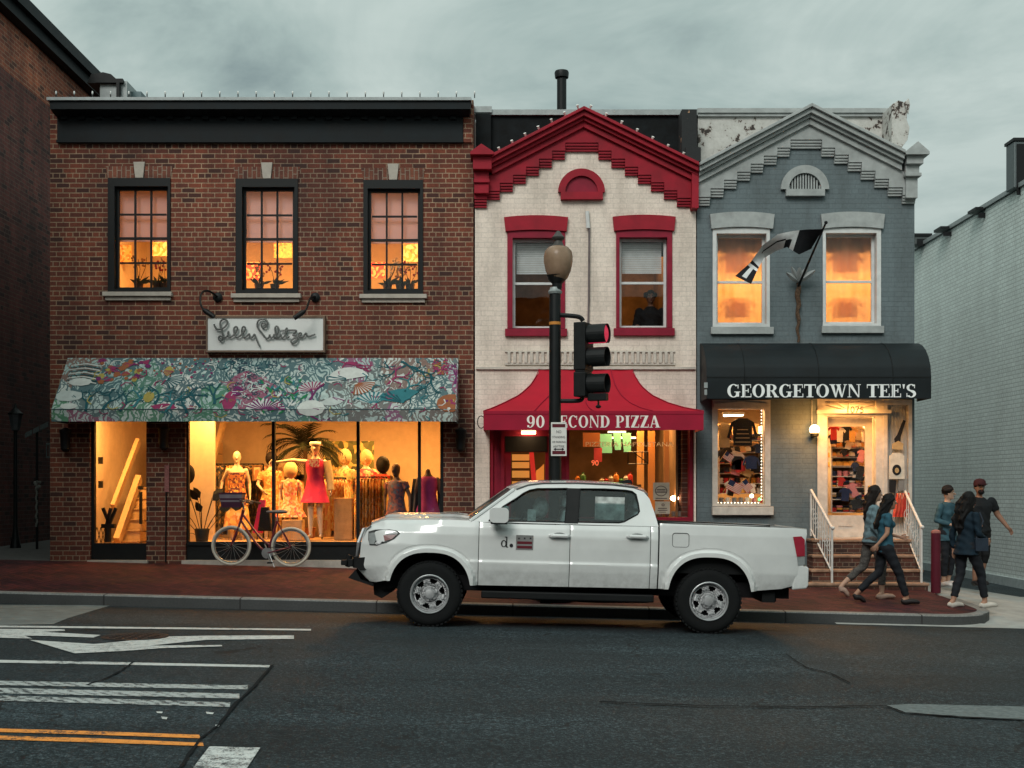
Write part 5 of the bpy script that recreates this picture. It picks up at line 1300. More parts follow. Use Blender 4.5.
# ---------------------------------------------------------------- dim street things by the alley
fl = thing('street_lamp', 'small old street lamp standing before the dark flank at the alley', 'street lamp', (PX(15.5, 23.5), 23.5, .42))
a_ = PX(15.5, 23.5); zt_ = PZ(431, 23.5)
MB().lathe([(.12, 0), (.1, .1), (.06, .3), (.04, .5), (.035, zt_ - .42)], (a_, 23.5, .42), 12).build('pole', blackm, fl)
MB().lathe([(.05, 0), (.08, .02), (.13, .3), (.14, .32), (.1, .36), (.02, .44), (.01, .5)], (a_, 23.5, zt_), 8).build('lantern', plain('lantern_glass', (.06, .07, .075), .3), fl)
MB().lathe([(.15, .31), (.15, .335), (.1, .37), (.03, .45), (.01, .53)], (a_, 23.5, zt_), 8).build('cap', blackm, fl)
ss = thing('street_sign', 'slanted pale street name sign on a thin dark post at the alley', 'street sign', (PX(37, 23.3), 23.3, .42))
px_ = PX(37, 23.3)
MB().tube([(px_, 23.3, .4), (px_, 23.3, PZ(432, 23.3))], .025, 8).build('post', blackm, ss)
b_ = MB()
for (xa, xb) in ((25, 32), (33, 39), (40, 48)):
    ya, yb = 437 - (xa - 25) * .5, 437 - (xb - 25) * .5
    b_.slab([(PX(xa, 23.2), PZ(ya + 1, 23.2)), (PX(xb, 23.2), PZ(yb + 1, 23.2)), (PX(xb, 23.2), PZ(yb - 4, 23.2)), (PX(xa, 23.2), PZ(ya - 4, 23.2))], (), 23.2, 23.22)
b_.build('plate', plain('dim_sign', (.10, .12, .12), .6, var=.3, scale=40), ss)
b_ = MB(); b_.slab(rect(PX(46, 23), PX(49.4, 23), PZ(458, 23), PZ(443, 23)), [rect(PX(46.8, 23), PX(48.8, 23), PZ(456, 23), PZ(445, 23))], 23, 23.02)
tag(b_.build('wall_sign', plain('dim_sign', (0, 0, 0)), origin=(PX(47.5, 23), 23, PZ(458, 23))), 'tiny upright pale framed sign at the corner of the alley', 'sign')
ch = MB()
for i in range(24):
    ch.ball((PX(36.5 + .6 * math.sin(i * 1.3), 23.1), 23.1, PZ(482 + i * 1.9, 23.1)), .022, .015, .022, 6)
for i in range(9): ch.ball((PX(34.5 + rnd.random() * 6, 23.1), 23.1, PZ(481 + rnd.random() * 8, 23.1)), .03, .02, .03, 6)
ch.tube([(PX(36.5, 23.1), 23.11, PZ(481, 23.1)), (PX(36.5, 23.1), 23.11, PZ(527, 23.1))], .008, 5)
tag(ch.build('hanging_chain', plain('dim_white', (.20, .20, .18), .7, var=.3), origin=(PX(36.5, 23.1), 23.1, PZ(527, 23.1))), 'pale beaded chain hanging in the dark alley', 'chain')

# ---------------------------------------------------------------- bollard
BYl = 19.3; bxl = PX(935.8, BYl)
bz0 = walk_z(bxl, BYl) - .02
bo = thing('bollard', 'thick dark crimson bollard standing at the sidewalk corner', 'bollard', (bxl, BYl, bz0))
MB().lathe([(.075, -.02), (.072, PZ(533, BYl) - bz0)], (bxl, BYl, bz0), 18).build('post', plain('bollard_maroon', (.085, .008, .018), .6), bo)
MB().lathe([(.074, 0), (.07, .03), (.04, .05), (.01, .055)], (bxl, BYl, PZ(533, BYl)), 18).build('cap', plain('bollard_cap', (.30, .12, .10), .6), bo)

# ---------------------------------------------------------------- stairs and rails of the souvenir shop
stp = brick('step_brick', 'xz', ((.12, .042, .026), (.055, .022, .016), (.02, .012, .01)), (.16, .12, .09), bw=.2, rh=.07)
trd = plain('worn_tread', (.27, .17, .115), .75, var=.5, scale=5, bscale=25, bmp=.5)
sth = thing('entrance_steps', 'worn brown brick steps up to the souvenir shop door', 'steps', (fx(865), YF - .9, -.05))
levels = [(539.5, 0.0, .42, 813, 912), (555, .42, .68, 813, 918), (569.5, .68, .94, 812, 922), (583, .94, 1.22, 808, 928)]
zs_ = []
for i, (yt, d0, d1, x0, x1) in enumerate(levels):
    Yfr = YF - d1; zt_ = PZ(yt, Yfr); X0, X1 = PX(x0, Yfr), PX(x1, Yfr); zs_.append(zt_)
    zb_ = -.4
    MB().box(X0, X1, Yfr, YF - d0 - .002, zb_, zt_ - .045).build('riser', stp, sth)
    MB().box(X0 - .02, X1 + .02, Yfr - .025, YF - d0 - .003, zt_ - .044, zt_).build('tread', trd, sth, bevel=.012)
def railing(xa, Ya, ya, xb, Yb, yb, bot_a, bot_b, label, post_top=None):
    """top rail from the wall end (a) to the newel (b)"""
    t = thing('stair_railing', label, 'railing', (PX(xb, Yb), Yb, PZ(bot_b, Yb)))
    A_ = Vector((PX(xa, Ya), Ya, PZ(ya, Ya))); B_ = Vector((PX(xb, Yb), Yb, PZ(yb, Yb)))
    a0 = Vector((A_.x, A_.y, PZ(bot_a, Ya))); b0 = Vector((B_.x, B_.y, PZ(bot_b, Yb)))
    rm = MATS['white_iron'] if 'white_iron' in MATS else plain('white_iron', (.60, .59, .56), .45, var=.15)
    la, lb = A_.lerp(a0, .86), B_.lerp(b0, .80)
    MB().tube([A_, B_], .022, 8).ball(tuple(B_ + Vector((.01, -.02, .0))), .03, .03, .03, 8).build('handrail', rm, t)
    MB().tube([la, lb], .014, 6).build('bottom_rail', rm, t)
    MB().tube([A_, a0], .018, 6).build('post', rm, t); MB().tube([B_, b0], .02, 6).build('post', rm, t)
    n = 9
    for i in range(1, n):
        f_ = i / n; p, q = A_.lerp(B_, f_), la.lerp(lb, f_)
        b__ = MB().tube([p, q], .009, 5); mid = p.lerp(q, .5)
        for s in (-1, 1):
            b__.tube([mid + Vector((s * (.012 + .03 * math.sin(k * math.pi / 6)), 0, .09 - .03 * k)) for k in range(7)], .006, 5)
        b__.build('baluster', rm, t)
railing(811, YF - .05, 490, 832, YF - 1.15, 528, 536, 583, 'white wrought iron railing on the pickup side of the steps')
railing(905, YF - .05, 491, 921.5, YF - 1.15, 527, 537, 583, 'white wrought iron railing on the driveway side of the steps')

# ---------------------------------------------------------------- flag and its bracket
FY = YF - .25
def qx(x, Y=FY): return PX(x, Y)
fp = thing('flagpole', 'black angled flagpole with leafy metal ornament on the grey wall', 'flagpole', (fx(797), YF, fz(343)))
rust = plain('rusty_iron', (.09, .055, .035), .85, var=.6, scale=30, bscale=50, bmp=.7)
pts = []; 
MB().tube([(fx(797 + .9 * math.sin(i * 1.7)), YF - .08, fz(343 - i * 4.6)) for i in range(14)], [.02, .022, .025, .03, .024, .034, .036, .03, .04, .038, .044, .05, .036, .03], 7).build('bracket', rust, fp)
MB().tube([(fx(797), YF - .10, fz(287)), (qx(825.5, YF - 1.2), YF - 1.2, PZ(223.5, YF - 1.2))], [.022, .015], 8).build('pole', blackm, fp)
MB().ball((qx(826, YF - 1.22), YF - 1.22, PZ(222.5, YF - 1.22)), .028).build('finial', blackm, fp)
for (a, l, w_) in ((150, .26, .05), (122, .27, .045), (92, .22, .05), (62, .26, .05), (35, .30, .05)):
    bx_, bz_ = fx(797), fz(283); ca, sa = math.cos(R(a)), math.sin(R(a)); lf = []
    for k in range(7):
        t = k / 6; wd_ = w_ * math.sin(math.pi * (t * .8 + .12)); c0 = Vector((bx_ + ca * l * t, YF - .1 - .12 * t, bz_ + sa * l * t)); n_ = Vector((-sa, 0, ca))
        lf.append([c0 + n_ * wd_, c0 + Vector((0, -.03, 0)), c0 - n_ * wd_])
    MB().sheet(lf).build('leaf_ornament', plain('leaf_metal', (.33, .35, .35), .5, .2), fp)
blkf = plain('black_flag', (.012, .013, .016), .85); whf = plain('white_flag', (.62, .63, .63), .85)
def flag_pt(u, v):
    """u from the pole to the fly end; v across"""
    top = [(823, 229), (806, 229.5), (793, 231), (778, 234), (763, 245), (750, 263), (735, 276)]
    bot = [(811, 249), (799, 254.5), (787, 247), (776, 251), (764, 258), (758, 269), (751, 284)]
    k = min(u * 6, 5.999); i = int(k); q = k - i
    a = (top[i][0] + (top[i + 1][0] - top[i][0]) * q, top[i][1] + (top[i + 1][1] - top[i][1]) * q); b = (bot[i][0] + (bot[i + 1][0] - bot[i][0]) * q, bot[i][1] + (bot[i + 1][1] - bot[i][1]) * q)
    x, y = a[0] + (b[0] - a[0]) * v, a[1] + (b[1] - a[1]) * v
    Y = YF - 1.15 + .35 * (1 - u) * v + .45 * u + .08 * math.sin(u * 9 + v * 2)
    return (PX(x, Y), Y, PZ(y, Y))
fm = MB(); nu, nv = 36, 10
vs = [flag_pt(i / nu, j / nv) for i in range(nu + 1) for j in range(nv + 1)]; fs = []
for i in range(nu):
    for j in range(nv):
        u, v = (i + .5) / nu, (j + .5) / nv
        mi = 0 if u < .26 else 1
        if .26 < u < .31: mi = 1
        if .31 < u < .38 and v > .45: mi = 0
        if u > .80 and not (.84 < u < .87): mi = 0
        if .87 < u < .97 and .3 < v < .6: mi = 1
        if .4 < u < .7 and .40 < v < .5: mi = 0
        fm.add([vs[i * (nv + 1) + j], vs[(i + 1) * (nv + 1) + j], vs[(i + 1) * (nv + 1) + j + 1], vs[i * (nv + 1) + j + 1]], [(0, 1, 2, 3)], mi, True)
tag(fm.build('flag', [blkf, whf], origin=(PX(811, YF - 1), YF - 1, PZ(250, YF - 1))), 'twisted black and white flag hanging from the angled pole on the grey house', 'flag')

# ---------------------------------------------------------------- bicycle
BIY = 19.93
def bx2(x): return PX(x, BIY)
def bz2(y): return PZ(y, BIY)
bk = thing('bicycle', 'purple step-through bicycle with cream tyres and a front basket by the boutique window', 'bicycle', (bx2(261), BIY, bz2(566)))
cream = plain('cream_tyre', (.50, .46, .38), .7, var=.12); steel = plain('dull_steel', (.35, .36, .36), .35, .8); frm = plain('plum_frame', (.12, .015, .03), .3, var=.15, bmp=0); rub = plain('tyre_rubber', (.018, .018, .018), .8)
WR = .325
for (wx, wy) in ((231.3, 545.6), (291, 547)):
    c = Vector((bx2(wx), BIY, bz2(wy)))
    wh = MB().tube([c + Vector(((WR - .022) * math.cos(a * math.pi / 18), 0, (WR - .022) * math.sin(a * math.pi / 18))) for a in range(36)], .023, 8, closed=True).build('wheel', cream, bk)
    MB().tube([c + Vector(((WR - .055) * math.cos(a * math.pi / 18), 0, (WR - .055) * math.sin(a * math.pi / 18))) for a in range(36)], .011, 6, closed=True).build('rim', steel, wh)
    s_ = MB()
    for k in range(18):
        a = k * math.pi / 9 + .1; o_ = (-1) ** k * .02; s_.tube([c + Vector((.02 * math.cos(a + 1.2), o_, .02 * math.sin(a + 1.2))), c + Vector(((WR - .05) * math.cos(a), 0, (WR - .05) * math.sin(a)))], .0022, 4)
    s_.build('spokes', steel, wh); MB().tube([c + Vector((0, -.05, 0)), c + Vector((0, .05, 0))], .022, 8).build('hub', blackm, wh)
fw = Vector((bx2(231.3), BIY, bz2(545.6))); rw = Vector((bx2(291), BIY, bz2(547))); ht = Vector((bx2(243.5), BIY, bz2(510))); hbm = Vector((bx2(240.8), BIY, bz2(520))); bbk = Vector((bx2(267.5), BIY, bz2(553))); stt = Vector((bx2(277), BIY, bz2(521)))
f_ = MB().tube([ht, hbm], .024, 8).tube(smooth_v([hbm + (ht - hbm) * .6, Vector((bx2(252), BIY, bz2(527))), Vector((bx2(262), BIY, bz2(540))), bbk.lerp(stt, .25)]), .017, 8).tube(smooth_v([hbm, Vector((bx2(250), BIY, bz2(535))), Vector((bx2(259), BIY, bz2(547))), bbk]), .019, 8).tube([bbk, stt], .017, 8)
for s in (-1, 1):
    o_ = Vector((0, s * .045, 0)); f_.tube([bbk + o_ * .5, rw + o_], .011, 6).tube([stt + Vector((0, s * .015, .0)), rw + o_], .009, 6)
f_.build('frame', frm, bk)
fk = MB()
for s in (-1, 1): fk.tube(smooth_v([hbm + Vector((0, s * .02, 0)), hbm.lerp(fw, .5) + Vector((.012, s * .05, 0)), fw + Vector((0, s * .05, 0))]), .012, 6)
fk.build('fork', frm, bk)
hd = MB().tube(smooth_v([ht, ht + Vector((.0, 0, .09)), ht + Vector((-.03, 0, .13))]), .014, 7)
for s in (-1, 1): hd.tube(smooth_v([ht + Vector((-.03, 0, .13)), ht + Vector((-.04, s * .15, .17)), ht + Vector((.06, s * .26, .15)), ht + Vector((.2, s * .3, .11))]), .011, 6)
hd.build('handlebar', steel, bk)
for s in (-1, 1): MB().tube([ht + Vector((.1, s * .275, .137)), ht + Vector((.22, s * .305, .105))], .018, 8).build('grip', plain('brown_grip', (.12, .06, .03), .6), bk)
MB().tube([stt, stt + Vector((.012, 0, .12))], .013, 7).build('seat_post', steel, bk)
sd = MB().ball(tuple(stt + Vector((.05, 0, .15))), .13, .09, .035, 14).ball(tuple(stt + Vector((-.07, 0, .15))), .11, .035, .025, 12); sd.build('saddle', plain('grey_saddle', (.17, .16, .15), .6), bk)
cr_ = MB().lathe([(.02, -.03), (.09, -.03), (.09, -.024), (.02, -.022)], tuple(bbk), 22, axis='y'); cr_.tube([bbk + Vector((0, -.05, 0)), bbk + Vector((.06, -.06, -.15))], .012, 6).tube([bbk + Vector((0, .05, 0)), bbk + Vector((-.06, .06, .15))], .012, 6); cr_.build('crankset', steel, bk)
MB().box(bbk.x + .02, bbk.x + .11, BIY - .14, BIY - .06, bbk.z - .165, bbk.z - .14).build('pedal', rub, bk); MB().box(bbk.x - .1, bbk.x - .01, BIY + .06, BIY + .14, bbk.z + .14, bbk.z + .165).build('pedal', rub, bk)
MB().tube([bbk + Vector((0, -.035, .085)), rw + Vector((0, -.035, .035))], .005, 4).tube([bbk + Vector((0, -.035, -.085)), rw + Vector((0, -.035, -.035))], .005, 4).build('chain', blackm, bk)
MB().tube([bbk + Vector((.04, -.05, -.02)), bbk + Vector((.14, -.16, bz2(566.5) - bbk.z))], .009, 6).build('kickstand', steel, bk)
fd = MB()
for c in (fw, rw): fd.tube([c + Vector(((WR + .02) * math.cos(R(a)), 0, (WR + .02) * math.sin(R(a)))) for a in (range(20, 140, 12) if c is fw else range(30, 190, 12))], .012, 5)
fd.build('mudguard', blackm, bk) if False else None
# striped basket
bs = MB(); bc = Vector((bx2(232.5), BIY, bz2(500)))
def brect(k, z): return [bc + Vector((sx2 * (.17 + .02 * k), sy2 * (.13 + .015 * k), z)) for sx2, sy2 in ((-1, -1), (1, -1), (1, 1), (-1, 1))]
lv_ = [brect(-1 + i / 4, -.12 + i * .03) for i in range(9)]
for i in range(8): bs.hexa(lv_[i], lv_[i + 1], 1 if i in (3, 5, 6) else 0)
bs.build('basket', [plain('plum_wicker', (.055, .016, .035), .8, bmp=.6), plain('grey_wicker', (.18, .15, .17), .8)], bk)
# ================================================================ pickup truck
TY = 15.25; TX = (428.5 - 512) * 14.3 / F
tr = thing('pickup_truck', 'white double cab pickup parked at the kerb, small red striped emblem on its door', 'pickup truck', (TX, TY, ground_z(TX, 14.4) + .002))
tr.rotation_euler = (0, math.atan(.0262), 0)
def T(px, py): return ((px - 428.5) / 86, (627.5 + .026 * (px - 428.5) - py) / 86)
def car_paint():
    m, nt, out = new_mat('white_car_paint'); v = coords(nt)
    n1 = noise(nt, v, 2.5, 4); c = ramp(nt, n1, [(.3, (.60, .62, .61)), (.7, (.68, .70, .69))])
    s = N(nt, 'ShaderNodeSeparateXYZ'); nt.links.new(v, s.inputs[0])
    dz = ramp(nt, s.outputs[2], [(.50, (.8,) * 3), (.80, (0, 0, 0))]); dn = ramp(nt, noise(nt, v, 9, 6, .7), [(.42, (0, 0, 0)), (.7, (1, 1, 1))])
    c = mixc(nt, math_(nt, 'MULTIPLY', math_(nt, 'MULTIPLY', dz, dn), .5), c, (.17, .16, .145))     # road dust on the sills
    principled(nt, out, c, .26, .0, None, Coat_Weight=1.0, Coat_Roughness=.03); return m
paintw = car_paint()
chrome = plain('wheel_silver', (.55, .56, .57), .32, .6, var=.12, bmp=0); trimb = plain('black_plastic', (.005, .006, .0065), .6, var=.2, bmp=.2); rubt = plain('truck_tyre', (.0065, .0075, .008), .85, var=.3, bmp=.4)
under = plain('underbody', (.006, .006, .007), .8)
carglass = glass('tinted_car_glass', (.62, .70, .70), .015, .015)
gapm = dark
HB = 1.225      # belt line
def lerp(a, b, t): return a + (b - a) * t
def interp(tab, x):
    if x <= tab[0][0]: return tab[0][1]
    for (a, b), (c, d) in zip(tab, tab[1:]):
        if x <= c:
            t = (x - a) / (c - a); t = t * t * (3 - 2 * t) if len(tab) > 90 else t; return b + (d - b) * t
    return tab[-1][1]
UF, UR = -.84, 4.355
top_tab = [(-.9, 1.145), (-.80, 1.185), (-.70, 1.21), (-.53, 1.23), (-.23, 1.24), (.24, 1.255), (.53, 1.25), (.60, 1.235), (1.0, 1.225), (2.6, 1.235), (2.659, 1.238), (2.661, 1.278), (4.25, 1.262), (4.355, 1.25)]
bot_tab = [(-.9, .50), (-.70, .50), (-.5, .53), (.46, .50), (2.75, .515), (3.72, .51), (4.1, .55), (4.355, .60)]
front_tab = [(.45, .16), (.52, .10), (.60, .02), (.66, -.035), (.74, -.015), (.80, .0), (.95, .01), (1.05, .03), (1.12, .06), (1.16, .11), (1.20, .16)]
rear_tab = [(.5, -.10), (.6, -.05), (.7, 0), (1.0, .0), (1.2, .035), (1.28, .03)]
AR = ((0.0, .385, .475, .485), (3.256, .385, .487, .515))    # wheel arches: centre, height, half width, rise
def arch_z(u):
    z = -9
    for (c, zc, rw_, rh) in AR:
        q = abs(u - c) / rw_
        if q < 1: z = max(z, zc + rh * (1 - q ** 2.6) ** (1 / 2.3))
    return z
def halfw(u, z):
    w_ = interp([(.45, .865), (.56, .895), (.68, .925), (.775, .938), (.80, .924), (.95, .928), (1.08, .925), (1.18, .905), (1.23, .882), (1.30, .85)], z)
    if u > 2.657: w_ = interp([(.45, .86), (.6, .905), (.72, .93), (.95, .938), (1.15, .932), (1.26, .915), (1.3, .90)], z)
    if u < .1: w_ = lerp(w_, interp([(.45, .87), (.7, .93), (.95, .935), (1.1, .90), (1.2, .84), (1.26, .78)], z), min(1, (.1 - u) / .3))
    if u < -.35: t = (-.35 - u) / .52; w_ -= .17 * t * t
    if u > 4.05: t = (u - 4.05) / .305; w_ -= .05 * t * t
    for (c, zc, rw_, rh) in AR:
        r = (abs((u - c) / rw_) ** 2.4 + (max(0, z - zc) / rh) ** 2.4) ** (1 / 2.4)
        if .9 < r < 1.3 and z > .45:
            k = 1 if r < 1.10 else max(0, 1 - (r - 1.10) / .045)
            w_ = max(w_, lerp(w_, .965 - .012 * (r - 1), k)) if k > 0 else w_
            if 1.145 < r < 1.19: w_ -= .006
    return w_
def zbot(u): return max(interp(bot_tab, u), arch_z(u))
def us(a, b, step):
    n = max(1, int(round((b - a) / step))); return [a + (b - a) * i / n for i in range(n)] 
base_u = sorted(set([round(x, 4) for x in us(UF, UR, .028) + [UR] + [c + s * rw_ * k for (c, _, rw_, _) in AR for s in (-1, 1) for k in (.999, .99, .975, .955, .93, .9, .86)]]))
NR = 46
def side_panel(u0, u1, sgn, name, mat, inset=0.0, parent=tr, nr=NR, edge=True):
    cols = [u0] + [u for u in base_u if u0 + .006 < u < u1 - .006] + [u1]
    mb = MB(); vs = []
    for u in cols:
        zt, zb = interp(top_tab, u), zbot(u)
        for j in range(nr + 1):
            z = zb + (zt - zb) * j / nr
            w_ = halfw(u, z) - inset
            e = 0
            if edge and (u == u0 or u == u1): e = .006
            du = 0
            if u < UF + .3: du = interp(front_tab, z) * (1 - (u - UF) / .3)
            if u > UR - .25: du = interp(rear_tab, z) * (1 - (UR - u) / .25)
            vs.append((u + du, sgn * (w_ - e), z))
    n = nr + 1
    fs = [(i * n + j, (i + 1) * n + j, (i + 1) * n + j + 1, i * n + j + 1) for i in range(len(cols) - 1) for j in range(nr)]
    mb.add(vs, fs, 0, True)
    # returned edges
    for i in (0, len(cols) - 1):
        vv = [vs[i * n + j] for j in range(n)]; ww = [(x, y - sgn * .05, z) for x, y, z in vv]
        mb.add(vv + ww, [(j, j + 1, n + j + 1, n + j) for j in range(nr)], 0)
    vv = [vs[i * n] for i in range(len(cols))]; ww = [(x, y - sgn * .09, z) for x, y, z in vv]; m2 = len(cols)
    mb.add(vv + ww, [(i, i + 1, m2 + i + 1, m2 + i) for i in range(m2 - 1)], 1)
    return mb.build(name, [mat, under], parent, local=True, sharp=32)
def rrect(u0, u1, v0, v1, r, n=5):
    p = []
    for cx, cz, a0 in ((u1 - r, v1 - r, 0), (u0 + r, v1 - r, 90), (u0 + r, v0 + r, 180), (u1 - r, v0 + r, 270)):
        for i in range(n + 1): a = R(a0 + 90 * i / n); p.append((cx + r * math.cos(a), cz + r * math.sin(a)))
    return p
D0, D1, D2, DB = .558, 1.620, 2.560, 2.655
body = None
for s in (-1, 1):
    f_ = side_panel(UF, D0 - .004, s, 'fender', paintw)
    d1 = side_panel(D0 + .004, D1 - .004, s, 'front_door', paintw); d2 = side_panel(D1 + .004, D2 - .004, s, 'rear_door', paintw)
    side_panel(D2 + .004, DB - .008, s, 'cab_corner', paintw); bd = side_panel(DB + .008, UR, s, 'bed_side', paintw)
    side_panel(D0 - .02, DB + .02, s, 'door_seal', gapm, .022, edge=False)
    for (px0, px1, py, par) in ((546.5, 567.5, 536, d1), (624.5, 645.8, 536.8, d2)):
        (u0, v0), (u1, _) = T(px0, py), T(px1, py); yo = s * .932
        MB().tube([(u0, yo, v0), (u0 + .03, yo + s * .032, v0 + .004), (u1 - .03, yo + s * .034, v0 + .004), (u1, yo, v0)], [.012, .022, .022, .014], 8).build('handle', paintw, par, local=True)
        MB().ball(((u0 + u1) / 2, yo, v0 + .012), .075, .012, .03, 12).build('handle_recess', plain('recess_grey', (.16, .17, .17), .5), par, local=True)
    # mirrors
    (mu0, mv0), (mu1, mv1) = T(486.5, 523), T(507, 507.5); mc = ((mu0 + mu1) / 2, s * 1.06, (mv0 + mv1) / 2)
    mm = MB(); mm.slab(rrect(mc[0] - .115, mc[0] + .105, mc[2] - .085, mc[2] + .09, .05), (), s * .97, s * 1.15)
    mi_ = mm.build('mirror', paintw, tr, local=True, bevel=.03)
    MB().tube([(mc[0] - .04, s * .88, mc[2] - .075), (mc[0], s * 1.0, mc[2] - .07)], .03, 8).box(mc[0] - .1, mc[0] + .09, s * .99, s * 1.14, mc[2] - .1, mc[2] - .07).build('mirror_arm', trimb, mi_, local=True)
# fuel door ring, near side
(u0, v0), (u1, v1) = T(670, 547.3), T(687, 533.2)
MB().slab(rrect(u0, u1, v0, v1, .035), [rrect(u0 + .006, u1 - .006, v0 + .006, v1 - .006, .03)], -.9375, -.93).build('fuel_flap', plain('seam_grey', (.10, .105, .105), .6), tr, local=True)
# bonnet
def crown(u): return interp([(-.9, .035), (-.7, .05), (-.5, .055), (.3, .05), (.6, .03), (.75, .02)], u)
mb = MB(); cols = [u for u in us(UF, .62, .04)] + [.62]; vs = []; NB = 24
for u in cols:
    zt = interp(top_tab, u)
    for j in range(NB + 1):
        t = -1 + 2 * j / NB; w_ = halfw(u, zt); du = interp(front_tab, zt) * max(0, 1 - (u - UF) / .3) if u < UF + .3 else 0
        cab = -.14 * (1 - t * t) * max(0, min(1, (u - .2) / .4))      # leading edge of the windscreen bows forward
        ff = -.05 * (1 - t * t) * max(0, 1 - (u - UF) / .3)
        zz = zt + crown(u) * (1 - abs(t) ** 3.2) + (.016 if .28 < abs(t) < .62 and u > -.6 else 0)
        vs.append((u + du + cab + ff, t * (w_ - .0005), zz))
mb.add(vs, [(i * (NB + 1) + j, (i + 1) * (NB + 1) + j, (i + 1) * (NB + 1) + j + 1, i * (NB + 1) + j + 1) for i in range(len(cols) - 1) for j in range(NB)], 0, True)
mb.build('bonnet', paintw, tr, local=True)
# nose: grille, bumper
mb = MB(); mb.grid(lambda a, b: (UF + interp(front_tab, .66 + .5 * b) - .05 * (1 - (2 * a - 1) ** 2) + .012, -.78 + 1.56 * a, .66 + .5 * b), 20, 12); mb.build('grille', trimb, tr, local=True)
mb = MB()
for k in range(5): mb.tube([(UF + interp(front_tab, .78 + .07 * k) - .05 * (1 - (2 * a / 12 - 1) ** 2) - .004, -.55 + 1.1 * a / 12, .78 + .07 * k) for a in range(13)], .012, 6)
mb.tube([(UF + interp(front_tab, z) - .045, y, z) for y, z in ((-.6, .76), (-.66, .95), (-.55, 1.1), (.55, 1.1), (.66, .95), (.6, .76))], .022, 7, closed=True); mb.build('grille_bars', chrome, tr, local=True)
mb = MB(); mb.grid(lambda a, b: (UF + interp(front_tab, .47 + .24 * b) - .07 * (1 - (2 * a - 1) ** 2) - .002, -.80 + 1.6 * a, .47 + .24 * b), 20, 8); mb.build('bumper', paintw, tr, local=True)
(a0, b0), (a1, b1) = T(345.5, 583), T(366, 572)
mb = MB(); mb.slab([T(352, 571), T(345, 579), T(352, 581.5), T(370, 587.5), T(371, 585), T(358, 581)], (), -.78, .78); mb.slab([T(369, 586), T(388, 580.5), T(389, 594), T(378, 601), T(370, 597)], (), -.62, .62); mb.build('front_skirt', trimb, tr, local=True)
# fog light recess, both sides
for s in (-1, 1):
    mb = MB(); poly = [T(353.5, 558.5), T(367, 557.5), T(367.5, 570), T(358, 571.5), T(352, 567)]
    mb.slab(poly, (), s * .80, s * .885 if False else s * (halfw(-.78, .72) + .006)); mb.build('fog_recess', trimb, tr, local=True)
# tow frame ahead of the bumper
mb = MB(); mb.box(-1.06, -.80, -.66, -.60, T(337, 564)[1] - .02, T(337, 564)[1] + .02).box(-1.06, -.80, .60, .66, .70, .75); zz = T(337, 564)[1]
mb.box(-.99, -.93, -.70, .70, zz - .045, zz + .045).box(-1.07, -1.0, -.72, -.60, zz - .03, zz + .03).tube([(-1.0, -.66, zz - .05), (-.97, -.66, zz + .09)], .03, 8).tube([(-.9, -.66, zz - .06), (-.9, -.66, zz + .075)], .035, 8)
mb.build('tow_frame', trimb, tr, local=True, bevel=.006)
# lamps
hl = [T(364.5, 532), T(372, 530), T(386, 529.6), T(394, 531), T(397.3, 533.5), T(392, 539), T(384, 543), T(374, 545.8), T(366.5, 545.6), T(364.8, 540)]
for s in (-1, 1):
    mb = MB()
    def side_fn(a, b, d, s=s): return (a, s * (halfw(a, b) + d), b)
    mb.slab(hl, (), -.03, .006, side_fn)
    h_ = mb.build('headlight', plain('headlight_housing', (.045, .05, .05), .25, .3), tr, local=True)
    MB().slab([T(365.3, 534), T(371, 533), T(373, 540), T(371, 544.6), T(366, 544.3)], (), .0065, .012, side_fn).build('lens', plain('lamp_white', (.26, .28, .28), .12), h_, local=True)
    MB().slab([T(383, 531.2), T(393, 532), T(395.8, 533.8), T(390, 534.4), T(382, 534.6)], (), .0065, .011, side_fn).slab([T(373, 542), T(380, 541), T(377, 544.5), T(373.5, 545)], (), .0065, .010, side_fn).build('reflector', chrome, h_, local=True)
    MB().slab([T(380.5, 535.5), T(394, 534.9), T(389, 539.5), T(382, 541.2)], (), .0065, .011, side_fn).build('side_marker', plain('amber_red', (.12, .012, .012), .3), h_, local=True)
    tl = [T(791, 537), T(802, 536.2), T(804.5, 540), T(805.5, 565), T(796.5, 566), T(794, 553)]
    t_ = MB().slab([(min(a, 4.37), b) for a, b in [T(791, 537), T(800, 536.5), T(803.5, 540), T(804, 556.5), T(795.5, 557)]], (), -.05, .010, side_fn).build('taillight', plain('red_lamp', (.30, .010, .03), .2, bmp=0), tr, local=True)
    MB().slab([T(795.7, 557.4), T(804, 557), T(804.2, 565), T(797, 565.4)], (), -.05, .009, side_fn).build('lens', plain('lamp_white', (0, 0, 0)), t_, local=True)
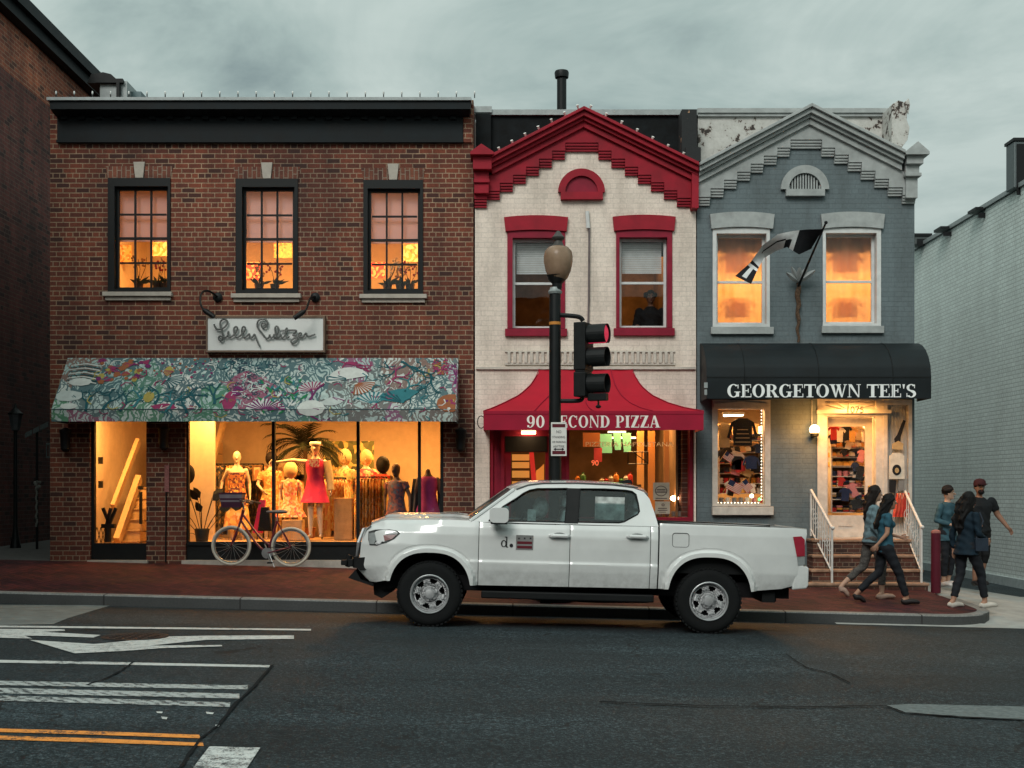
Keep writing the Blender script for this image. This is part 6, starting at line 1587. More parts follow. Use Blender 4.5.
# tailgate, bed
mb = MB(); mb.grid(lambda a, b: (UR + interp(rear_tab, .58 + .68 * b) - .004, -.88 + 1.76 * a, .58 + .68 * b), 10, 10); mb.box(UR - .05, UR + .02, -.86, .86, 1.21, 1.252); mb.build('tailgate', paintw, tr, local=True)
mb = MB().box(DB + .02, UR - .06, -.80, .80, .70, .73)
for s in (-1, 1): mb.box(DB + .02, UR - .03, s * .80, s * .84, .70, 1.235).slab([(DB + .008, 0), (UR, 0), (UR, 1), (DB + .008, 1)], (), 0, 1, lambda a, b, d, s=s: (a, s * (lerp(halfw(a, interp(top_tab, a)) - .004, .79, b)), interp(top_tab, a) + .004 - .014 * (1 - d)))
mb.box(DB + .02, DB + .06, -.84, .84, .70, 1.24); mb.build('truck_bed', trimb, tr, local=True)
mb = MB(); rb0, rb1 = T(793.5, 590.5), T(808.3, 567); mb.slab([(rb0[0] - .02, rb0[1]), (rb1[0] - .02, rb0[1] + .02), (rb1[0], rb0[1] + .06), (rb1[0], rb1[1] - .02), (rb1[0] - .02, rb1[1]), (rb0[0] + .02, rb1[1])], (), -.90, .90); mb.build('rear_bumper', paintw, tr, local=True, bevel=.02)
mb = MB(); mb.slab([T(748, 592), T(790, 591.5), T(796, 592), T(794, 601), T(783, 602), T(776, 596), T(765, 597), T(748, 597.5)], (), -.45, .45).box(T(782, 0)[0], T(791, 0)[0], -.1, .1, .33, .5).box(3.9, 4.05, -.8, .8, .38, .5).build('hitch', trimb, tr, local=True)
# greenhouse
def gh_y(z): return .872 - (z - HB) * .44
sideout = [(.44, HB + .012), (.62, 1.35), (.80, 1.49), (1.00, 1.625), (1.12, 1.675), (1.30, 1.70), (1.7, 1.715), (2.15, 1.705), (2.40, 1.68), (2.52, 1.64), (2.585, 1.56), (2.64, 1.40), (2.685, HB + .012)]
fwin = [(.735, 1.255), (.80, 1.335), (.90, 1.425), (1.02, 1.53), (1.10, 1.59), (1.17, 1.625), (1.26, 1.645), (1.61, 1.658), (1.605, 1.45), (1.585, 1.262)]
rwin = [(1.765, 1.658), (2.05, 1.663), (2.30, 1.655), (2.38, 1.643), (2.425, 1.61), (2.45, 1.50), (2.462, 1.41), (2.44, 1.375), (2.28, 1.285), (2.22, 1.272), (1.745, 1.266)]
sideout = [(a - .03, b) for a, b in sideout]; fwin = [(a - (.07 if a < .95 else .03), b) for a, b in fwin]; rwin = [(a - .03, b) for a, b in rwin]
def grow(p, k):
    cx = sum(a for a, _ in p) / len(p); cz = sum(b for _, b in p) / len(p)
    return [(a + (k if a > cx else -k) * (1 if abs(a - cx) > .2 else .3), b + (k if b > cz else -k)) for a, b in p]
for s in (-1, 1):
    fn = lambda a, b, d, s=s: (a, s * (gh_y(b) - d), b)
    MB().slab(sideout, [fwin, rwin], 0, .05, fn, 0).build('cab_side', paintw, tr, local=True, bevel=.006)
    MB().slab([(1.582, 1.662), (1.732, 1.662), (1.712, 1.250), (1.553, 1.250)], (), -.004, .052, fn, 0).build('door_pillar', trimb, tr, local=True)
    for wv, nm in ((fwin, 'front_window'), (rwin, 'rear_window')):
        MB().slab(wv, (), .018, .024, fn, 0).build(nm, carglass, tr, local=True)
        L = [fn(a, b, -.002) for a, b in wv]; MB().tube(L, .009, 5, closed=True).build('window_seal', trimb, tr, local=True)
    MB().tube([fn(a, b, -.006) for a, b in [(.98, 1.632), (1.12, 1.686), (1.30, 1.712), (1.7, 1.724), (2.15, 1.716), (2.42, 1.69)]], .009, 6).build('drip_rail', plain('seam_grey', (0, 0, 0)), tr, local=True)
# roof, windscreen and rear glass
roofu = [(.97, 1.612), (1.06, 1.655), (1.15, 1.69), (1.3, 1.708), (1.7, 1.722), (2.15, 1.712), (2.40, 1.688), (2.52, 1.648), (2.57, 1.60)]
mb = MB(); NB = 20; vs = []; roofu = [(a - .03, b) for a, b in roofu]
for u, z in roofu:
    for j in range(NB + 1):
        t = -1 + 2 * j / NB; e = (1 - abs(t) ** 2.4)
        bow = -.09 * (1 - t * t) if u < 1.2 else (.03 * (1 - t * t) if u > 2.45 else 0)
        vs.append((u + bow, t * (gh_y(z) - .002), z + .046 * e))
mb.add(vs, [(i * (NB + 1) + j, (i + 1) * (NB + 1) + j, (i + 1) * (NB + 1) + j + 1, i * (NB + 1) + j + 1) for i in range(len(roofu) - 1) for j in range(NB)], 0, True); mb.build('cab_roof', paintw, tr, local=True, sharp=60)
def screen(b0, t0, bw0, tw0, bowb, bowt, name):
    mb = MB(); mb.grid(lambda a, b: (lerp(b0[0] + bowb * (1 - (2 * a - 1) ** 2), t0[0] + bowt * (1 - (2 * a - 1) ** 2), b), (2 * a - 1) * lerp(bw0, tw0, b), lerp(b0[1], t0[1] + .035 * (1 - abs(2 * a - 1) ** 2.4), b)), 16, 6); mb.build(name, carglass, tr, local=True)
screen((.46, HB + .03), (.955, 1.625), .85, .69, -.14, -.09, 'windscreen'); screen((2.67, HB + .03), (2.535, 1.60), .84, .70, .02, .03, 'rear_screen')
for s in (-1, 1): MB().tube([(.45, s * .865, HB + .02), (.61, s * .81, 1.365), (.955, s * .69, 1.628)], .022, 7).build('windscreen_pillar', paintw, tr, local=True)
MB().slab([(2.22, 1.75), (2.34, 1.785), (2.40, 1.785), (2.42, 1.74)], (), -.02, .02).build('aerial_fin', trimb, tr, local=True)
# interior
seatm = plain('seat_cloth', (.10, .105, .11), .9); seatl = plain('seat_cover', (.62, .64, .64), .9, var=.3, scale=20)
for (u, mm_) in ((1.35, seatl), (2.2, seatl)):
    for s in (-1, 1):
        q = MB().box(u - .3, u + .2, s * .38 - .26, s * .38 + .26, .78, .92).hexa([(u + .1, s * .38 - .25, .9), (u + .26, s * .38 - .25, .9), (u + .26, s * .38 + .25, .9), (u + .1, s * .38 + .25, .9)], [(u + .2, s * .38 - .22, 1.4), (u + .31, s * .38 - .22, 1.4), (u + .31, s * .38 + .22, 1.4), (u + .2, s * .38 + .22, 1.4)])
        q.box(u + .19, u + .3, s * .38 - .13, s * .38 + .13, 1.43, 1.57); q.build('seat', mm_, tr, local=True, bevel=.03)
MB().tube([(1.02 + .06 * math.sin(R(a)), -.38 + .18 * math.cos(R(a)), 1.18 + .17 * math.sin(R(a))) for a in range(0, 360, 20)], .016, 7, closed=True).build('steering_wheel', trimb, tr, local=True)
MB().box(.45, .95, -.8, .8, .9, 1.2).build('dashboard', trimb, tr, local=True, bevel=.04)
MB().box(UF + .25, UR - .12, -.70, .70, .42, .60).box(DB - .05, DB + .0, -.82, .82, .5, 1.2).box(-.5, .5, -.6, .6, .6, 1.0).box(D0, DB, -.84, .84, .52, .60).build('chassis', under, tr, local=True)
for (c, zc, rw_, rh) in AR:
    for s in (-1, 1):
        mb = MB(); n = 18; pp_ = [(c + (rw_ + .03) * math.cos(R(180 * i / n)), zc + .12 + (rh - .08) * math.sin(R(180 * i / n))) for i in range(n + 1)]
        vs = [(a, s * .90, b) for a, b in pp_] + [(a, s * .5, b) for a, b in pp_]; mb.add(vs, [(i, i + 1, n + 2 + i, n + 1 + i) for i in range(n)] , 0)
        mb.add([(a, s * .5, b) for a, b in pp_], [tuple(range(n + 1))]); mb.build('wheel_well', under, tr, local=True)
for s in (-1, 1):
    (u0, v0), (u1, v1) = T(480, 596.5), T(654, 590.5)
    MB().box(u0, u1, s * .86, s * .70, v0 - .03, v0 + .06).build('running_board', trimb, tr, local=True, bevel=.015)
    MB().box(3.256 + .50, 3.256 + .52, s * .62, s * .90, .30, .56).build('mud_flap', trimb, tr, local=True) if False else None
MB().tube([(1.2, -.5, .36), (2.0, -.45, .34), (2.6, -.5, .36)], .05, 8).box(1.3, 1.45, -.6, .2, .28, .45).build('exhaust', under, tr, local=True)
(u0, v0), (u1, v1) = T(593, 520), T(623, 495)
MB().box(u0, u1, -.735, -.72, v0, v1 - .03).build('window_card', plain('pale_card', (.50, .54, .52), .8, var=.5, scale=9), tr, local=True)
MB().ball((1.28, -.40, 1.42), .10, .09, .13, 12).box(1.12, 1.22, -.72, -.66, 1.26, 1.40).build('seat_cover', plain('crumpled_white', (.60, .62, .60), .9, var=.5, scale=14), tr, local=True)
# wheels
def wheel(cu, s):
    c = (cu, s * .80, .385)
    w_ = MB(); prof = [(.205, -.115), (.30, -.122), (.335, -.118), (.362, -.10), (.378, -.075), (.384, -.03), (.384, .03), (.378, .075), (.362, .10), (.335, .118), (.30, .122), (.205, .115)]
    w_.lathe(prof, c, 56, 0, 'y', caps=False)
    for k in range(44):
        a = 2 * math.pi * k / 44
        for y0, y1 in ((-.10, -.055), (-.045, -.002), (.004, .047), (.057, .10)):
            a2 = a + (.07 if (y0 < -.05 or 0 < y0 < .05) else 0)
            p = lambda r, aa, y: (c[0] + r * math.cos(aa), c[1] + y, c[2] + r * math.sin(aa))
            w_.hexa([p(.37, a2, y0), p(.37, a2 + .10, y0), p(.37, a2 + .10, y1), p(.37, a2, y1)], [p(.387, a2 + .01, y0), p(.387, a2 + .085, y0), p(.387, a2 + .085, y1), p(.387, a2 + .01, y1)])
    wo_ = w_.build('wheel', rubt, tr, local=True, sharp=50)
    o = s
    r_ = MB(); r_.lathe([(.195, .02 * o), (.215, .06 * o), (.222, .115 * o), (.228, .128 * o), (.222, .132 * o), (.208, .118 * o), (.196, .07 * o), (.190, .03 * o)], c, 48, 0, 'y', caps=False)
    # disc with six openings
    N_ = 72; ring = []
    def disc_y(r): return (interp([(.0, .085), (.06, .085), (.075, .07), (.10, .052), (.13, .075), (.16, .085), (.185, .062), (.2, .05)], r)) * o
    for i in range(N_):
        for (ra, rb_) in ((.055, .075), (.075, .098), (.098, .115), (.115, .135), (.135, .155), (.155, .176), (.176, .2)):
            a0, a1 = 2 * math.pi * i / N_, 2 * math.pi * (i + 1) / N_
            ph = ((i + .5) / N_ * 6 + .25) % 1
            half = .29 if ra > .13 else (.20 if ra > .11 else .0)
            if .11 < ra < .17 and abs(ph - .5) < half: continue
            q = [(c[0] + rr * math.cos(a), c[1] + disc_y(rr), c[2] + rr * math.sin(a)) for rr, a in ((ra, a0), (rb_, a0), (rb_, a1), (ra, a1))]
            r_.add(q, [(0, 1, 2, 3)], 0, True)
    ro = r_.build('rim', chrome, wo_, local=True, sharp=70)
    sp_ = ro.modifiers.new('solid', 'SOLIDIFY'); sp_.thickness = .008
    MB().lathe([(.19, .0), (.19, .01 * o), (.02, .012 * o)], c, 30, 0, 'y').build('brake_disc', under, wo_, local=True)
    h_ = MB().lathe([(.062, .06 * o), (.062, .10 * o), (.05, .115 * o), (.02, .12 * o)], c, 24, 0, 'y')
    for k in range(6):
        a = k * math.pi / 3 + .3; h_.tube([(c[0] + .075 * math.cos(a), c[1] + .06 * o, c[2] + .075 * math.sin(a)), (c[0] + .075 * math.cos(a), c[1] + .10 * o, c[2] + .075 * math.sin(a))], .013, 6)
    h_.build('hub', chrome, wo_, local=True)
for cu in (0.0, 3.256):
    for s in (-1, 1): wheel(cu, s)
# emblem and initial on the near front door
near_door = [o for o in bpy.data.objects if o.name.startswith('front_door')][0]
yd_ = -.9315
T0 = T
def T(px, py): return T0(px - 2.4, py)
emk = plain('emblem_ink', (.02, .02, .022), .5); emr = plain('emblem_red', (.11, .012, .02), .5); emg = plain('emblem_grey', (.20, .20, .195), .5)
e = MB(); (u0, v0), (u1, v1) = T(516.2, 549.8), T(533.4, 535.6)
e.box(u0, u1, yd_ - .001, yd_ + .004, v0, v1, 2)
for (ya, yb) in ((541.6, 544.2), (546.0, 548.6)):
    e.box(T(517.3, 0)[0], T(532.3, 0)[0], yd_ - .003, yd_ - .0011, T(524, yb)[1], T(524, ya)[1], 1)
for xs_ in (519, 524.7, 530.6):
    cu_, cv_ = T(xs_, 538.6); st5 = [(cu_ + (.017 if k % 2 == 0 else .007) * math.sin(k * math.pi / 5), cv_ + (.017 if k % 2 == 0 else .007) * math.cos(k * math.pi / 5)) for k in range(10)]
    e.slab(st5, (), yd_ - .003, yd_ - .0012, mi=0)
e.build('emblem', [emk, emr, emg], near_door, local=True)
e = MB(); cu_, cv_ = T(504, 543.8); 
def ringp(mb, cx, cz, ro, so_, ri, si, n=20):
    for i in range(n):
        t0, t1 = 2 * math.pi * i / n, 2 * math.pi * (i + 1) / n
        q = [(cx + a * math.cos(t), cz + b * math.sin(t)) for a, b, t in ((ro, so_, t0), (ro, so_, t1), (ri, si, t1), (ri, si, t0))]
        mb.hexa([(x, yd_ - .002, z) for x, z in q], [(x, yd_ + .006, z) for x, z in q])
ringp(e, cu_, cv_, .034, .040, .019, .033); us0 = cu_ + .026
e.box(us0, us0 + .013, yd_ - .0026, yd_ + .006, cv_ - .042, cv_ + .082).box(us0 - .014, us0 + .001, yd_ - .0024, yd_ + .006, cv_ + .074, cv_ + .082).box(us0 + .012, us0 + .024, yd_ - .0024, yd_ + .006, cv_ - .042, cv_ - .034)
cu2, cv2 = T(511.5, 545.6); e.lathe([(.021, 0), (.021, .008)], (cu2, yd_ - .003, cv2), 16, 0, 'y'); e.build('lettering', emk, near_door, local=True)
# ================================================================ people and mannequins
def remesh(mb, voxel=.012, smooth=6):
    me = bpy.data.meshes.new('t'); me.from_pydata([tuple(p) for p in mb.v], [], mb.f); me.update()
    bm = bmesh.new(); bm.from_mesh(me); bmesh.ops.recalc_face_normals(bm, faces=bm.faces); bm.to_mesh(me); bm.free()
    ob = bpy.data.objects.new('t', me); C.objects.link(ob)
    m = ob.modifiers.new('r', 'REMESH'); m.mode = 'VOXEL'; m.voxel_size = voxel
    s = ob.modifiers.new('s', 'SMOOTH'); s.iterations = smooth; s.factor = .5
    dg = bpy.context.evaluated_depsgraph_get(); ev = ob.evaluated_get(dg); m2 = ev.to_mesh()
    out = MB(); out.add([tuple(v.co) for v in m2.vertices], [tuple(p.vertices) for p in m2.polygons], 0, True)
    ev.to_mesh_clear(); bpy.data.objects.remove(ob); bpy.data.meshes.remove(me); return out
def cap(mb, a, b, ra, rb_, seg=12):
    a, b = Vector(a), Vector(b); d = (b - a); l = d.length or 1e-3; d = d / l
    mb.tube([a - d * ra * .9, a - d * ra * .6, a, b, b + d * rb_ * .6, b + d * rb_ * .9], [ra * .35, ra * .78, ra, rb_, rb_ * .78, rb_ * .35], seg)
class Fig:
    """joints in a frame that faces f: coordinates (forward, left, up)"""
    def __init__(s, loc, face, k=1.0):
        s.o = Vector(loc); a = R(face); s.f = Vector((math.cos(a), math.sin(a), 0)); s.l = Vector((-math.sin(a), math.cos(a), 0)); s.k = k
    def p(s, f, l, u): return s.o + (s.f * f + s.l * l + Vector((0, 0, u))) * s.k
def hand(mb, wrist, dirn, palm_n, k=1.0, curl=.5, thumb_side=1):
    """palm, four bent fingers of different length and a thumb; returns loose finger tubes in a second mesh"""
    d = Vector(dirn).normalized(); n = Vector(palm_n); n = (n - d * n.dot(d)).normalized(); w_ = d.cross(n)
    mb.etube([wrist - d * .01, wrist + d * .02 * k, wrist + d * .05 * k, wrist + d * .088 * k], [.024 * k, .032 * k, .04 * k, .034 * k], [.018 * k, .017 * k, .015 * k, .011 * k], w_, 10)
    fg = MB()
    for i, (off, ln) in enumerate(((-.029, .068), (-.010, .078), (.010, .074), (.028, .058))):
        b = wrist + d * .08 * k + w_ * off * k; L = ln * k
        p1 = b + (d * math.cos(curl * .6) + n * math.sin(curl * .6)) * L * .45
        p2 = p1 + (d * math.cos(curl * 1.5) + n * math.sin(curl * 1.5)) * L * .32
        p3 = p2 + (d * math.cos(curl * 2.2) + n * math.sin(curl * 2.2)) * L * .25
        fg.tube([b - d * .015, b, p1, p2, p3], [.0088 * k, .0088 * k, .0082 * k, .0075 * k, .0055 * k], 7)
    tb_ = wrist + d * .03 * k + w_ * (-.03 * k * thumb_side)
    t1 = tb_ + (d * .75 - w_ * .55 * thumb_side + n * .3).normalized() * .035 * k; t2 = t1 + (d * .9 + n * .35 - w_ * .1 * thumb_side).normalized() * .03 * k
    fg.tube([tb_ - d * .01, tb_, t1, t2], [.012 * k, .0115 * k, .0098 * k, .007 * k], 7); return fg
skin_c = lambda nm, c: plain(nm, c, .55, var=.08, scale=12, bmp=.05)
def head_into(mb, fg, c, f, l, k=1.0, eyes=True):
    """skull, jaw, nose, ears; c is the middle of the head"""
    u = Vector((0, 0, 1)); f = Vector(f).normalized(); l = Vector(l).normalized()
    mb.etube([c - u * .112 * k, c - u * .095 * k, c - u * .06 * k, c, c + u * .06 * k, c + u * .1 * k, c + u * .118 * k], [.03 * k, .048 * k, .065 * k, .075 * k, .072 * k, .045 * k, .015 * k], [.035 * k, .06 * k, .078 * k, .092 * k, .09 * k, .06 * k, .02 * k], l, 16)
    cap(mb, c + f * .055 * k - u * .085 * k, c + f * .07 * k - u * .09 * k, .028 * k, .022 * k)       # chin
    cap(mb, c + f * .085 * k + u * .015 * k, c + f * .112 * k - u * .028 * k, .010 * k, .016 * k, 8)   # nose
    for s in (-1, 1): mb.ball(tuple(c + l * s * .077 * k - f * .005 * k - u * .01 * k), .014 * k, .014 * k, .03 * k, 8)
    if eyes:
        for s in (-1, 1):
            q = c + f * .082 * k + l * s * .031 * k + u * .008 * k
            fg.ball(tuple(q), .013 * k, .013 * k, .008 * k, 8, 1); fg.ball(tuple(q + f * .006 * k), .0075 * k, .0075 * k, .0075 * k, 8, 2)
            fg.tube([q + u * .022 * k + l * s * -.016 * k + f * .004 * k, q + u * .026 * k + f * .006 * k, q + u * .02 * k + l * s * .018 * k - f * .002 * k], .004 * k, 5, 2)
        m = c + f * .094 * k - u * .058 * k
        fg.tube([m - l * .022 * k - f * .006 * k, m + f * .002 * k, m + l * .022 * k - f * .006 * k], .006 * k, 6, 3)
def person(name, label, cat, loc, face, pose, skin, top, bottom, hair, shoes, k=1.0, build=1.0, female=True, face_head=None, mannequin=None, voxel=.012, sleeve=.35, topz=.0, pants_to=1.0, headless=False, group=None):
    G = Fig(loc, face, k); P = pose; J = {n_: G.p(*v) for n_, v in P.items()}
    t = thing(name, label, cat, loc, group)
    s_ = G.l; b_ = build * k
    pel, chest, neck, head = J['pelvis'], J['chest'], J['neck'], J['head']
    sw_ = (.165 if female else .20) * b_; sh = {1: chest + s_ * sw_ + Vector((0, 0, .075 * k)), -1: chest - s_ * sw_ + Vector((0, 0, .075 * k))}
    hp = {1: pel + s_ * .085 * b_, -1: pel - s_ * .085 * b_}
    def torso(mb, g=0.0, low=None):
        mid = pel.lerp(chest, .5)
        path = [pel - Vector((0, 0, .08 * k)), pel, mid, chest.lerp(mid, .35), chest, chest + Vector((0, 0, .085 * k)), neck - Vector((0, 0, .015 * k))]
        ra = [.13, .155 if female else .15, .125 if female else .15, .145 if female else .175, .155 if female else .19, .13, .055]; rb2 = [.10, .115, .09 if female else .115, .105 if female else .12, .105 if female else .125, .08, .055]
        mb.etube(path, [a * b_ + g for a in ra], [a * b_ + g for a in rb2], s_, 18)
        if female:
            for sg_ in (-1, 1): mb.ball(tuple(chest.lerp(mid, .25) + G.f * .07 * k + s_ * sg_ * .062 * k), .055 * k + g, .055 * k + g, .055 * k + g, 10)
    def arm(mb, sg_, g=0.0, upto=1.0, cuff=1.0):
        e, w_ = J['elbow_l' if sg_ > 0 else 'elbow_r'], J['wrist_l' if sg_ > 0 else 'wrist_r']; a = sh[sg_]
        ru = (.044 if female else .056) * b_
        if upto <= .5: cap(mb, a, a.lerp(e, upto * 2), ru + g, ru * .92 + g * 1.5)
        else: cap(mb, a, e, ru + g, ru * .8 + g); cap(mb, e, e.lerp(w_, (upto - .5) * 2), ru * .8 + g, ru * .52 + g)
    def leg(mb, sg_, g=0.0, upto=1.0, flare=0):
        kn, an = J['knee_l' if sg_ > 0 else 'knee_r'], J['ankle_l' if sg_ > 0 else 'ankle_r']; a = hp[sg_]
        cap(mb, a, kn, (.088 if female else .088) * b_ + g, .055 * b_ + g, 14)
        e = kn.lerp(an, upto); calf = kn.lerp(an, .35) - (J['toe_l' if sg_ > 0 else 'toe_r'] - an).normalized() * .012 * k
        mb.tube([kn, calf, e], [.053 * b_ + g, .052 * b_ + g, (.034 + .01 * (1 - upto)) * b_ + g + flare], 12)
        mb.ball(tuple(kn), .055 * b_ + g, .055 * b_ + g, .055 * b_ + g, 12)
    # ---- body
    bm_ = MB(); fg = MB(); torso(bm_); cap(bm_, chest + Vector((0, 0, .08 * k)), neck + (head - neck) * .25, .052 * k, .048 * k)
    hf = G.f if face_head is None else Vector((math.cos(R(face_head)), math.sin(R(face_head)), 0)); hl_ = Vector((-hf.y, hf.x, 0))
    if not headless: head_into(bm_, fg, head, hf, hl_, k * .97, mannequin is None)
    for sg_ in (1, -1):
        arm(bm_, sg_); leg(bm_, sg_)
        e, w_ = J['elbow_l' if sg_ > 0 else 'elbow_r'], J['wrist_l' if sg_ > 0 else 'wrist_r']
        h2 = hand(bm_, w_, (w_ - e), -s_ * sg_ + G.f * .2, k * .95, P.get('curl', (.5,))[0] if 'curl' in P else .5, sg_)
        fg.add(h2.v, h2.f, 0, True)
        an, to = J['ankle_l' if sg_ > 0 else 'ankle_r'], J['toe_l' if sg_ > 0 else 'toe_r']; d = (to - an)
        heel = an - d.normalized() * .05 * k; heel.z = an.z - .045 * k
        cap(bm_, heel, to, .032 * k, .022 * k); cap(bm_, an, heel + Vector((0, 0, .01)), .034 * k, .034 * k)
    body = remesh(bm_, voxel); o = len(body.v); body.v += fg.v; body.f += [[i + o for i in f] for f in fg.f]; body.m += fg.m; body.sm += fg.sm
    mats = [skin, plain('eye_white', (.6, .58, .55), .4), plain('eye_dark', (.02, .015, .012), .4), plain('lip', (.30, .09, .08), .5)]
    body.build('body', mats if mannequin is None else [mannequin] * 4, t)
    # ---- clothes
    if top:
        m_ = MB(); torso(m_, .014 * k); 
        if topz: m_.etube([pel + Vector((0, 0, .04)), pel - Vector((0, 0, .06 * k)), pel - Vector((0, 0, topz * k))], [.165 * b_, .18 * b_, (.185 + topz * .12) * b_], [.125 * b_, .14 * b_, (.15 + topz * .12) * b_], s_, 18)
        for sg_ in (1, -1): arm(m_, sg_, .013 * k, sleeve)
        m2 = remesh(m_, voxel)
        # wrinkles
        m2.v = [(x + .004 * math.sin(z * 60 + x * 25), y + .004 * math.sin(z * 47 + x * 40), z) for x, y, z in m2.v]
        m2.build('top', top, t)
    if bottom:
        m_ = MB(); m_.etube([pel + Vector((0, 0, .06 * k)), pel, pel - Vector((0, 0, .09 * k))], [.14 * b_ + .012, .162 * b_ + .01, .14 * b_ + .01], [.10 * b_ + .012, .122 * b_ + .01, .11 * b_ + .01], s_, 18)
        for sg_ in (1, -1): leg(m_, sg_, .010 * k, pants_to, .008 * k)
        m2 = remesh(m_, voxel); m2.v = [(x + .003 * math.sin(z * 70 + y * 40), y + .003 * math.sin(z * 55), z) for x, y, z in m2.v]; m2.build('trousers', bottom, t)
    if shoes:
        for sg_ in (1, -1):
            an, to = J['ankle_l' if sg_ > 0 else 'ankle_r'], J['toe_l' if sg_ > 0 else 'toe_r']; d = (to - an); dn = d.normalized(); heel = an - dn * .055 * k; heel.z = an.z - .052 * k
            m_ = MB(); m_.etube([heel - dn * .035, heel + dn * .02, an.lerp(to, .5) - Vector((0, 0, .02 * k)), to, to + dn * .045], [.028 * k, .046 * k, .050 * k, .050 * k, .026 * k], [.028 * k, .050 * k, .040 * k, .034 * k, .018 * k], Vector((-dn.y, dn.x, 0)), 12)
            remesh(m_, .008, 3).build('shoe', shoes, t)
    if hair:
        mat_h, pts, rr = hair
        m_ = MB(); up = Vector((0, 0, 1))
        m_.etube([head - up * .03 * k - hf * .035 * k, head + up * .03 * k - hf * .022 * k, head + up * .085 * k - hf * .012 * k, head + up * .125 * k - hf * .01 * k, head + up * .138 * k - hf * .012 * k], [.082 * k, .087 * k, .078 * k, .045 * k, .012 * k], [.075 * k, .09 * k, .092 * k, .055 * k, .015 * k], hl_, 16)
        if pts:
            pp = [head + hf * a * k + hl_ * b * k + up * c * k for a, b, c in pts]
            rr = [r * .84 for r in rr]
            for off in (-.5, 0, .5):
                m_.tube([p + hl_ * off * r * k for p, r in zip(pp, rr)], [r * k * .8 for r in rr], 10)
            for q in range(18):
                a = random.uniform(-1.2, 1.2); ph = random.random() * 6
                m_.tube([p + hl_ * (a * r * 1.0 * k) + hf * (math.sin(ph + i * 1.3) * r * 1.0 * k) for i, (p, r) in enumerate(zip(pp, rr))], [max(.009, r * k * .24) for r in rr], 6)
        remesh(m_, .010, 2).build('hair', mat_h, t)
    return t, J, G
hairb = plain('black_hair', (.005, .0045, .0045), .7, var=.5, scale=60, bmp=.8, bscale=90); hairbr = plain('dark_brown_hair', (.011, .007, .006), .7, var=.5, scale=60, bmp=.8, bscale=90)
sk1 = skin_c('skin_tan', (.36, .20, .135)); sk2 = skin_c('skin_light', (.45, .28, .20)); sk3 = skin_c('skin_brown', (.25, .135, .09))
def stride(hip=.86, f1=.22, f2=-.30, lift=.09, lean=.02):
    """right leg forward, left leg trailing"""
    return {'pelvis': (0, 0, hip + .03), 'chest': (lean, 0, 1.24), 'neck': (lean + .02, 0, 1.40), 'head': (lean + .05, 0, 1.535),
            'knee_r': (f1 * .75 + .04, -.08, .47), 'ankle_r': (f1, -.08, .075), 'toe_r': (f1 + .15, -.09, .03),
            'knee_l': (f2 * .25, .08, .46), 'ankle_l': (f2 * .9 - .05, .07, .08 + lift), 'toe_l': (f2 * .9 + .08, .07, .028),
            'elbow_r': (-.10, -.21, 1.06), 'wrist_r': (-.02, -.22, .84), 'elbow_l': (.02, .21, 1.05), 'wrist_l': (.12, .2, .83)}
def on_walk(x, Y): X = PX(x, Y); return (X, Y, walk_z(X, Y))
# 1: woman in a blue T-shirt, walking toward the driveway
Y1 = 17.55
ps_ = stride(.80, .24, -.36, .02, .03)
ps_.update({'head': (.07, 0, 1.50), 'chest': (.0, 0, 1.22), 'neck': (.03, 0, 1.37), 'elbow_r': (-.03, -.2, 1.04), 'wrist_r': (-.16, -.17, .88), 'elbow_l': (.03, .2, 1.03), 'wrist_l': (.27, .16, .98),
 'knee_r': (.19, -.08, .44), 'ankle_r': (.30, -.08, .085), 'toe_r': (.44, -.10, .03), 'knee_l': (-.07, .08, .45), 'ankle_l': (-.39, .07, .155), 'toe_l': (-.30, .07, .04)})
tealshirt = plain('teal_cotton', (.025, .085, .12), .85, var=.15); blkp = plain('black_denim', (.012, .014, .018), .8, var=.25); shoeb = plain('dark_shoe', (.015, .013, .013), .5)
person('person', 'woman in a teal T-shirt and black trousers striding past the shop steps', 'person', on_walk(885, Y1), 0, ps_, sk1, tealshirt, blkp, (hairb, [(-.02, 0, .06), (-.06, 0, -.02), (-.10, -.01, -.12), (-.15, -.02, -.22), (-.20, -.02, -.32), (-.22, -.02, -.40)], [.09, .09, .08, .065, .05, .02]), shoeb, k=.96, sleeve=.24, pants_to=.90)
# 2: woman in denim behind her
Y2 = 18.15
p2_ = stride(.84, .12, -.30, .10, .0); p2_.update({'head': (.05, 0, 1.53), 'elbow_l': (.10, .19, 1.08), 'wrist_l': (.24, .08, 1.28), 'elbow_r': (-.06, -.2, 1.06), 'wrist_r': (.08, -.2, .86), 'ankle_l': (-.42, .07, .19), 'toe_l': (-.35, .07, .05), 'knee_l': (-.10, .08, .46)})
den = plain('pale_denim', (.12, .185, .21), .85, var=.35, scale=14); legg = plain('grey_leggings', (.075, .07, .065), .85, var=.5, scale=25); shoeg = plain('tan_shoe', (.35, .24, .19), .6)
person('person', 'woman in a pale denim jacket, half hidden behind the one in teal', 'person', on_walk(872, Y2), 4, p2_, sk2, den, legg, (hairbr, [(-.02, 0, .06), (-.07, 0, -.04), (-.10, 0, -.14), (-.12, 0, -.25), (-.14, 0, -.36), (-.13, 0, -.43)], [.09, .09, .08, .07, .05, .02]), shoeg, k=1.0, sleeve=.92, topz=.04, pants_to=.70)
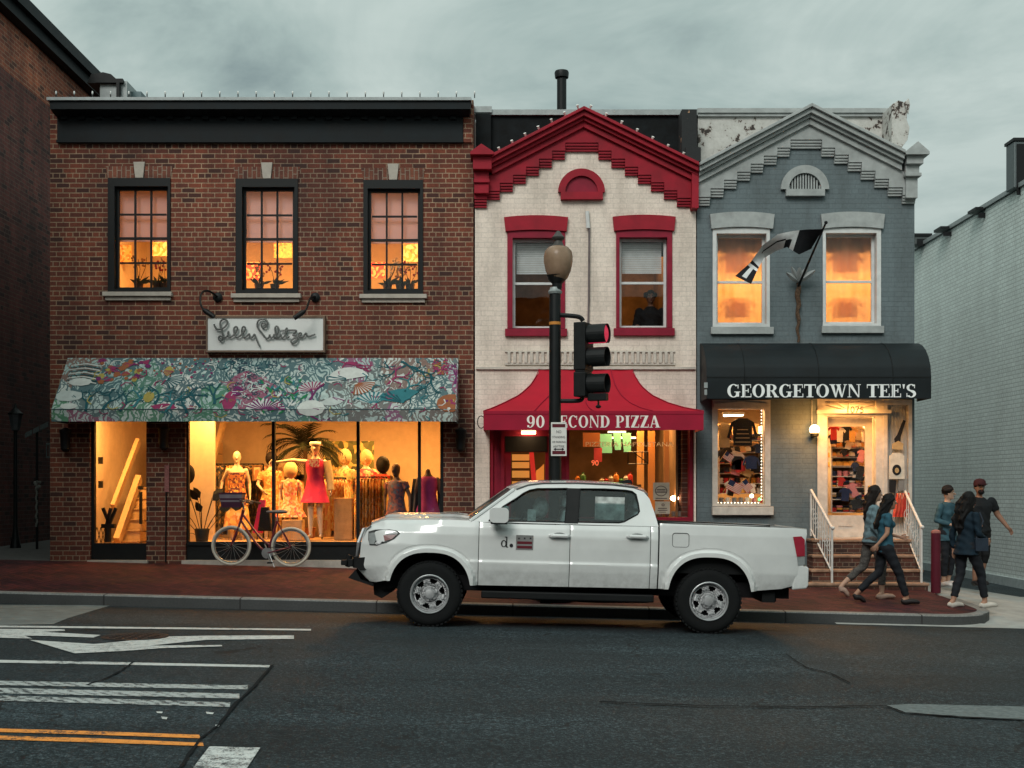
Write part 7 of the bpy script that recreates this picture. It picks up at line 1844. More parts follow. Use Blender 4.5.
# 3: woman with back turned, dark jacket
Y3 = 17.3
p3_ = {'pelvis': (0, 0, .86), 'chest': (.02, 0, 1.22), 'neck': (.04, 0, 1.38), 'head': (.06, 0, 1.50), 'knee_r': (.20, -.08, .47), 'ankle_r': (.27, -.08, .08), 'toe_r': (.42, -.10, .03), 'knee_l': (-.02, .09, .45), 'ankle_l': (-.15, .09, .09), 'toe_l': (.0, .10, .03),
       'elbow_r': (.03, -.22, 1.04), 'wrist_r': (.20, -.18, .95), 'elbow_l': (-.05, .22, 1.03), 'wrist_l': (-.03, .22, .80)}
navy = plain('dark_teal_jacket', (.006, .016, .026), .8, var=.35, bmp=.5, bscale=18)
pw3, J3, G3 = person('person', 'woman in a navy jacket with very long black hair at the kerb corner', 'person', on_walk(966, Y3), 22, p3_, sk1, navy, blkp, (hairb, [(-.02, 0, .06), (-.06, 0, -.03), (-.09, .02, -.14), (-.11, .03, -.26), (-.12, .03, -.38), (-.12, .03, -.48)], [.09, .10, .11, .105, .08, .03]), plain('white_sandal', (.5, .47, .42), .6), k=1.0, sleeve=.9, topz=.12, pants_to=.84)
bgp = MB().tube([J3['chest'] + G3.f * .1 + G3.l * -.13 + Vector((0, 0, .12)), J3['chest'] + G3.f * .13 + G3.l * -.17, J3['pelvis'] + G3.l * -.2 + Vector((0, 0, .12))], .012, 6)
c = J3['pelvis'] + G3.l * -.2 + G3.f * .08 + Vector((0, 0, .03)); bgp.box(c.x - .09, c.x + .09, c.y - .05, c.y + .05, c.z - .09, c.z + .09)
tag(bgp.build('handbag', plain('cream_leather', (.02, .03, .045), .6), origin=tuple(c), bevel=.02), 'small dark bag slung at the side of the woman with very long black hair', 'bag')
# 4: woman in blue jacket by the bollard
Y4 = 20.0
p4_ = {'pelvis': (0, 0, .90), 'chest': (.0, 0, 1.24), 'neck': (.01, 0, 1.40), 'head': (.03, 0, 1.53), 'knee_r': (.03, -.09, .48), 'ankle_r': (.0, -.09, .08), 'toe_r': (.14, -.11, .03), 'knee_l': (.06, .09, .49), 'ankle_l': (-.04, .09, .09), 'toe_l': (.10, .10, .03),
       'elbow_r': (-.03, -.24, 1.08), 'wrist_r': (.20, -.12, 1.0), 'elbow_l': (.0, .24, 1.07), 'wrist_l': (.20, .14, .98)}
bluej = plain('slate_blue_jacket', (.030, .075, .098), .8, var=.3, bmp=.5, bscale=16)
w4z = walk_z(PX(947, Y4), Y4)
person('person', 'woman with short curly hair in a slate blue jacket beside the crimson bollard', 'person', on_walk(947, Y4), -55, p4_, sk2, bluej, blkp, (hairbr, [(-.01, 0, .07), (-.03, 0, .03)], [.105, .10]), plain('white_trainer', (.45, .45, .45), .6), k=.985, sleeve=.86, topz=.16, pants_to=.80, face_head=-20)
# 5: man in black with cap
Y5 = 20.25
p5_ = {'pelvis': (0, 0, .92), 'chest': (.0, 0, 1.30), 'neck': (.01, 0, 1.46), 'head': (.02, 0, 1.60), 'knee_r': (.10, -.10, .50), 'ankle_r': (.04, -.10, .09), 'toe_r': (.19, -.13, .03), 'knee_l': (.03, .10, .50), 'ankle_l': (-.12, .10, .09), 'toe_l': (.02, .12, .03),
       'elbow_r': (.0, -.28, 1.12), 'wrist_r': (.12, -.16, 1.02), 'elbow_l': (-.02, .34, 1.16), 'wrist_l': (.10, .46, .94)}
blkt = plain('black_tshirt', (.010, .012, .014), .85, var=.3, bmp=.4, bscale=16); shorts = plain('black_shorts', (.009, .010, .011), .85, var=.3)
pm, JM, GM = person('person', 'bearded man in a black T-shirt and dark red cap beside the pale wall', 'person', on_walk(979, Y5), -80, p5_, sk3, blkt, shorts, (hairb, None, None), shoeb, k=1.0, build=1.12, female=False, sleeve=.26, topz=.02, pants_to=.02, face_head=-90)
hd_ = JM['head']; cp = MB(); cp.lathe([(.098, .03), (.10, .06), (.09, .11), (.055, .14), (.01, .15)], tuple(hd_), 18); cp.box(hd_.x - .06, hd_.x + .06, hd_.y - .175, hd_.y - .05, hd_.z + .045, hd_.z + .06)
cp.build('cap', plain('dark_red_cap', (.045, .012, .014), .8), pm)
MB().ball(tuple(hd_ + Vector((0, -.062, -.075))), .055, .04, .045, 12).build('beard', hairb, pm)
MB().box(JM['chest'].x + .05, JM['chest'].x + .11, JM['chest'].y - .175, JM['chest'].y - .165, JM['chest'].z + .0, JM['chest'].z + .02).build('shirt_print', plain('pale_shirt', (0, 0, 0)), pm) if False else None

# ---------------------------------------------------------------- boutique interior
mann = plain('mannequin_cream', (.62, .50, .36), .45, var=.05, bmp=0); mannd = plain('mannequin_dark', (.10, .065, .045), .5, var=.1, bmp=0)
def cloth(name, c1, c2=None, scale=14, c3=None):
    if name in MATS: return MATS[name]
    m, nt, out = new_mat(name); v = coords(nt)
    vo = N(nt, 'ShaderNodeTexVoronoi', Scale=scale); nt.links.new(v, vo.inputs['Vector']); s = N(nt, 'ShaderNodeSeparateColor'); nt.links.new(vo.outputs['Color'], s.inputs[0])
    c = ramp(nt, s.outputs[0], [(.35, c1), (.45, c2 or c1), (.75, c2 or c1), (.82, c3 or c1)]); principled(nt, out, c, .85, 0, bump(nt, noise(nt, v, 12, 3), .5, .01)); return m
pz0 = fz(542) - .01
def stand(hip=.88, **kw):
    p = {'pelvis': (0, 0, hip), 'chest': (0, 0, 1.26), 'neck': (.0, 0, 1.44), 'head': (.015, 0, 1.58), 'knee_r': (.03, -.08, .47), 'ankle_r': (.0, -.09, .08), 'toe_r': (.13, -.10, .03), 'knee_l': (.02, .08, .47), 'ankle_l': (-.02, .09, .08), 'toe_l': (.10, .11, .03),
         'elbow_r': (-.04, -.23, 1.08), 'wrist_r': (.04, -.24, .84), 'elbow_l': (-.04, .23, 1.08), 'wrist_l': (.04, .24, .84)}; p.update(kw); return p
def dress(J, G, t, m, length=.45, flare=.12, k=1.0, sleeves=0, name='dress', low=False, female=True):
    pel, chest = J['pelvis'], J['chest']; up = Vector((0, 0, k)); mb = MB(); n = 14; rows = []
    prof = ([(.13, .115, .09)] if low else [(.145, .10, .075), (.10, .155, .105)]) if True else []
    levels = [(chest + up * z, a, b) for z, a, b in (([(.03, .165, .13)] if low else [(.125, .09, .08), (.09, .165, .115), (.03, .172, .128)]))] + [(chest - up * .06, .168, .135), (pel.lerp(chest, .5), .142, .112), (pel + up * .03, .172, .132), (pel - up * .12, .19 + flare * .3, .155 + flare * .3), (pel - up * length, .19 + flare, .155 + flare)]
    seg = 40; vs = []; fs = []
    for i, (c, a, b) in enumerate(levels):
        fold = max(0, (i - len(levels) + 3)) * .012
        for q in range(seg):
            th = 2 * math.pi * q / seg; r = 1 + fold * 3 * math.sin(th * 7)
            vs.append(c + G.l * (a * k * r * math.cos(th)) + G.f * (b * k * r * math.sin(th)))
    for i in range(len(levels) - 1):
        for q in range(seg): fs.append((i * seg + q, i * seg + (q + 1) % seg, (i + 1) * seg + (q + 1) % seg, (i + 1) * seg + q))
    mb.add(vs, fs, 0, True)
    if sleeves:
        for sg_ in (1, -1):
            a = chest + G.l * .165 * k * sg_ + up * .07; e = J['elbow_l' if sg_ > 0 else 'elbow_r']; w_ = J['wrist_l' if sg_ > 0 else 'wrist_r']
            if sleeves < .6: mb.tube([a, a.lerp(e, sleeves * 2)], [.07 * k, .062 * k], 12)
            else: mb.tube([a, e, e.lerp(w_, (sleeves - .5) * 2)], [.07 * k, .056 * k, .05 * k], 12)
    return mb.build(name, m, t)
def mannequin(label, x, Y, foot_y, face, k, pose, **kw):
    z = PZ(foot_y, Y); return person('mannequin', label, 'mannequin', (PX(x, Y), Y, z), face, pose, mann, None, None, None, None, k=k, mannequin=kw.pop('m', mann), voxel=.014, **kw)
# pink dress, arm stretched out
t_, J_, G_ = mannequin('tall cream mannequin in a bright pink dress with one arm stretched out', 315.5, 21.2, 538, -95, .985,
    stand(elbow_r=(.0, -.42, 1.36), wrist_r=(.04, -.68, 1.33), elbow_l=(-.02, .24, 1.10), wrist_l=(.02, .28, .86)))
dress(J_, G_, t_, cloth('hot_pink_cloth', (.62, .02, .09), (.55, .02, .10), 6, (.62, .05, .12)), .26, .06, .985)
MB().lathe([(.09, .03), (.098, .05), (.098, .09), (.09, .10)], tuple(J_['head']), 18).build('headband', plain('white_band', (.7, .66, .58), .8), t_)
MB().slab([(J_['chest'].x - .08, J_['chest'].z - .02), (J_['chest'].x + .08, J_['chest'].z - .02), (J_['chest'].x + .1, J_['chest'].z + .12), (J_['chest'].x - .1, J_['chest'].z + .12)], (), J_['chest'].y - .15, J_['chest'].y - .14).build('bib', cloth('pink_white_print', (.7, .55, .5), (.62, .06, .14), 40), t_)
cm2 = MB(); 
for sg_ in (1,): cm2.tube([J_['chest'] + G_.l * .18 + Vector((0, .02, .08)), J_['elbow_l'], J_['wrist_l'] + Vector((0, 0, -.02))], [.08, .07, .06], 12)
cm2.build('cardigan_sleeve', plain('cream_knit', (.6, .48, .28), .9), t_)
# strapless top
t_, J_, G_ = mannequin('cream mannequin in a strapless floral top beside the dark clothes rack', 237, 21.55, 541, -80, .93, stand(elbow_r=(-.06, -.27, 1.12), wrist_r=(.02, -.30, .90)))
dress(J_, G_, t_, cloth('orange_floral', (.45, .16, .05), (.10, .03, .05), 30, (.7, .4, .1)), .2, .03, .93, low=True, name='floral_top'); 
mm3 = MB(); torso_p = [(J_['pelvis'] - Vector((0, 0, .1)), .17, .14), (J_['pelvis'] - Vector((0, 0, .6)), .23, .2)]
mm3.etube([J_['pelvis'] + Vector((0, 0, .02)), J_['pelvis'] - Vector((0, 0, .3)), J_['pelvis'] - Vector((0, 0, .62))], [.155, .2, .24], [.12, .16, .2], G_.l, 24); mm3.build('skirt', cloth('yellow_skirt', (.62, .42, .14), (.5, .2, .06), 18, (.62, .5, .3)), t_)
for sg_ in (1, -1):
    pass
# child mannequin in pale floral dress
t_, J_, G_ = mannequin('small cream child mannequin in a pale floral dress and hood of hair', 290.5, 21.5, 541, -85, .78, stand())
dress(J_, G_, t_, cloth('pale_floral', (.70, .55, .36), (.62, .28, .10), 26, (.66, .12, .12)), .34, .16, .78, sleeves=.3)
MB().ball(tuple(J_['head'] + Vector((0, .02, .01))), .125, .12, .15, 14).build('wig', plain('blond_wig', (.58, .42, .2), .8, bmp=.7), t_)
# dark mannequins in the last bay
t_, J_, G_ = mannequin('dark mannequin in a patterned short sleeve dress near the end of the window', 396.5, 21.1, 560, -120, .99, stand(head=(.015, 0, 1.56), elbow_r=(-.02, -.26, 1.10), wrist_r=(.03, -.22, .88), elbow_l=(-.02, .27, 1.10), wrist_l=(.03, .30, .86)), m=mannd)
dress(J_, G_, t_, cloth('dark_print_dress', (.05, .035, .06), (.16, .05, .05), 22, (.05, .08, .13)), .36, .08, .99, sleeves=.2)
t_, J_, G_ = mannequin('headless form wearing a long plum dress over black at the end of the window', 428, 20.98, 556, -90, .98, stand(), m=mannd, headless=True)
dress(J_, G_, t_, plain('plum_cloth', (.23, .025, .12), .8, var=.15), .46, .10, .98, sleeves=0); 
MB().tube([J_['chest'] + G_.l * .2 + Vector((0, .05, .08)), J_['elbow_l'] + Vector((0, .04, 0)), J_['wrist_l'] - Vector((0, 0, .2))], [.06, .07, .06], 10).tube([J_['chest'] - G_.l * .2 + Vector((0, .05, .08)), J_['elbow_r'] + Vector((0, .04, 0)), J_['wrist_r'] - Vector((0, 0, .2))], [.06, .07, .06], 10).build('black_jacket', dark, t_)
t_, J_, G_ = mannequin('short mannequin with dark bobbed wig in a red dress behind the patterned one', 383, 21.9, 541, -95, .86, stand(), m=mannd)
dress(J_, G_, t_, plain('red_cloth', (.50, .05, .03), .8), .4, .1, .86); MB().ball(tuple(J_['head'] + Vector((0, .0, .0))), .125, .12, .16, 14).build('wig', hairb, t_)

# garments on rails
rn = random.Random(5)
ORD = ['first', 'second', 'third', 'fourth', 'fifth', 'sixth', 'seventh', 'eighth', 'ninth', 'tenth', 'eleventh', 'twelfth']
gcols = [cloth('garment_a', (.66, .45, .18), (.55, .20, .06), 24, (.7, .6, .4)), cloth('garment_b', (.70, .60, .42), (.60, .38, .12), 18, (.4, .2, .1)), cloth('garment_c', (.60, .22, .06), (.66, .5, .2), 30), cloth('garment_d', (.62, .08, .10), (.7, .5, .3), 22), cloth('garment_e', (.12, .10, .09), (.05, .05, .05), 20, (.5, .3, .1)), cloth('garment_f', (.35, .40, .18), (.65, .5, .2), 26, (.6, .2, .1)), cloth('garment_g', (.72, .56, .3), (.66, .30, .2), 12)]
cword = ['amber floral', 'cream', 'orange', 'coral red', 'black and tan', 'green and gold', 'peach']
def rail(xa, xb, Y, ytop, ybot, n, label, where, dep=.35, cols=None):
    A_, B_ = Vector((PX(xa, Y), Y, PZ(ytop, Y))), Vector((PX(xb, Y), Y + .12, PZ(ytop, Y + .12))); z0 = .56
    t = thing('clothes_rail', label, 'clothes rail', (A_.x, A_.y, z0))
    MB().tube([A_, B_], .013, 7).tube([A_, (A_.x, A_.y, z0)], .013, 7).tube([B_, (B_.x, B_.y, z0)], .013, 7).build('frame', blackm, t)
    for i in range(n):
        f_ = (i + .6) / n; p = A_.lerp(B_, f_); p = p + Vector((0, (i % 2) * .10, 0)); mi = (cols or list(range(7)))[i % len(cols or range(7))] if i % 3 else 4 * (i % 2); L = rn.uniform(.85, 1.0) * (PZ(ytop, Y) - PZ(ybot, Y)); w_ = .17 + rn.random() * .04
        g_ = MB(); rows = []
        for (zz, ww) in ((0, .02), (.04, .12), (.08, w_), (.3 * L, w_ * .86), (.6 * L, w_ * .95), (L, w_ * 1.15)):
            rows.append([p + Vector(((-.022 + .044 * (j / 8)) * (1 if j % 2 else .4) + rn.uniform(-.004, .004) + .06 * (j / 8 - .5), (j / 8 - .5) * 2 * ww, -zz - .03)) for j in range(9)])
        g_.sheet(rows); 
        g_.sheet([[q + Vector((.05, 0, 0)) for q in r] for r in rows])
        tag(g_.build('garment', gcols[mi], origin=tuple(p)), '%s garment, %s on the %s' % (cword[mi], ORD[i], where), 'garment', 'garments on ' + where)
        MB().tube([p + Vector((0, -.15, -.04)), p + Vector((0, 0, .0)), p + Vector((0, .15, -.04))], .006, 5).build('hanger', blackm, t)
rail(208, 262, 22.2, 464, 535, 12, 'black clothes rail of long garments behind the strapless mannequin', 'rail beside the stair', cols=[4, 0, 4, 4, 2])
rail(322, 345, 21.9, 478, 536, 9, 'short clothes rail behind the pink dress mannequin', 'rail behind the pink dress', cols=[0, 1, 6, 2])
rail(357, 386, 21.6, 477, 538, 9, 'clothes rail with flared tops before the dark mannequins', 'rail in the middle bay', cols=[3, 6, 1, 5, 1])
rail(268, 300, 22.7, 480, 534, 7, 'clothes rail deep behind the child mannequin', 'deep rail behind the child mannequin', cols=[5, 3, 0, 6])
# second rank: clothes hung on the back wall, and shelves of folded stock
for i in range(16):
    x = 250 + i * 7.5 + (i % 3) * 1.5; Y = 23.9; X = PX(x, Y); z = PZ(470 + (i * 37 % 11), Y); mi = [0, 4, 3, 1, 6, 2, 5, 4][i % 8]; w_, l_ = .13 + .03 * (i % 2), .5 + .12 * (i % 3)
    g_ = MB(); g_.slab([(X - w_, z - l_), (X + w_, z - l_), (X + w_ * .7, z - .15), (X + w_ * 1.2, z - .12), (X + w_ * .9, z), (X + w_ * .3, z + .03), (X - w_ * .3, z + .03), (X - w_ * .9, z), (X - w_ * 1.2, z - .12), (X - w_ * .7, z - .15)], (), Y, Y + .04)
    tag(g_.build('hanging_dress', gcols[mi], origin=(X, Y, z)), '%s dress, %s along the back wall of the boutique' % (cword[mi], (ORD + ['thirteenth', 'fourteenth', 'fifteenth', 'last'])[i]), 'dress', 'dresses on the back wall')
t_, J_, G_ = mannequin('cream mannequin in a cropped orange top between two display panes', 271, 22.0, 541, -70, .92, stand(elbow_r=(.02, -.26, 1.1), wrist_r=(.14, -.18, .98)))
dress(J_, G_, t_, gcols[2], .3, .08, .92, sleeves=.3); MB().ball(tuple(J_['head'] + Vector((0, .02, .02))), .11, .11, .13, 12).build('wig', hairbr, t_)
t_, J_, G_ = mannequin('cream mannequin in a green and gold shift behind the woven hamper', 345, 22.3, 541, -100, .95, stand())
dress(J_, G_, t_, gcols[5], .4, .08, .95, sleeves=.25); MB().ball(tuple(J_['head'] + Vector((0, .02, .02))), .125, .12, .16, 12).build('wig', MATS['blond_wig'], t_)
t_, J_, G_ = mannequin('cream mannequin in a coral red dress behind the flared tops', 366, 22.4, 541, -90, .95, stand())
dress(J_, G_, t_, gcols[3], .4, .1, .95, sleeves=.25); MB().ball(tuple(J_['head'] + Vector((0, .02, .02))), .12, .12, .15, 12).build('wig', MATS['blond_wig'], t_)
# palm
pmx, pmY = PX(305, 22.4), 22.4; ptop = PZ(446, 22.4)
pt_ = thing('potted_palm', 'potted palm with dark drooping fronds behind the pink dress mannequin', 'plant', (pmx, pmY, .55))
MB().tube([(pmx, pmY, .9), (pmx + .03, pmY, 1.6), (pmx, pmY, ptop)], [.06, .045, .035], 9).build('trunk', plain('palm_trunk', (.10, .06, .03), .9, bmp=.8), pt_)
MB().lathe([(.13, 0), (.2, .35), (.21, .36), (.17, .34), (.02, .3)], (pmx, pmY, .56), 16).build('pot', plain('clay_pot', (.3, .12, .05), .8), pt_)
pf_ = MB()
for k in range(30):
    a = k * 2 * math.pi / 30 + rn.uniform(-.15, .15); el = rn.uniform(-.1, 1.0); L = rn.uniform(.6, .9); prev = Vector((pmx, pmY, ptop)); pts = [prev]; d = Vector((math.cos(a) * math.cos(el), math.sin(a) * math.cos(el) * .6, math.sin(el)))
    for i in range(9): prev = prev + d * L / 9; d = (d + Vector((0, 0, -.16))).normalized(); pts.append(prev)
    pf_.tube(pts, .006, 4)
    for i in range(1, 10):
        for s in (-1, 1):
            for q in (0, .5):
                b0 = pts[i] if q == 0 or i == 9 else pts[i].lerp(pts[i - 1], .5); dd = (pts[i] - pts[i - 1]).normalized(); sd_ = Vector((0, 0, 1)).cross(dd).normalized() * s; ll = .27 * math.sin(math.pi * (i / 10.5) ** .7) + .04
                tip = b0 + dd * ll * .7 + sd_ * ll * .75 + Vector((0, 0, -.05)); pf_.add([b0 - dd * .016, b0 + dd * .02, tip], [(0, 1, 2)])
pf_.build('foliage', plain('palm_green', (.014, .018, .007), .6), pt_)
# leafy wall panel, poster frames, stools, bag
def leaf_panel():
    m, nt, out = new_mat('leafy_panel'); v = coords(nt); vo = N(nt, 'ShaderNodeTexVoronoi', Scale=11.0, Randomness=1.0); nt.links.new(v, vo.inputs['Vector']); s = N(nt, 'ShaderNodeSeparateColor'); nt.links.new(vo.outputs['Color'], s.inputs[0])
    c = ramp(nt, s.outputs[1], [(.2, (.05, .06, .02)), (.45, (.18, .17, .04)), (.6, (.60, .42, .15)), (.8, (.08, .09, .03))]); principled(nt, out, c, .8); return m
Yp = 23.4; tag(MB().box(PX(323, Yp), PX(374, Yp), Yp, Yp + .03, PZ(510, Yp), PZ(441, Yp)).build('mural_panel', leaf_panel(), origin=(PX(350, Yp), Yp, PZ(510, Yp))), 'large leafy green and gold wall panel at the back of the boutique', 'wall panel')
for (x0, x1, y0, y1, Y, lab) in ((252, 262, 465, 481, 21.9, 'small framed card on a stand beside the strapless mannequin'), (276, 296, 459, 478, 23.6, 'square framed print on the wall behind the child mannequin')):
    t = thing('picture_frame', lab, 'picture', (PX(x0, Y), Y, PZ(y1, Y)))
    MB().slab(rect(PX(x0, Y), PX(x1, Y), PZ(y1, Y), PZ(y0, Y)), [rect(PX(x0 + 1.5, Y), PX(x1 - 1.5, Y), PZ(y1 - 1.5, Y), PZ(y0 + 1.5, Y))], Y, Y + .03).build('frame', plain('bronze_frame', (.16, .08, .03), .5), t)
    MB().box(PX(x0 + 1.4, Y), PX(x1 - 1.4, Y), Y + .01, Y + .02, PZ(y1 - 1.4, Y), PZ(y0 + 1.4, Y)).build('print', cloth('print_art', (.5, .34, .18), (.3, .14, .06), 9, (.6, .5, .3)), t)
    if Y < 22: MB().tube([(PX((x0 + x1) / 2, Y), Y + .02, PZ(y1, Y)), (PX((x0 + x1) / 2, Y), Y + .02, .56)], .01, 6).build('stand', blackm, t)
def folding_stool(x, Y, label):
    z0 = PZ(542, Y); t = thing('folding_stool', label, 'stool', (PX(x, Y), Y, z0))
    for (dx, dx2) in ((-5, 3), (3, -2), (8, 0)):
        MB().obox((PX(x + dx2, Y), Y, PZ(528, Y)), (PX(x + dx, Y), Y - .0 * dx, PZ(508, Y)), .05, .05).build('leg', blackm, t)
    MB().box(PX(x - 6, Y), PX(x + 7, Y), Y - .05, Y + .05, PZ(528, Y), PZ(524, Y)).build('seat', blackm, t)
    MB().tube([(PX(x, Y), Y, PZ(528, Y)), (PX(x, Y), Y, z0)], .06, 10).build('base', blackm, t)
folding_stool(108, 21.0, 'black upturned folding stool behind the narrow shop window')
lt2 = MB()
for i in range(3):
    for s in (-1, 1): lt2.tube([(PX(93 + i * 4, 20.95), 20.95, PZ(543 if s > 0 else 527, 20.95)), (PX(97 + i * 4, 20.95), 20.95, PZ(527 if s > 0 else 543, 20.95))], .006, 5)
tag(lt2.build('folding_trellis', blackm, origin=(PX(95, 20.95), 20.95, PZ(543, 20.95))), 'low crossed wire trellis in the corner of the narrow shop window', 'trellis')
for (x, y0, y1, lab) in ((101, 457, 464, 'upper'), (101, 481, 488, 'lower')):
    tag(MB().box(PX(x - 2, 21.6), PX(x + 2.2, 21.6), 21.55, 21.6, PZ(y1, 21.6), PZ(y0, 21.6)).build('door_hinge_plate', blackm, origin=(PX(x, 21.6), 21.6, PZ(y1, 21.6))), '%s of two small dark plates on the wall behind the narrow shop window' % lab, 'plate')
tag(MB().box(PX(140, 21.9), PX(142.5, 21.9), 21.85, 21.9, PZ(524, 21.9), PZ(492, 21.9)).box(PX(139, 21.9), PX(143.5, 21.9), 21.84, 21.91, PZ(489.5, 21.9), PZ(486, 21.9)).build('door_pull', blackm, origin=(PX(141, 21.9), 21.9, PZ(524, 21.9))), 'long dark vertical pull mounted beside the stair', 'handle')
# bunch of dark leaves and balls at the first bay
pl2 = thing('leafy_plant', 'dark broad-leaved plant behind the bicycle basket', 'plant', (PX(205, 21.0), 21.0, pz0))
pb_ = MB(); base_ = Vector((PX(202, 21.0), 21.0, pz0 + .05))
for k in range(13):
    a = rn.uniform(.1, 3.0); l = rn.uniform(.35, .95); tip = base_ + Vector((math.cos(a) * l * .7, rn.uniform(-.15, .15), math.sin(a) * l)); pb_.tube([base_, base_.lerp(tip, .5) + Vector((0, 0, .04)), tip], .006, 4)
    d = (tip - base_).normalized(); s = Vector((-d.z, 0, d.x)); L2 = rn.uniform(.2, .34)
    d2 = (d + Vector((.2 * (1 if d.x > 0 else -1), 0, -.6))).normalized(); s2_ = Vector((-d2.z, .2, d2.x)).normalized()
    pb_.add([tip, tip + d2 * L2 * .35 + s2_ * .07, tip + d2 * L2 * .7 + s2_ * .05, tip + d2 * L2, tip + d2 * L2 * .7 - s2_ * .05, tip + d2 * L2 * .35 - s2_ * .07], [(0, 1, 2, 3, 4, 5)])
pb_.build('foliage', plain('black_leaf', (.012, .014, .010), .5), pl2)
MB().lathe([(.1, 0), (.13, .2), (.12, .22), (.02, .2)], tuple(base_ - Vector((0, 0, .05))), 14).build('pot', blackm, pl2)
hat = MB().ball((PX(188, 21.0), 21.0, PZ(474, 21.0)), .12, .05, .17, 16); tag(hat.build('round_hat', dark, origin=(PX(188, 21), 21, PZ(484, 21))), 'dark round hat hung at the edge of the first display pane', 'hat')
bagm = MB(); x0, x1 = PX(258, 20.95), PX(272, 20.95); bagm.slab([(x0, PZ(531, 20.95)), (x1, PZ(531, 20.95)), (x1 - .05, PZ(507, 20.95)), (x0 + .06, PZ(507, 20.95))], (), 20.9, 21.0)
tag(bagm.build('black_skirt', dark, origin=(x0, 20.95, PZ(531, 20.95)), bevel=.01), 'short black skirt displayed between the bicycle wheels behind the glass', 'skirt')
bagm = MB().slab([(x0 - .12, PZ(533, 21.1)), (x0 + .05, PZ(533, 21.1)), (x0 + .1, PZ(500, 21.1)), (x0 - .0, PZ(500, 21.1))], (), 21.08, 21.14)
tag(bagm.build('pink_scarf', MATS['hot_pink_cloth'], origin=(x0, 21.1, PZ(533, 21.1))), 'hot pink scarf hanging beside the black skirt', 'scarf')
for (x0, x1, y0, y1, Y, m_, lab) in ((282, 302, 520, 541, 21.15, woodm, 'pale wooden display cube before the child mannequin'), (334, 352, 498, 541, 21.3, plain('wicker_tan', (.36, .22, .10), .9, bmp=.9, bscale=40), 'woven tan hamper beside the pink dress mannequin')):
    tag(MB().box(PX(x0, Y), PX(x1, Y), Y, Y + .3, pz0 + .01, PZ(y0, Y)).build('display_cube' if x0 == 282 else 'hamper', m_, origin=(PX(x0, Y), Y, pz0), bevel=.01), lab, 'display cube' if x0 == 282 else 'hamper')
# flowers on the upstairs sills
def orchid(x, Y, z, label, seed, m_):
    r_ = random.Random(seed); t = thing('potted_plant', label, 'plant', (x, Y, z))
    MB().lathe([(.06, 0), (.08, .12), (.085, .13), (.02, .12)], (x, Y, z), 12).build('pot', plain('dark_pot', (.04, .03, .02), .6), t)
    f_ = MB(); fl_ = MB()
    for k in range(9):
        a = r_.uniform(.3, 2.8); l = r_.uniform(.15, .3); tip = Vector((x + math.cos(a) * l, Y + r_.uniform(-.06, .06), z + .12 + abs(math.sin(a)) * l * .6)); b0 = Vector((x, Y, z + .12)); d = (tip - b0); s = Vector((-d.z, 0, d.x)).normalized() * .025; f_.add([b0, b0 + d * .5 + s, tip, b0 + d * .5 - s], [(0, 1, 2, 3)])
    for k in range(3):
        top_ = Vector((x + r_.uniform(-.16, .16), Y, z + r_.uniform(.4, .6))); f_.tube([(x, Y, z + .12), Vector((x, Y, z + .12)).lerp(top_, .6) + Vector((.03, 0, 0)), top_], .005, 4)
        for q in range(5): p_ = top_ + Vector((r_.uniform(-.07, .09), r_.uniform(-.03, .03), -q * .035)); fl_.ball(tuple(p_), .022, .012, .022, 7)
    f_.build('foliage', plain('dim_leaf', (.03, .035, .012), .6), t); fl_.build('flower', m_, t)
ow = [plain('amber_petals', (.5, .22, .05), .7), plain('cream_petals', (.6, .45, .25), .7), plain('crimson_petals', (.35, .04, .03), .7)]
for i, (x, z_, lab) in enumerate(((131, 287, 'bushy potted flowers at the first upstairs window'), (150, 287, 'second potted plant of the first upstairs window'), (158, 287, 'small pot in the corner of the first upstairs window'), (254, 288, 'red potted flowers at the window above the script sign'), (270, 288, 'tall orchid at the window above the script sign'), (385, 288, 'red and dark plant at the upstairs window next to the white house'), (398, 288, 'orchid in the middle of the upstairs window next to the white house'), (408, 288, 'leafy pot near the edge of the upstairs window next to the white house'))):
    orchid(fx(x), YF + .42, fz(z_) - .0, lab, i + 3, ow[(i * 2) % 3])
MB().box(BX0 + .4, BX1 - .4, YF + .3, YF + .6, fz(288) - .06, fz(288) - .005).build('window_ledge', woodm, bb)

# things on the back wall and in the rooms upstairs
for i, (x, y0, y1, mi, lab) in enumerate(((122, 245, 262, 0, 'framed print high in the first upstairs window'), (160, 240, 256, 1, 'second framed print of the first upstairs window'), (252, 262, 280, 3, 'red hanging throw at the window above the script sign'), (283, 243, 258, 5, 'small framed print at the window above the script sign'), (376, 262, 278, 3, 'red wall hanging at the window next to the white house'), (412, 242, 262, 1, 'tall framed print at the window next to the white house'))):
    Y = YF + 2.6; X = PX(x, Y); tag(MB().slab(rect(X - .17, X + .17, PZ(y1, Y), PZ(y0, Y)), (), Y, Y + .04).build('wall_print', [gcols[mi]], origin=(X, Y, PZ(y1, Y))), lab, 'wall print')
for x in (128, 150, 262, 388, 401):
    t = thing('pendant_lamp', 'small glowing pendant seen through the upstairs panes %s' % {128: 'nearest the alley', 150: 'of the first window, inner side', 262: 'above the script sign', 388: 'by the white house', 401: 'closest to the white house'}[x], 'pendant lamp', (PX(x, YF + 1.8), YF + 1.8, PZ(214, YF + 1.8)))
    Y = YF + 1.8; MB().ball((PX(x, Y), Y, PZ(214 + x % 7, Y)), .05, .05, .05, 10).build('bulb', MATS['warm_bulb'], t); MB().tube([(PX(x, Y), Y, PZ(214 + x % 7, Y)), (PX(x, Y), Y, 6.9)], .006, 5).build('cord', blackm, t)
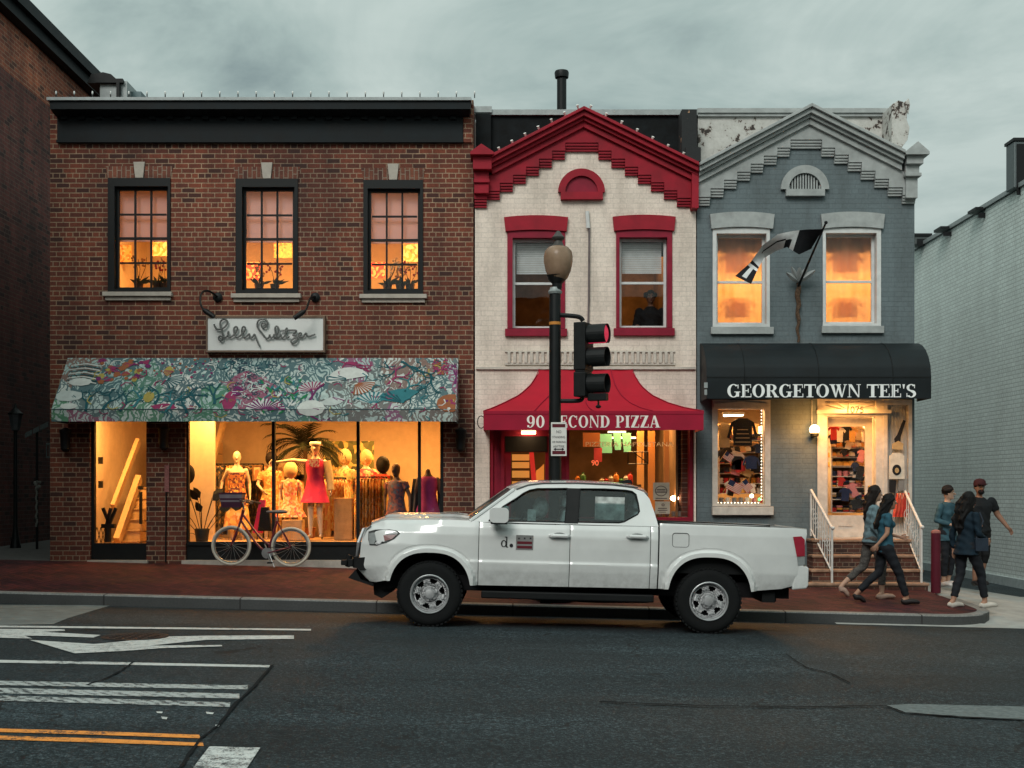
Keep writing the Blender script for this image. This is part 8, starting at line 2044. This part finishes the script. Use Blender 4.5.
# ---------------------------------------------------------------- pizza shop interior
Yq = YF + .75
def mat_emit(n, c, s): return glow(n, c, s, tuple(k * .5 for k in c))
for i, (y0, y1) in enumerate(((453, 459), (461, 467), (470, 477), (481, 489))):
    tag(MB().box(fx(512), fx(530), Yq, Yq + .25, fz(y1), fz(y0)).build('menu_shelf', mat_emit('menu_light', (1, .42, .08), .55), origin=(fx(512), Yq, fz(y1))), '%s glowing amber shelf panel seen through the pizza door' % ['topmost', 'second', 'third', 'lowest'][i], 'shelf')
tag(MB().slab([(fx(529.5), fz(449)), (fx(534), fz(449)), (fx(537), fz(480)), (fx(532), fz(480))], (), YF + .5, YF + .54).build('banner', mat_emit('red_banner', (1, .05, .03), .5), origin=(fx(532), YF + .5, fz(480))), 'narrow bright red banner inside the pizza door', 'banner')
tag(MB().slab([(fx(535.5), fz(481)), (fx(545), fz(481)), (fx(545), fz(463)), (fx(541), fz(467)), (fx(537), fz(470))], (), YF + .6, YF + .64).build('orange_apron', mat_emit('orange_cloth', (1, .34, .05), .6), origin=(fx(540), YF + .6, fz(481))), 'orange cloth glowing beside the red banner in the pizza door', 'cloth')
pp5 = {'pelvis': (0, 0, .9), 'chest': (0, 0, 1.26), 'neck': (0, 0, 1.43), 'head': (.02, 0, 1.57), 'knee_r': (.03, -.09, .48), 'ankle_r': (0, -.09, .08), 'toe_r': (.13, -.1, .03), 'knee_l': (.03, .09, .48), 'ankle_l': (0, .09, .08), 'toe_l': (.13, .1, .03), 'elbow_r': (.0, -.25, 1.08), 'wrist_r': (.2, -.2, 1.0), 'elbow_l': (0, .25, 1.08), 'wrist_l': (.2, .2, 1.0)}
person('person', 'dark haired person standing just inside the pizza shop door', 'person', (fx(524), YF + .6, .12), 80, pp5, sk3, blkt, blkp, (hairb, [(-.01, 0, .07), (-.03, 0, .02)], [.12, .11]), None, k=.98, sleeve=.4)
p6 = dict(pp5); person('person', 'dark silhouetted person sitting at the upstairs window of the white house', 'person', (PX(650.5, YF + .9), YF + .9, PZ(296, YF + .9) - 1.60), -90, p6, sk3, blkt, blkp, (hairb, [(-.01, 0, .07), (-.03, 0, .02)], [.11, .10]), None, k=1.0, female=False, sleeve=.5)
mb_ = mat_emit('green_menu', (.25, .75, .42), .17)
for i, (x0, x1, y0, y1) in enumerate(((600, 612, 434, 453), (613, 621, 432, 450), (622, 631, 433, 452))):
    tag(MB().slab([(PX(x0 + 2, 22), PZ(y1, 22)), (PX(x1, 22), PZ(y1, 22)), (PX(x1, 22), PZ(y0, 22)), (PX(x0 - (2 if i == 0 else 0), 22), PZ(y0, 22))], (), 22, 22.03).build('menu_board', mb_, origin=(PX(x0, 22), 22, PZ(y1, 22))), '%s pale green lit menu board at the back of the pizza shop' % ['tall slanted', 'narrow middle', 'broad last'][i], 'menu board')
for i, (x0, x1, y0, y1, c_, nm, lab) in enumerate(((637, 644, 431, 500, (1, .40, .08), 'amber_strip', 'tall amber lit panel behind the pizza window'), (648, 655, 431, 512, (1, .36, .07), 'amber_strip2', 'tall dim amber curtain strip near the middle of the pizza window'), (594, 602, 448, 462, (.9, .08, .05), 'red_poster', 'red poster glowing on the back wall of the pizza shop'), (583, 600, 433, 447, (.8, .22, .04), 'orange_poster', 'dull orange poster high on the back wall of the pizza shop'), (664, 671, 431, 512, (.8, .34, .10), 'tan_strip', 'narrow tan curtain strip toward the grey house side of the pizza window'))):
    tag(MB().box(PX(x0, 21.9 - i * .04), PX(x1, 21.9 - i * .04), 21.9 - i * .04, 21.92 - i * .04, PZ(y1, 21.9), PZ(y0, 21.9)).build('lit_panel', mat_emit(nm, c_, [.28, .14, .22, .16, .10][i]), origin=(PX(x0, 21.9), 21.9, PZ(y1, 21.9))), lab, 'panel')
ctr = thing('counter', 'dark service counter behind the pizza window', 'counter', (PX(600, 21.7), 21.7, .15))
MB().box(PX(571, 21.7), PX(640, 21.7), 21.7, 22.3, .15, PZ(487, 21.7)).build('body', plain('counter_dark', (.03, .02, .015), .6), ctr); MB().box(PX(570, 21.7), PX(641, 21.7), 21.66, 22.34, PZ(487, 21.7) + .001, PZ(484.5, 21.7)).build('top', plain('counter_top', (.12, .08, .05), .4), ctr)
bcol = [('red', (.45, .03, .02)), ('cream', (.6, .5, .35)), ('orange', (.6, .2, .03)), ('green', (.06, .2, .05)), ('white', (.65, .6, .5))]
for i, x in enumerate((606, 611, 616, 621, 626, 630, 602, 578, 583)):
    nm, cc = bcol[i % 5]; h_ = .12 + .1 * ((i * 7) % 3) / 2; X = PX(x, 21.8)
    tag(MB().lathe([(.05, 0), (.055, .01), (.05, h_ * .7), (.02, h_ * .85), (.022, h_)], (X, 21.8, PZ(484.5, 21.7)), 10).build('bottle', plain('bottle_' + nm, cc, .35), origin=(X, 21.8, PZ(484.5, 21.7))), '%s bottle, %s in the row on the pizza counter' % (nm, ['third', 'fourth', 'fifth', 'sixth', 'seventh', 'last', 'second', 'apart near the door', 'first'][i]), 'bottle', 'bottles on the pizza counter')
tb2 = MB(); tb2.box(PX(606, 21.5), PX(633, 21.5), 21.5, 21.52, PZ(449.8, 21.5), PZ(449, 21.5))
wht, nt, o_ = new_mat('window_vinyl'); q1 = N(nt, 'ShaderNodeBsdfTranslucent'); q1.inputs[0].default_value = (.95, .92, .88, 1); q2 = N(nt, 'ShaderNodeBsdfDiffuse'); q2.inputs[0].default_value = (.9, .88, .85, 1); q3 = N(nt, 'ShaderNodeMixShader'); nt.links.new(q1.outputs[0], q3.inputs[1]); nt.links.new(q2.outputs[0], q3.inputs[2]); nt.links.new(q3.outputs[0], o_.inputs[0])
t_ = MB(); text_into(t_, 'PIZZERIA NAPOLETANA', .105, lambda a, b, d: (fx(630) + a * 1.30, ys + .045 - d, fz(446) + b), .003); t_.build('lettering', wht, mh_)
t_ = MB(); text_into(t_, '90', .13, lambda a, b, d: (PX(595, 21.2) + a, 21.2 - d, PZ(465.5, 21.2) + b), .012); tag(t_.build('neon_sign', mat_emit('neon_orange', (1, .16, .06), 1.4), origin=(PX(595, 21.2), 21.2, PZ(466, 21.2))), 'small glowing orange number sign inside the pizza window', 'neon sign')
def poster(x0, x1, y0, y1, lab, lines):
    Y = ys + .03; t = thing('poster', lab, 'poster', (fx(x0), Y, fz(y1)))
    MB().box(fx(x0), fx(x1), Y, Y + .006, fz(y1), fz(y0)).build('sheet', plain('poster_paper', (.42, .36, .28), .8), t)
    q = MB()
    for (kind, a, b, c_, d_) in lines:
        if kind == 'ring':
            for i in range(24):
                t0, t1 = i * math.pi / 12, (i + 1) * math.pi / 12
                pts = [(fx(a + r * math.cos(tt)), fz(b + r * .85 * math.sin(tt))) for r, tt in ((c_, t0), (c_, t1), (d_, t1), (d_, t0))]
                q.hexa([(x, Y - .003, z) for x, z in pts], [(x, Y - .0005, z) for x, z in pts])
        else: q.box(fx(a), fx(b), Y - .003, Y - .0005, fz(d_), fz(c_))
    q.build('print', plain('poster_ink', (.07, .05, .05), .8), t)
poster(654, 670.5, 482.5, 500, 'upper tan poster with a round stamp stuck low in the pizza window', [('ring', 662, 491, 6.2, 5.4), ('bar', 657.5, 666.5, 489.3, 490.4), ('bar', 657, 667, 491.5, 492.6), ('bar', 656.5, 668, 498, 498.8)])
poster(656, 671, 501.5, 514, 'lower cream poster under the stamped one in the pizza window', [('ring', 664, 505, 1.6, .8), ('bar', 659, 668, 508, 508.8), ('bar', 658.5, 668.5, 510, 510.8), ('bar', 660, 667, 512, 512.6)])
tl = thing('table_lamp', 'small bright table lamp at the corner of the pizza window', 'lamp', (fx(679), YF + .55, fz(513)))
MB().tube([(fx(681), YF + .55, fz(517)), (fx(681), YF + .55, fz(503))], .012, 6).build('stem', blackm, tl); MB().ball((fx(678.5), YF + .5, fz(498.5)), .075, .06, .05, 12).build('bulb', glow('lamp_bulb', (1, .66, .38), 14), tl)
lamp('small_lamp', (fx(676), YF + .42, fz(498)), 5, (1, .5, .2), .08, typ='POINT')
for i in range(5):
    X = fx(657 + i * 6.5); tag(MB().lathe([(.035, 0), (.04, .07), (.038, .09), (.01, .09)], (X, YF + .4, fz(517)), 10).build('glass_jar', plain('jar_grey', (.2, .19, .17), .3), origin=(X, YF + .4, fz(517))), 'small jar %s on the sill of the pizza window' % ['under the posters', 'second from the posters', 'in the middle', 'below the lamp', 'closest to the grey house'][i], 'jar', 'jars on the pizza window sill')
gm2 = mat_emit('ceiling_strip', (1, .85, .6), 3.0)
for (x0, x1, y, Y, lab) in ((608, 626, 432.5, 21.6, 'first white strip light near the pizza window top'), (612, 636, 438.5, 22.2, 'second white strip light deeper in the pizza shop'), (668, 676, 434, 21.9, 'short strip light near the grey house side of the pizza shop')):
    t = thing('strip_light', lab, 'strip light', (PX(x0, Y), Y, PZ(y, Y))); MB().box(PX(x0, Y), PX(x1, Y), Y, Y + .08, PZ(y, Y), PZ(y - 1, Y)).build('tube', gm2, t); MB().box(PX(x0, Y), PX(x1, Y), Y + .01, Y + .07, PZ(y - 1, Y) + .001, PZ(y - 2, Y)).build('housing', whitep, t)
fr_ = MB(); 
for a, b in (((628, 452), (648, 452)), ((628, 464), (648, 464)), ((628, 452), (628, 464)), ((648, 452), (648, 464)), ((633, 452), (648, 463)), ((636, 452), (636, 464)), ((642, 452), (642, 464))): fr_.tube([(PX(a[0], 21.3), 21.3, PZ(a[1], 21.3)), (PX(b[0], 21.3), 21.3, PZ(b[1], 21.3))], .009, 5)
tag(fr_.build('wire_sign', blackm, origin=(PX(638, 21.3), 21.3, PZ(464, 21.3))), 'black open wire letter frame hanging inside the pizza window', 'wire sign')

# ---------------------------------------------------------------- souvenir shop stock
rs = random.Random(21)
SC = [('white', (.62, .55, .45)), ('black', (.015, .015, .016)), ('navy', (.02, .03, .07)), ('red', (.42, .03, .025)), ('grey', (.2, .19, .18)), ('tan', (.45, .3, .14)), ('pink', (.55, .2, .2)), ('amber', (.6, .3, .06))]
SM = [plain('stock_' + n, c, .85, var=.2) for n, c in SC]
def shelf_unit(xa, xb, Y, ys_, label):
    t = thing('shelf_unit', label, 'shelf', (PX(xa, Y), Y, .5)); X0, X1 = PX(xa, Y), PX(xb, Y)
    for y in ys_: MB().box(X0, X1, Y, Y + .35, PZ(y, Y) - .015, PZ(y, Y)).build('shelf', trimw, t)
    for x in (X0, X1): MB().box(x - .012, x + .012, Y - .004, Y + .36, PZ(ys_[-1], Y), PZ(ys_[0], Y) + .25).build('side', trimw, t)
    MB().box(X0, X1, Y + .361, Y + .37, PZ(ys_[-1], Y), PZ(ys_[0], Y) + .3).build('back', plain('shelf_back', (.20, .12, .06), .8), t)
def folded(X, Y, z, w_, n, names, place, grp):
    for k in range(n):
        i = rs.randrange(8); h_ = .035
        tag(MB().box(X - w_ / 2, X + w_ / 2, Y, Y + .24, z + k * (h_ + .002), z + k * (h_ + .002) + h_).build('folded_shirt', SM[i], origin=(X, Y, z + k * .037), bevel=.012), '%s folded shirt, %s in pile %s' % (SC[i][0], ['bottom', 'middle', 'top', 'x', 'x'][k], place), 'shirt', grp)
def cap_item(X, Y, z, place, grp, i=None):
    i = rs.randrange(8) if i is None else i; t = thing('baseball_cap', '%s cap %s' % (SC[i][0], place), 'cap', (X, Y, z), grp)
    MB().lathe([(.085, 0), (.085, .03), (.07, .075), (.03, .10), (.01, .102)], (X, Y, z), 14).build('crown', SM[i], t)
    MB().slab([(X - .06, Y - .06), (X + .06, Y - .06), (X + .045, Y - .14), (X - .045, Y - .14)], (), z + .004, z + .014, lambda a, b, d: (a, b, d)).build('peak', SM[(i + 1) % 8], t)
def mug(X, Y, z, place, grp):
    i = rs.randrange(8); t = thing('mug', '%s mug %s' % (SC[i][0], place), 'mug', (X, Y, z), grp)
    MB().lathe([(.038, 0), (.04, .09), (.034, .09), (.03, .01)], (X, Y, z), 12).build('cup', SM[i], t); MB().tube([(X + .038, Y, z + .02), (X + .065, Y, z + .035), (X + .065, Y, z + .06), (X + .038, Y, z + .075)], .006, 5).build('handle', SM[i], t)
YS = YF + .55
shelf_unit(831.5, 868, YS, (438, 447.5, 457, 466.5, 476, 487, 499, 512), 'tall cream shelving behind the glass door of the souvenir shop')
od = ['first', 'second', 'third', 'fourth', 'fifth', 'sixth']; rw_n = ['top', 'second', 'third', 'fourth', 'fifth', 'sixth', 'seventh', 'lowest']
od += ['seventh', 'eighth']
for r_, y in enumerate((438, 447.5, 457, 466.5, 476, 487, 499, 512)):
    for c_ in range(6):
        X = PX(834 + c_ * 6.3, YS); place = '%s from lamp, %s shelf behind glass door' % (od[c_], rw_n[r_])
        if r_ < 4: cap_item(X, YS + .12, PZ(y, YS), place, 'caps behind the glass door', [5, 7, 1, 0, 3, 5, 7, 1][(r_ * 3 + c_ * 5 + r_ * c_) % 8])
        elif r_ == 4: mug(X, YS + .06, PZ(y, YS), place, 'mugs behind the glass door')
        else: folded(X, YS + .02, PZ(y, YS), .10, 3, None, place.replace(' behind', ' behind'), 'folded shirts behind the glass door')
for c_ in range(6):
    X = PX(833.5 + c_ * 6.4, YS - .3); i = [3, 0, 1, 7, 5, 0][c_]; z = PZ(427 + (c_ % 2) * 2, YS - .3)
    sh = MB(); sh.slab([(X - .045, z - .22), (X + .045, z - .22), (X + .05, z - .03), (X + .08, z - .07), (X + .10, z - .03), (X + .05, z + .02), (X - .05, z + .02), (X - .10, z - .03), (X - .08, z - .07), (X - .05, z - .03)], (), YS - .32 + c_ * .01, YS - .30 + c_ * .01)
    tag(sh.build('hanging_shirt', SM[i], origin=(X, YS - .3, z)), '%s small shirt hung %s from the lamp side at the top of the glass door' % (SC[i][0], od[c_]), 'shirt', 'shirts hung behind the glass door')
YW = YF + .38
shelf_unit(719, 763, YW + .35, (440, 452, 463, 473, 483, 493), 'shelving crowded with goods behind the souvenir display window')
for r_, y in enumerate((440, 452, 463, 473, 483, 493)):
    for c_ in range(8):
        X = PX(721.5 + c_ * 5.5, YW + .35); place = '%s across, %s shelf in display window' % (od[c_], rw_n[r_])
        if r_ == 0: folded(X, YW + .37, PZ(y, YW + .35), .11, 3, None, place, 'folded shirts in the display window')
        elif r_ in (1, 3): cap_item(X, YW + .47, PZ(y, YW + .35), place, 'caps in the display window', [1, 2, 4, 1, 5, 0, 1, 2][c_])
        elif r_ == 2: cap_item(X, YW + .47, PZ(y, YW + .35), place, 'caps in the display window', [2, 1, 5, 1, 7, 1, 3, 1][c_])
        else: mug(X, YW + .45, PZ(y, YW + .35), place, 'mugs in the display window')
for c_ in range(7):
    mug(PX(721 + c_ * 6.6, YW - .02), YW - .02, fz(503), '%s along the display window ledge' % od[c_], 'mugs in the display window')
MB().box(fx(717.5), fx(764.5), YF + .26, YF + .55, fz(503) - .04, fz(503) - .002).build('window_ledge', trimw, gh)
# clutter hung in front of the shelves
for i in range(34):
    door = i < 17; x = rs.uniform(833, 865) if door else rs.uniform(721, 760); y = rs.uniform(428, 505) if door else rs.uniform(440, 492); Y = YF + (.36 if door else .44) + (i % 5) * .025; X = PX(x, Y); z = PZ(y, Y); a = rs.uniform(-.5, .5); w_, h_ = rs.uniform(.04, .085), rs.uniform(.05, .12); mi = rs.choice([0, 1, 1, 2, 3, 5, 7, 6, 0])
    q = MB(); fn = lambda u, v, d: (X + u * math.cos(a) - v * math.sin(a), d, z + u * math.sin(a) + v * math.cos(a))
    q.slab([(-w_, -h_), (w_, -h_), (w_, h_ * .4), (w_ * 1.5, h_ * .1), (w_ * 1.7, h_ * .5), (w_ * .8, h_), (-w_ * .8, h_), (-w_ * 1.7, h_ * .5), (-w_ * 1.5, h_ * .1), (-w_, h_ * .4)], (), Y, Y + .012, fn)
    tag(q.build('souvenir_shirt', SM[mi], origin=(X, Y, z)), 'little %s souvenir shirt hung before the shelves %s' % (SC[mi][0], 'in the doorway' if door else 'in the display window'), 'shirt', 'little shirts %s' % ('in the doorway' if door else 'in the display window'))
# dark sweatshirts hung in the window
for (xc, yc, w_, h_, i, lab) in ((746, 431, .52, .46, 1, 'big black sweatshirt with pale stripes hung in the souvenir window'), (728, 434, .3, .42, 5, 'tan shirt hung beside the black sweatshirt'), (755, 462, .3, .22, 2, 'navy sweatshirt lower in the souvenir window')):
    X, z = fx(xc), fz(yc); Y_ = YF + .30 + (.05 if i == 5 else 0); t = thing('hanging_shirt', lab, 'shirt', (X, Y_, z - h_ / 2))
    a, b = w_ / 2, h_ / 2; MB().slab([(X - a * .6, z - b), (X + a * .6, z - b), (X + a * .62, z + b * .5), (X + a * .85, z - b * .5), (X + a, z - b * .4), (X + a * .75, z + b * .7), (X + a * .3, z + b), (X - a * .3, z + b), (X - a * .75, z + b * .7), (X - a, z - b * .4), (X - a * .85, z - b * .5), (X - a * .62, z + b * .5)], (), Y_, Y_ + .03).build('body', SM[i], t)
    if i == 1:
        q = MB()
        for k in range(4): q.box(X - a * (.5 - .05 * k), X + a * (.5 - .05 * k), Y_ - .004, Y_ - .001, z - b + .05 + k * .07, z - b + .065 + k * .07)
        q.build('stripe', SM[5], t)
def us_flag(X, Y, z, w_, h_, ang, label):
    t = thing('small_flag', label, 'flag', (X, Y, z)); ca, sa = math.cos(R(ang)), math.sin(R(ang)); fn = lambda a, b, d: (X + ca * a - sa * b, Y - d, z + sa * a + ca * b)
    q = MB()
    for k in range(7): q.slab(rect(0, w_, h_ * (k * 2) / 13, h_ * (k * 2 + 1) / 13), (), 0, .008, fn, 0)
    for k in range(6): q.slab(rect(0, w_, h_ * (k * 2 + 1) / 13, h_ * (k * 2 + 2) / 13), (), 0, .008, fn, 1)
    q.slab(rect(0, w_ * .4, h_ * .46, h_), (), .0085, .011, fn, 2)
    q.build('cloth', [SM[3], SM[0], SM[2]], t); MB().tube([fn(0, -h_ * .5, 0), fn(0, h_ * 1.08, 0)], .006, 5).build('pole', plain('gold_pole', (.5, .33, .1), .4, .5), t)
us_flag(fx(725), YF + .28, fz(457), .16, .13, -35, 'small striped flag near the top side of the souvenir display window')
us_flag(fx(728), YF + .25, fz(488), .26, .17, -28, 'larger striped flag low in the souvenir display window')
us_flag(fx(742), YF + .26, fz(484), .2, .14, -50, 'tilted striped flag low in the middle of the souvenir display window')
# fairy lights round the display glass
ll = thing('fairy_lights', 'string of tiny white lights along the side and bottom of the souvenir display glass', 'string lights', (fx(763), YF + .13, fz(503)))
em_ = glow('fairy_white', (1, .9, .7), 5); fpts = [(763, 410 + i * 3.2) for i in range(29)] + [(760 - i * 3.4, 502.8) for i in range(13)]
for (x, y) in fpts: MB().ball((fx(x), YF + .13, fz(y)), .009, .009, .009, 6).build('bulb', em_, ll)
MB().tube([(fx(x), YF + .14, fz(y)) for x, y in fpts], .003, 4).build('wire', trimg, ll)
tag(MB().ball((fx(754), YF + .2, fz(496)), .035, .03, .035, 8).build('round_lamp', glow('green_white', (.8, 1, .75), 5), origin=(fx(754), YF + .2, fz(496))), 'tiny round white light low in the souvenir window', 'light')
tag(MB().ball((fx(762), YF + .2, fz(499.5)), .03, .02, .03, 8).build('green_lamp', glow('green_glow', (.1, .7, .2), 2.5), origin=(fx(762), YF + .2, fz(499.5))), 'tiny green light in the lower corner of the souvenir window', 'light')
# goods on the open display panel beside the door
def panel_item(poly, Y, m_, name, label, cat, th=.02): return tag(MB().slab([(fx(a), fz(b)) for a, b in poly], (), Y, Y + th).build(name, m_, origin=(fx(poly[0][0]), Y, fz(poly[0][1]))), label, cat)
ts_ = thing('hanging_shirt', 'white T-shirt with a dark portrait print hung on the door side panel', 'shirt', (fx(895), YF - .09, fz(479)))
MB().slab([(fx(a), fz(b)) for a, b in [(887.5, 479), (903, 479), (902.5, 456), (899, 453), (892, 453), (888, 456)]], (), YF - .09, YF - .07).build('body', SM[0], ts_)
q = MB(); q.slab([(fx(895) + .075 * math.cos(t * .5), fz(470) + .09 * math.sin(t * .5)) for t in range(13)], (), YF - .098, YF - .0915); q.build('print', SM[1], ts_)
MB().slab([(fx(895) + .035 * math.cos(t * .6), fz(470.5) + .045 * math.sin(t * .6)) for t in range(11)], (), YF - .102, YF - .0985).build('print', SM[5], ts_)
panel_item([(888, 492), (894, 493), (895, 480.5), (888, 480)], YF - .08, SM[1], 'plain_hat', 'black cap hung under the portrait T-shirt', 'cap')
panel_item([(896.5, 491), (903, 490), (902.5, 480), (897, 480.5)], YF - .085, SM[4], 'patterned_hat', 'grey patterned cap hung under the portrait T-shirt', 'cap')
panel_item([(894, 444), (893, 439), (896, 435), (902, 420), (904.5, 421), (899.5, 437), (899, 443), (896.5, 445)], YF - .075, SM[1], 'dark_bag', 'dark slanted bag hanging high on the door side panel', 'bag')
panel_item([(891, 449), (901, 450), (902, 444), (897, 441), (891, 444)], YF - .08, SM[5], 'tan_hat', 'tan cap hung below the dark slanted bag', 'cap')
rc = MB(); nn = 14; rows = [[(fx(893.5 - j * .45 + (i / nn) * (13 + j * .5)), YF - .14 + .025 * math.sin(i * 2.1 + j * .3), fz(493 + j * 3.4)) for i in range(nn + 1)] for j in range(8)]
rc.sheet(rows); tag(rc.build('red_shirt', cloth('red_stripe_cloth', (.55, .05, .03), (.58, .08, .04), 9, (.6, .3, .2)), origin=(fx(900), YF - .14, fz(517))), 'bright red cloth shirt hanging low beside the shop door', 'shirt')
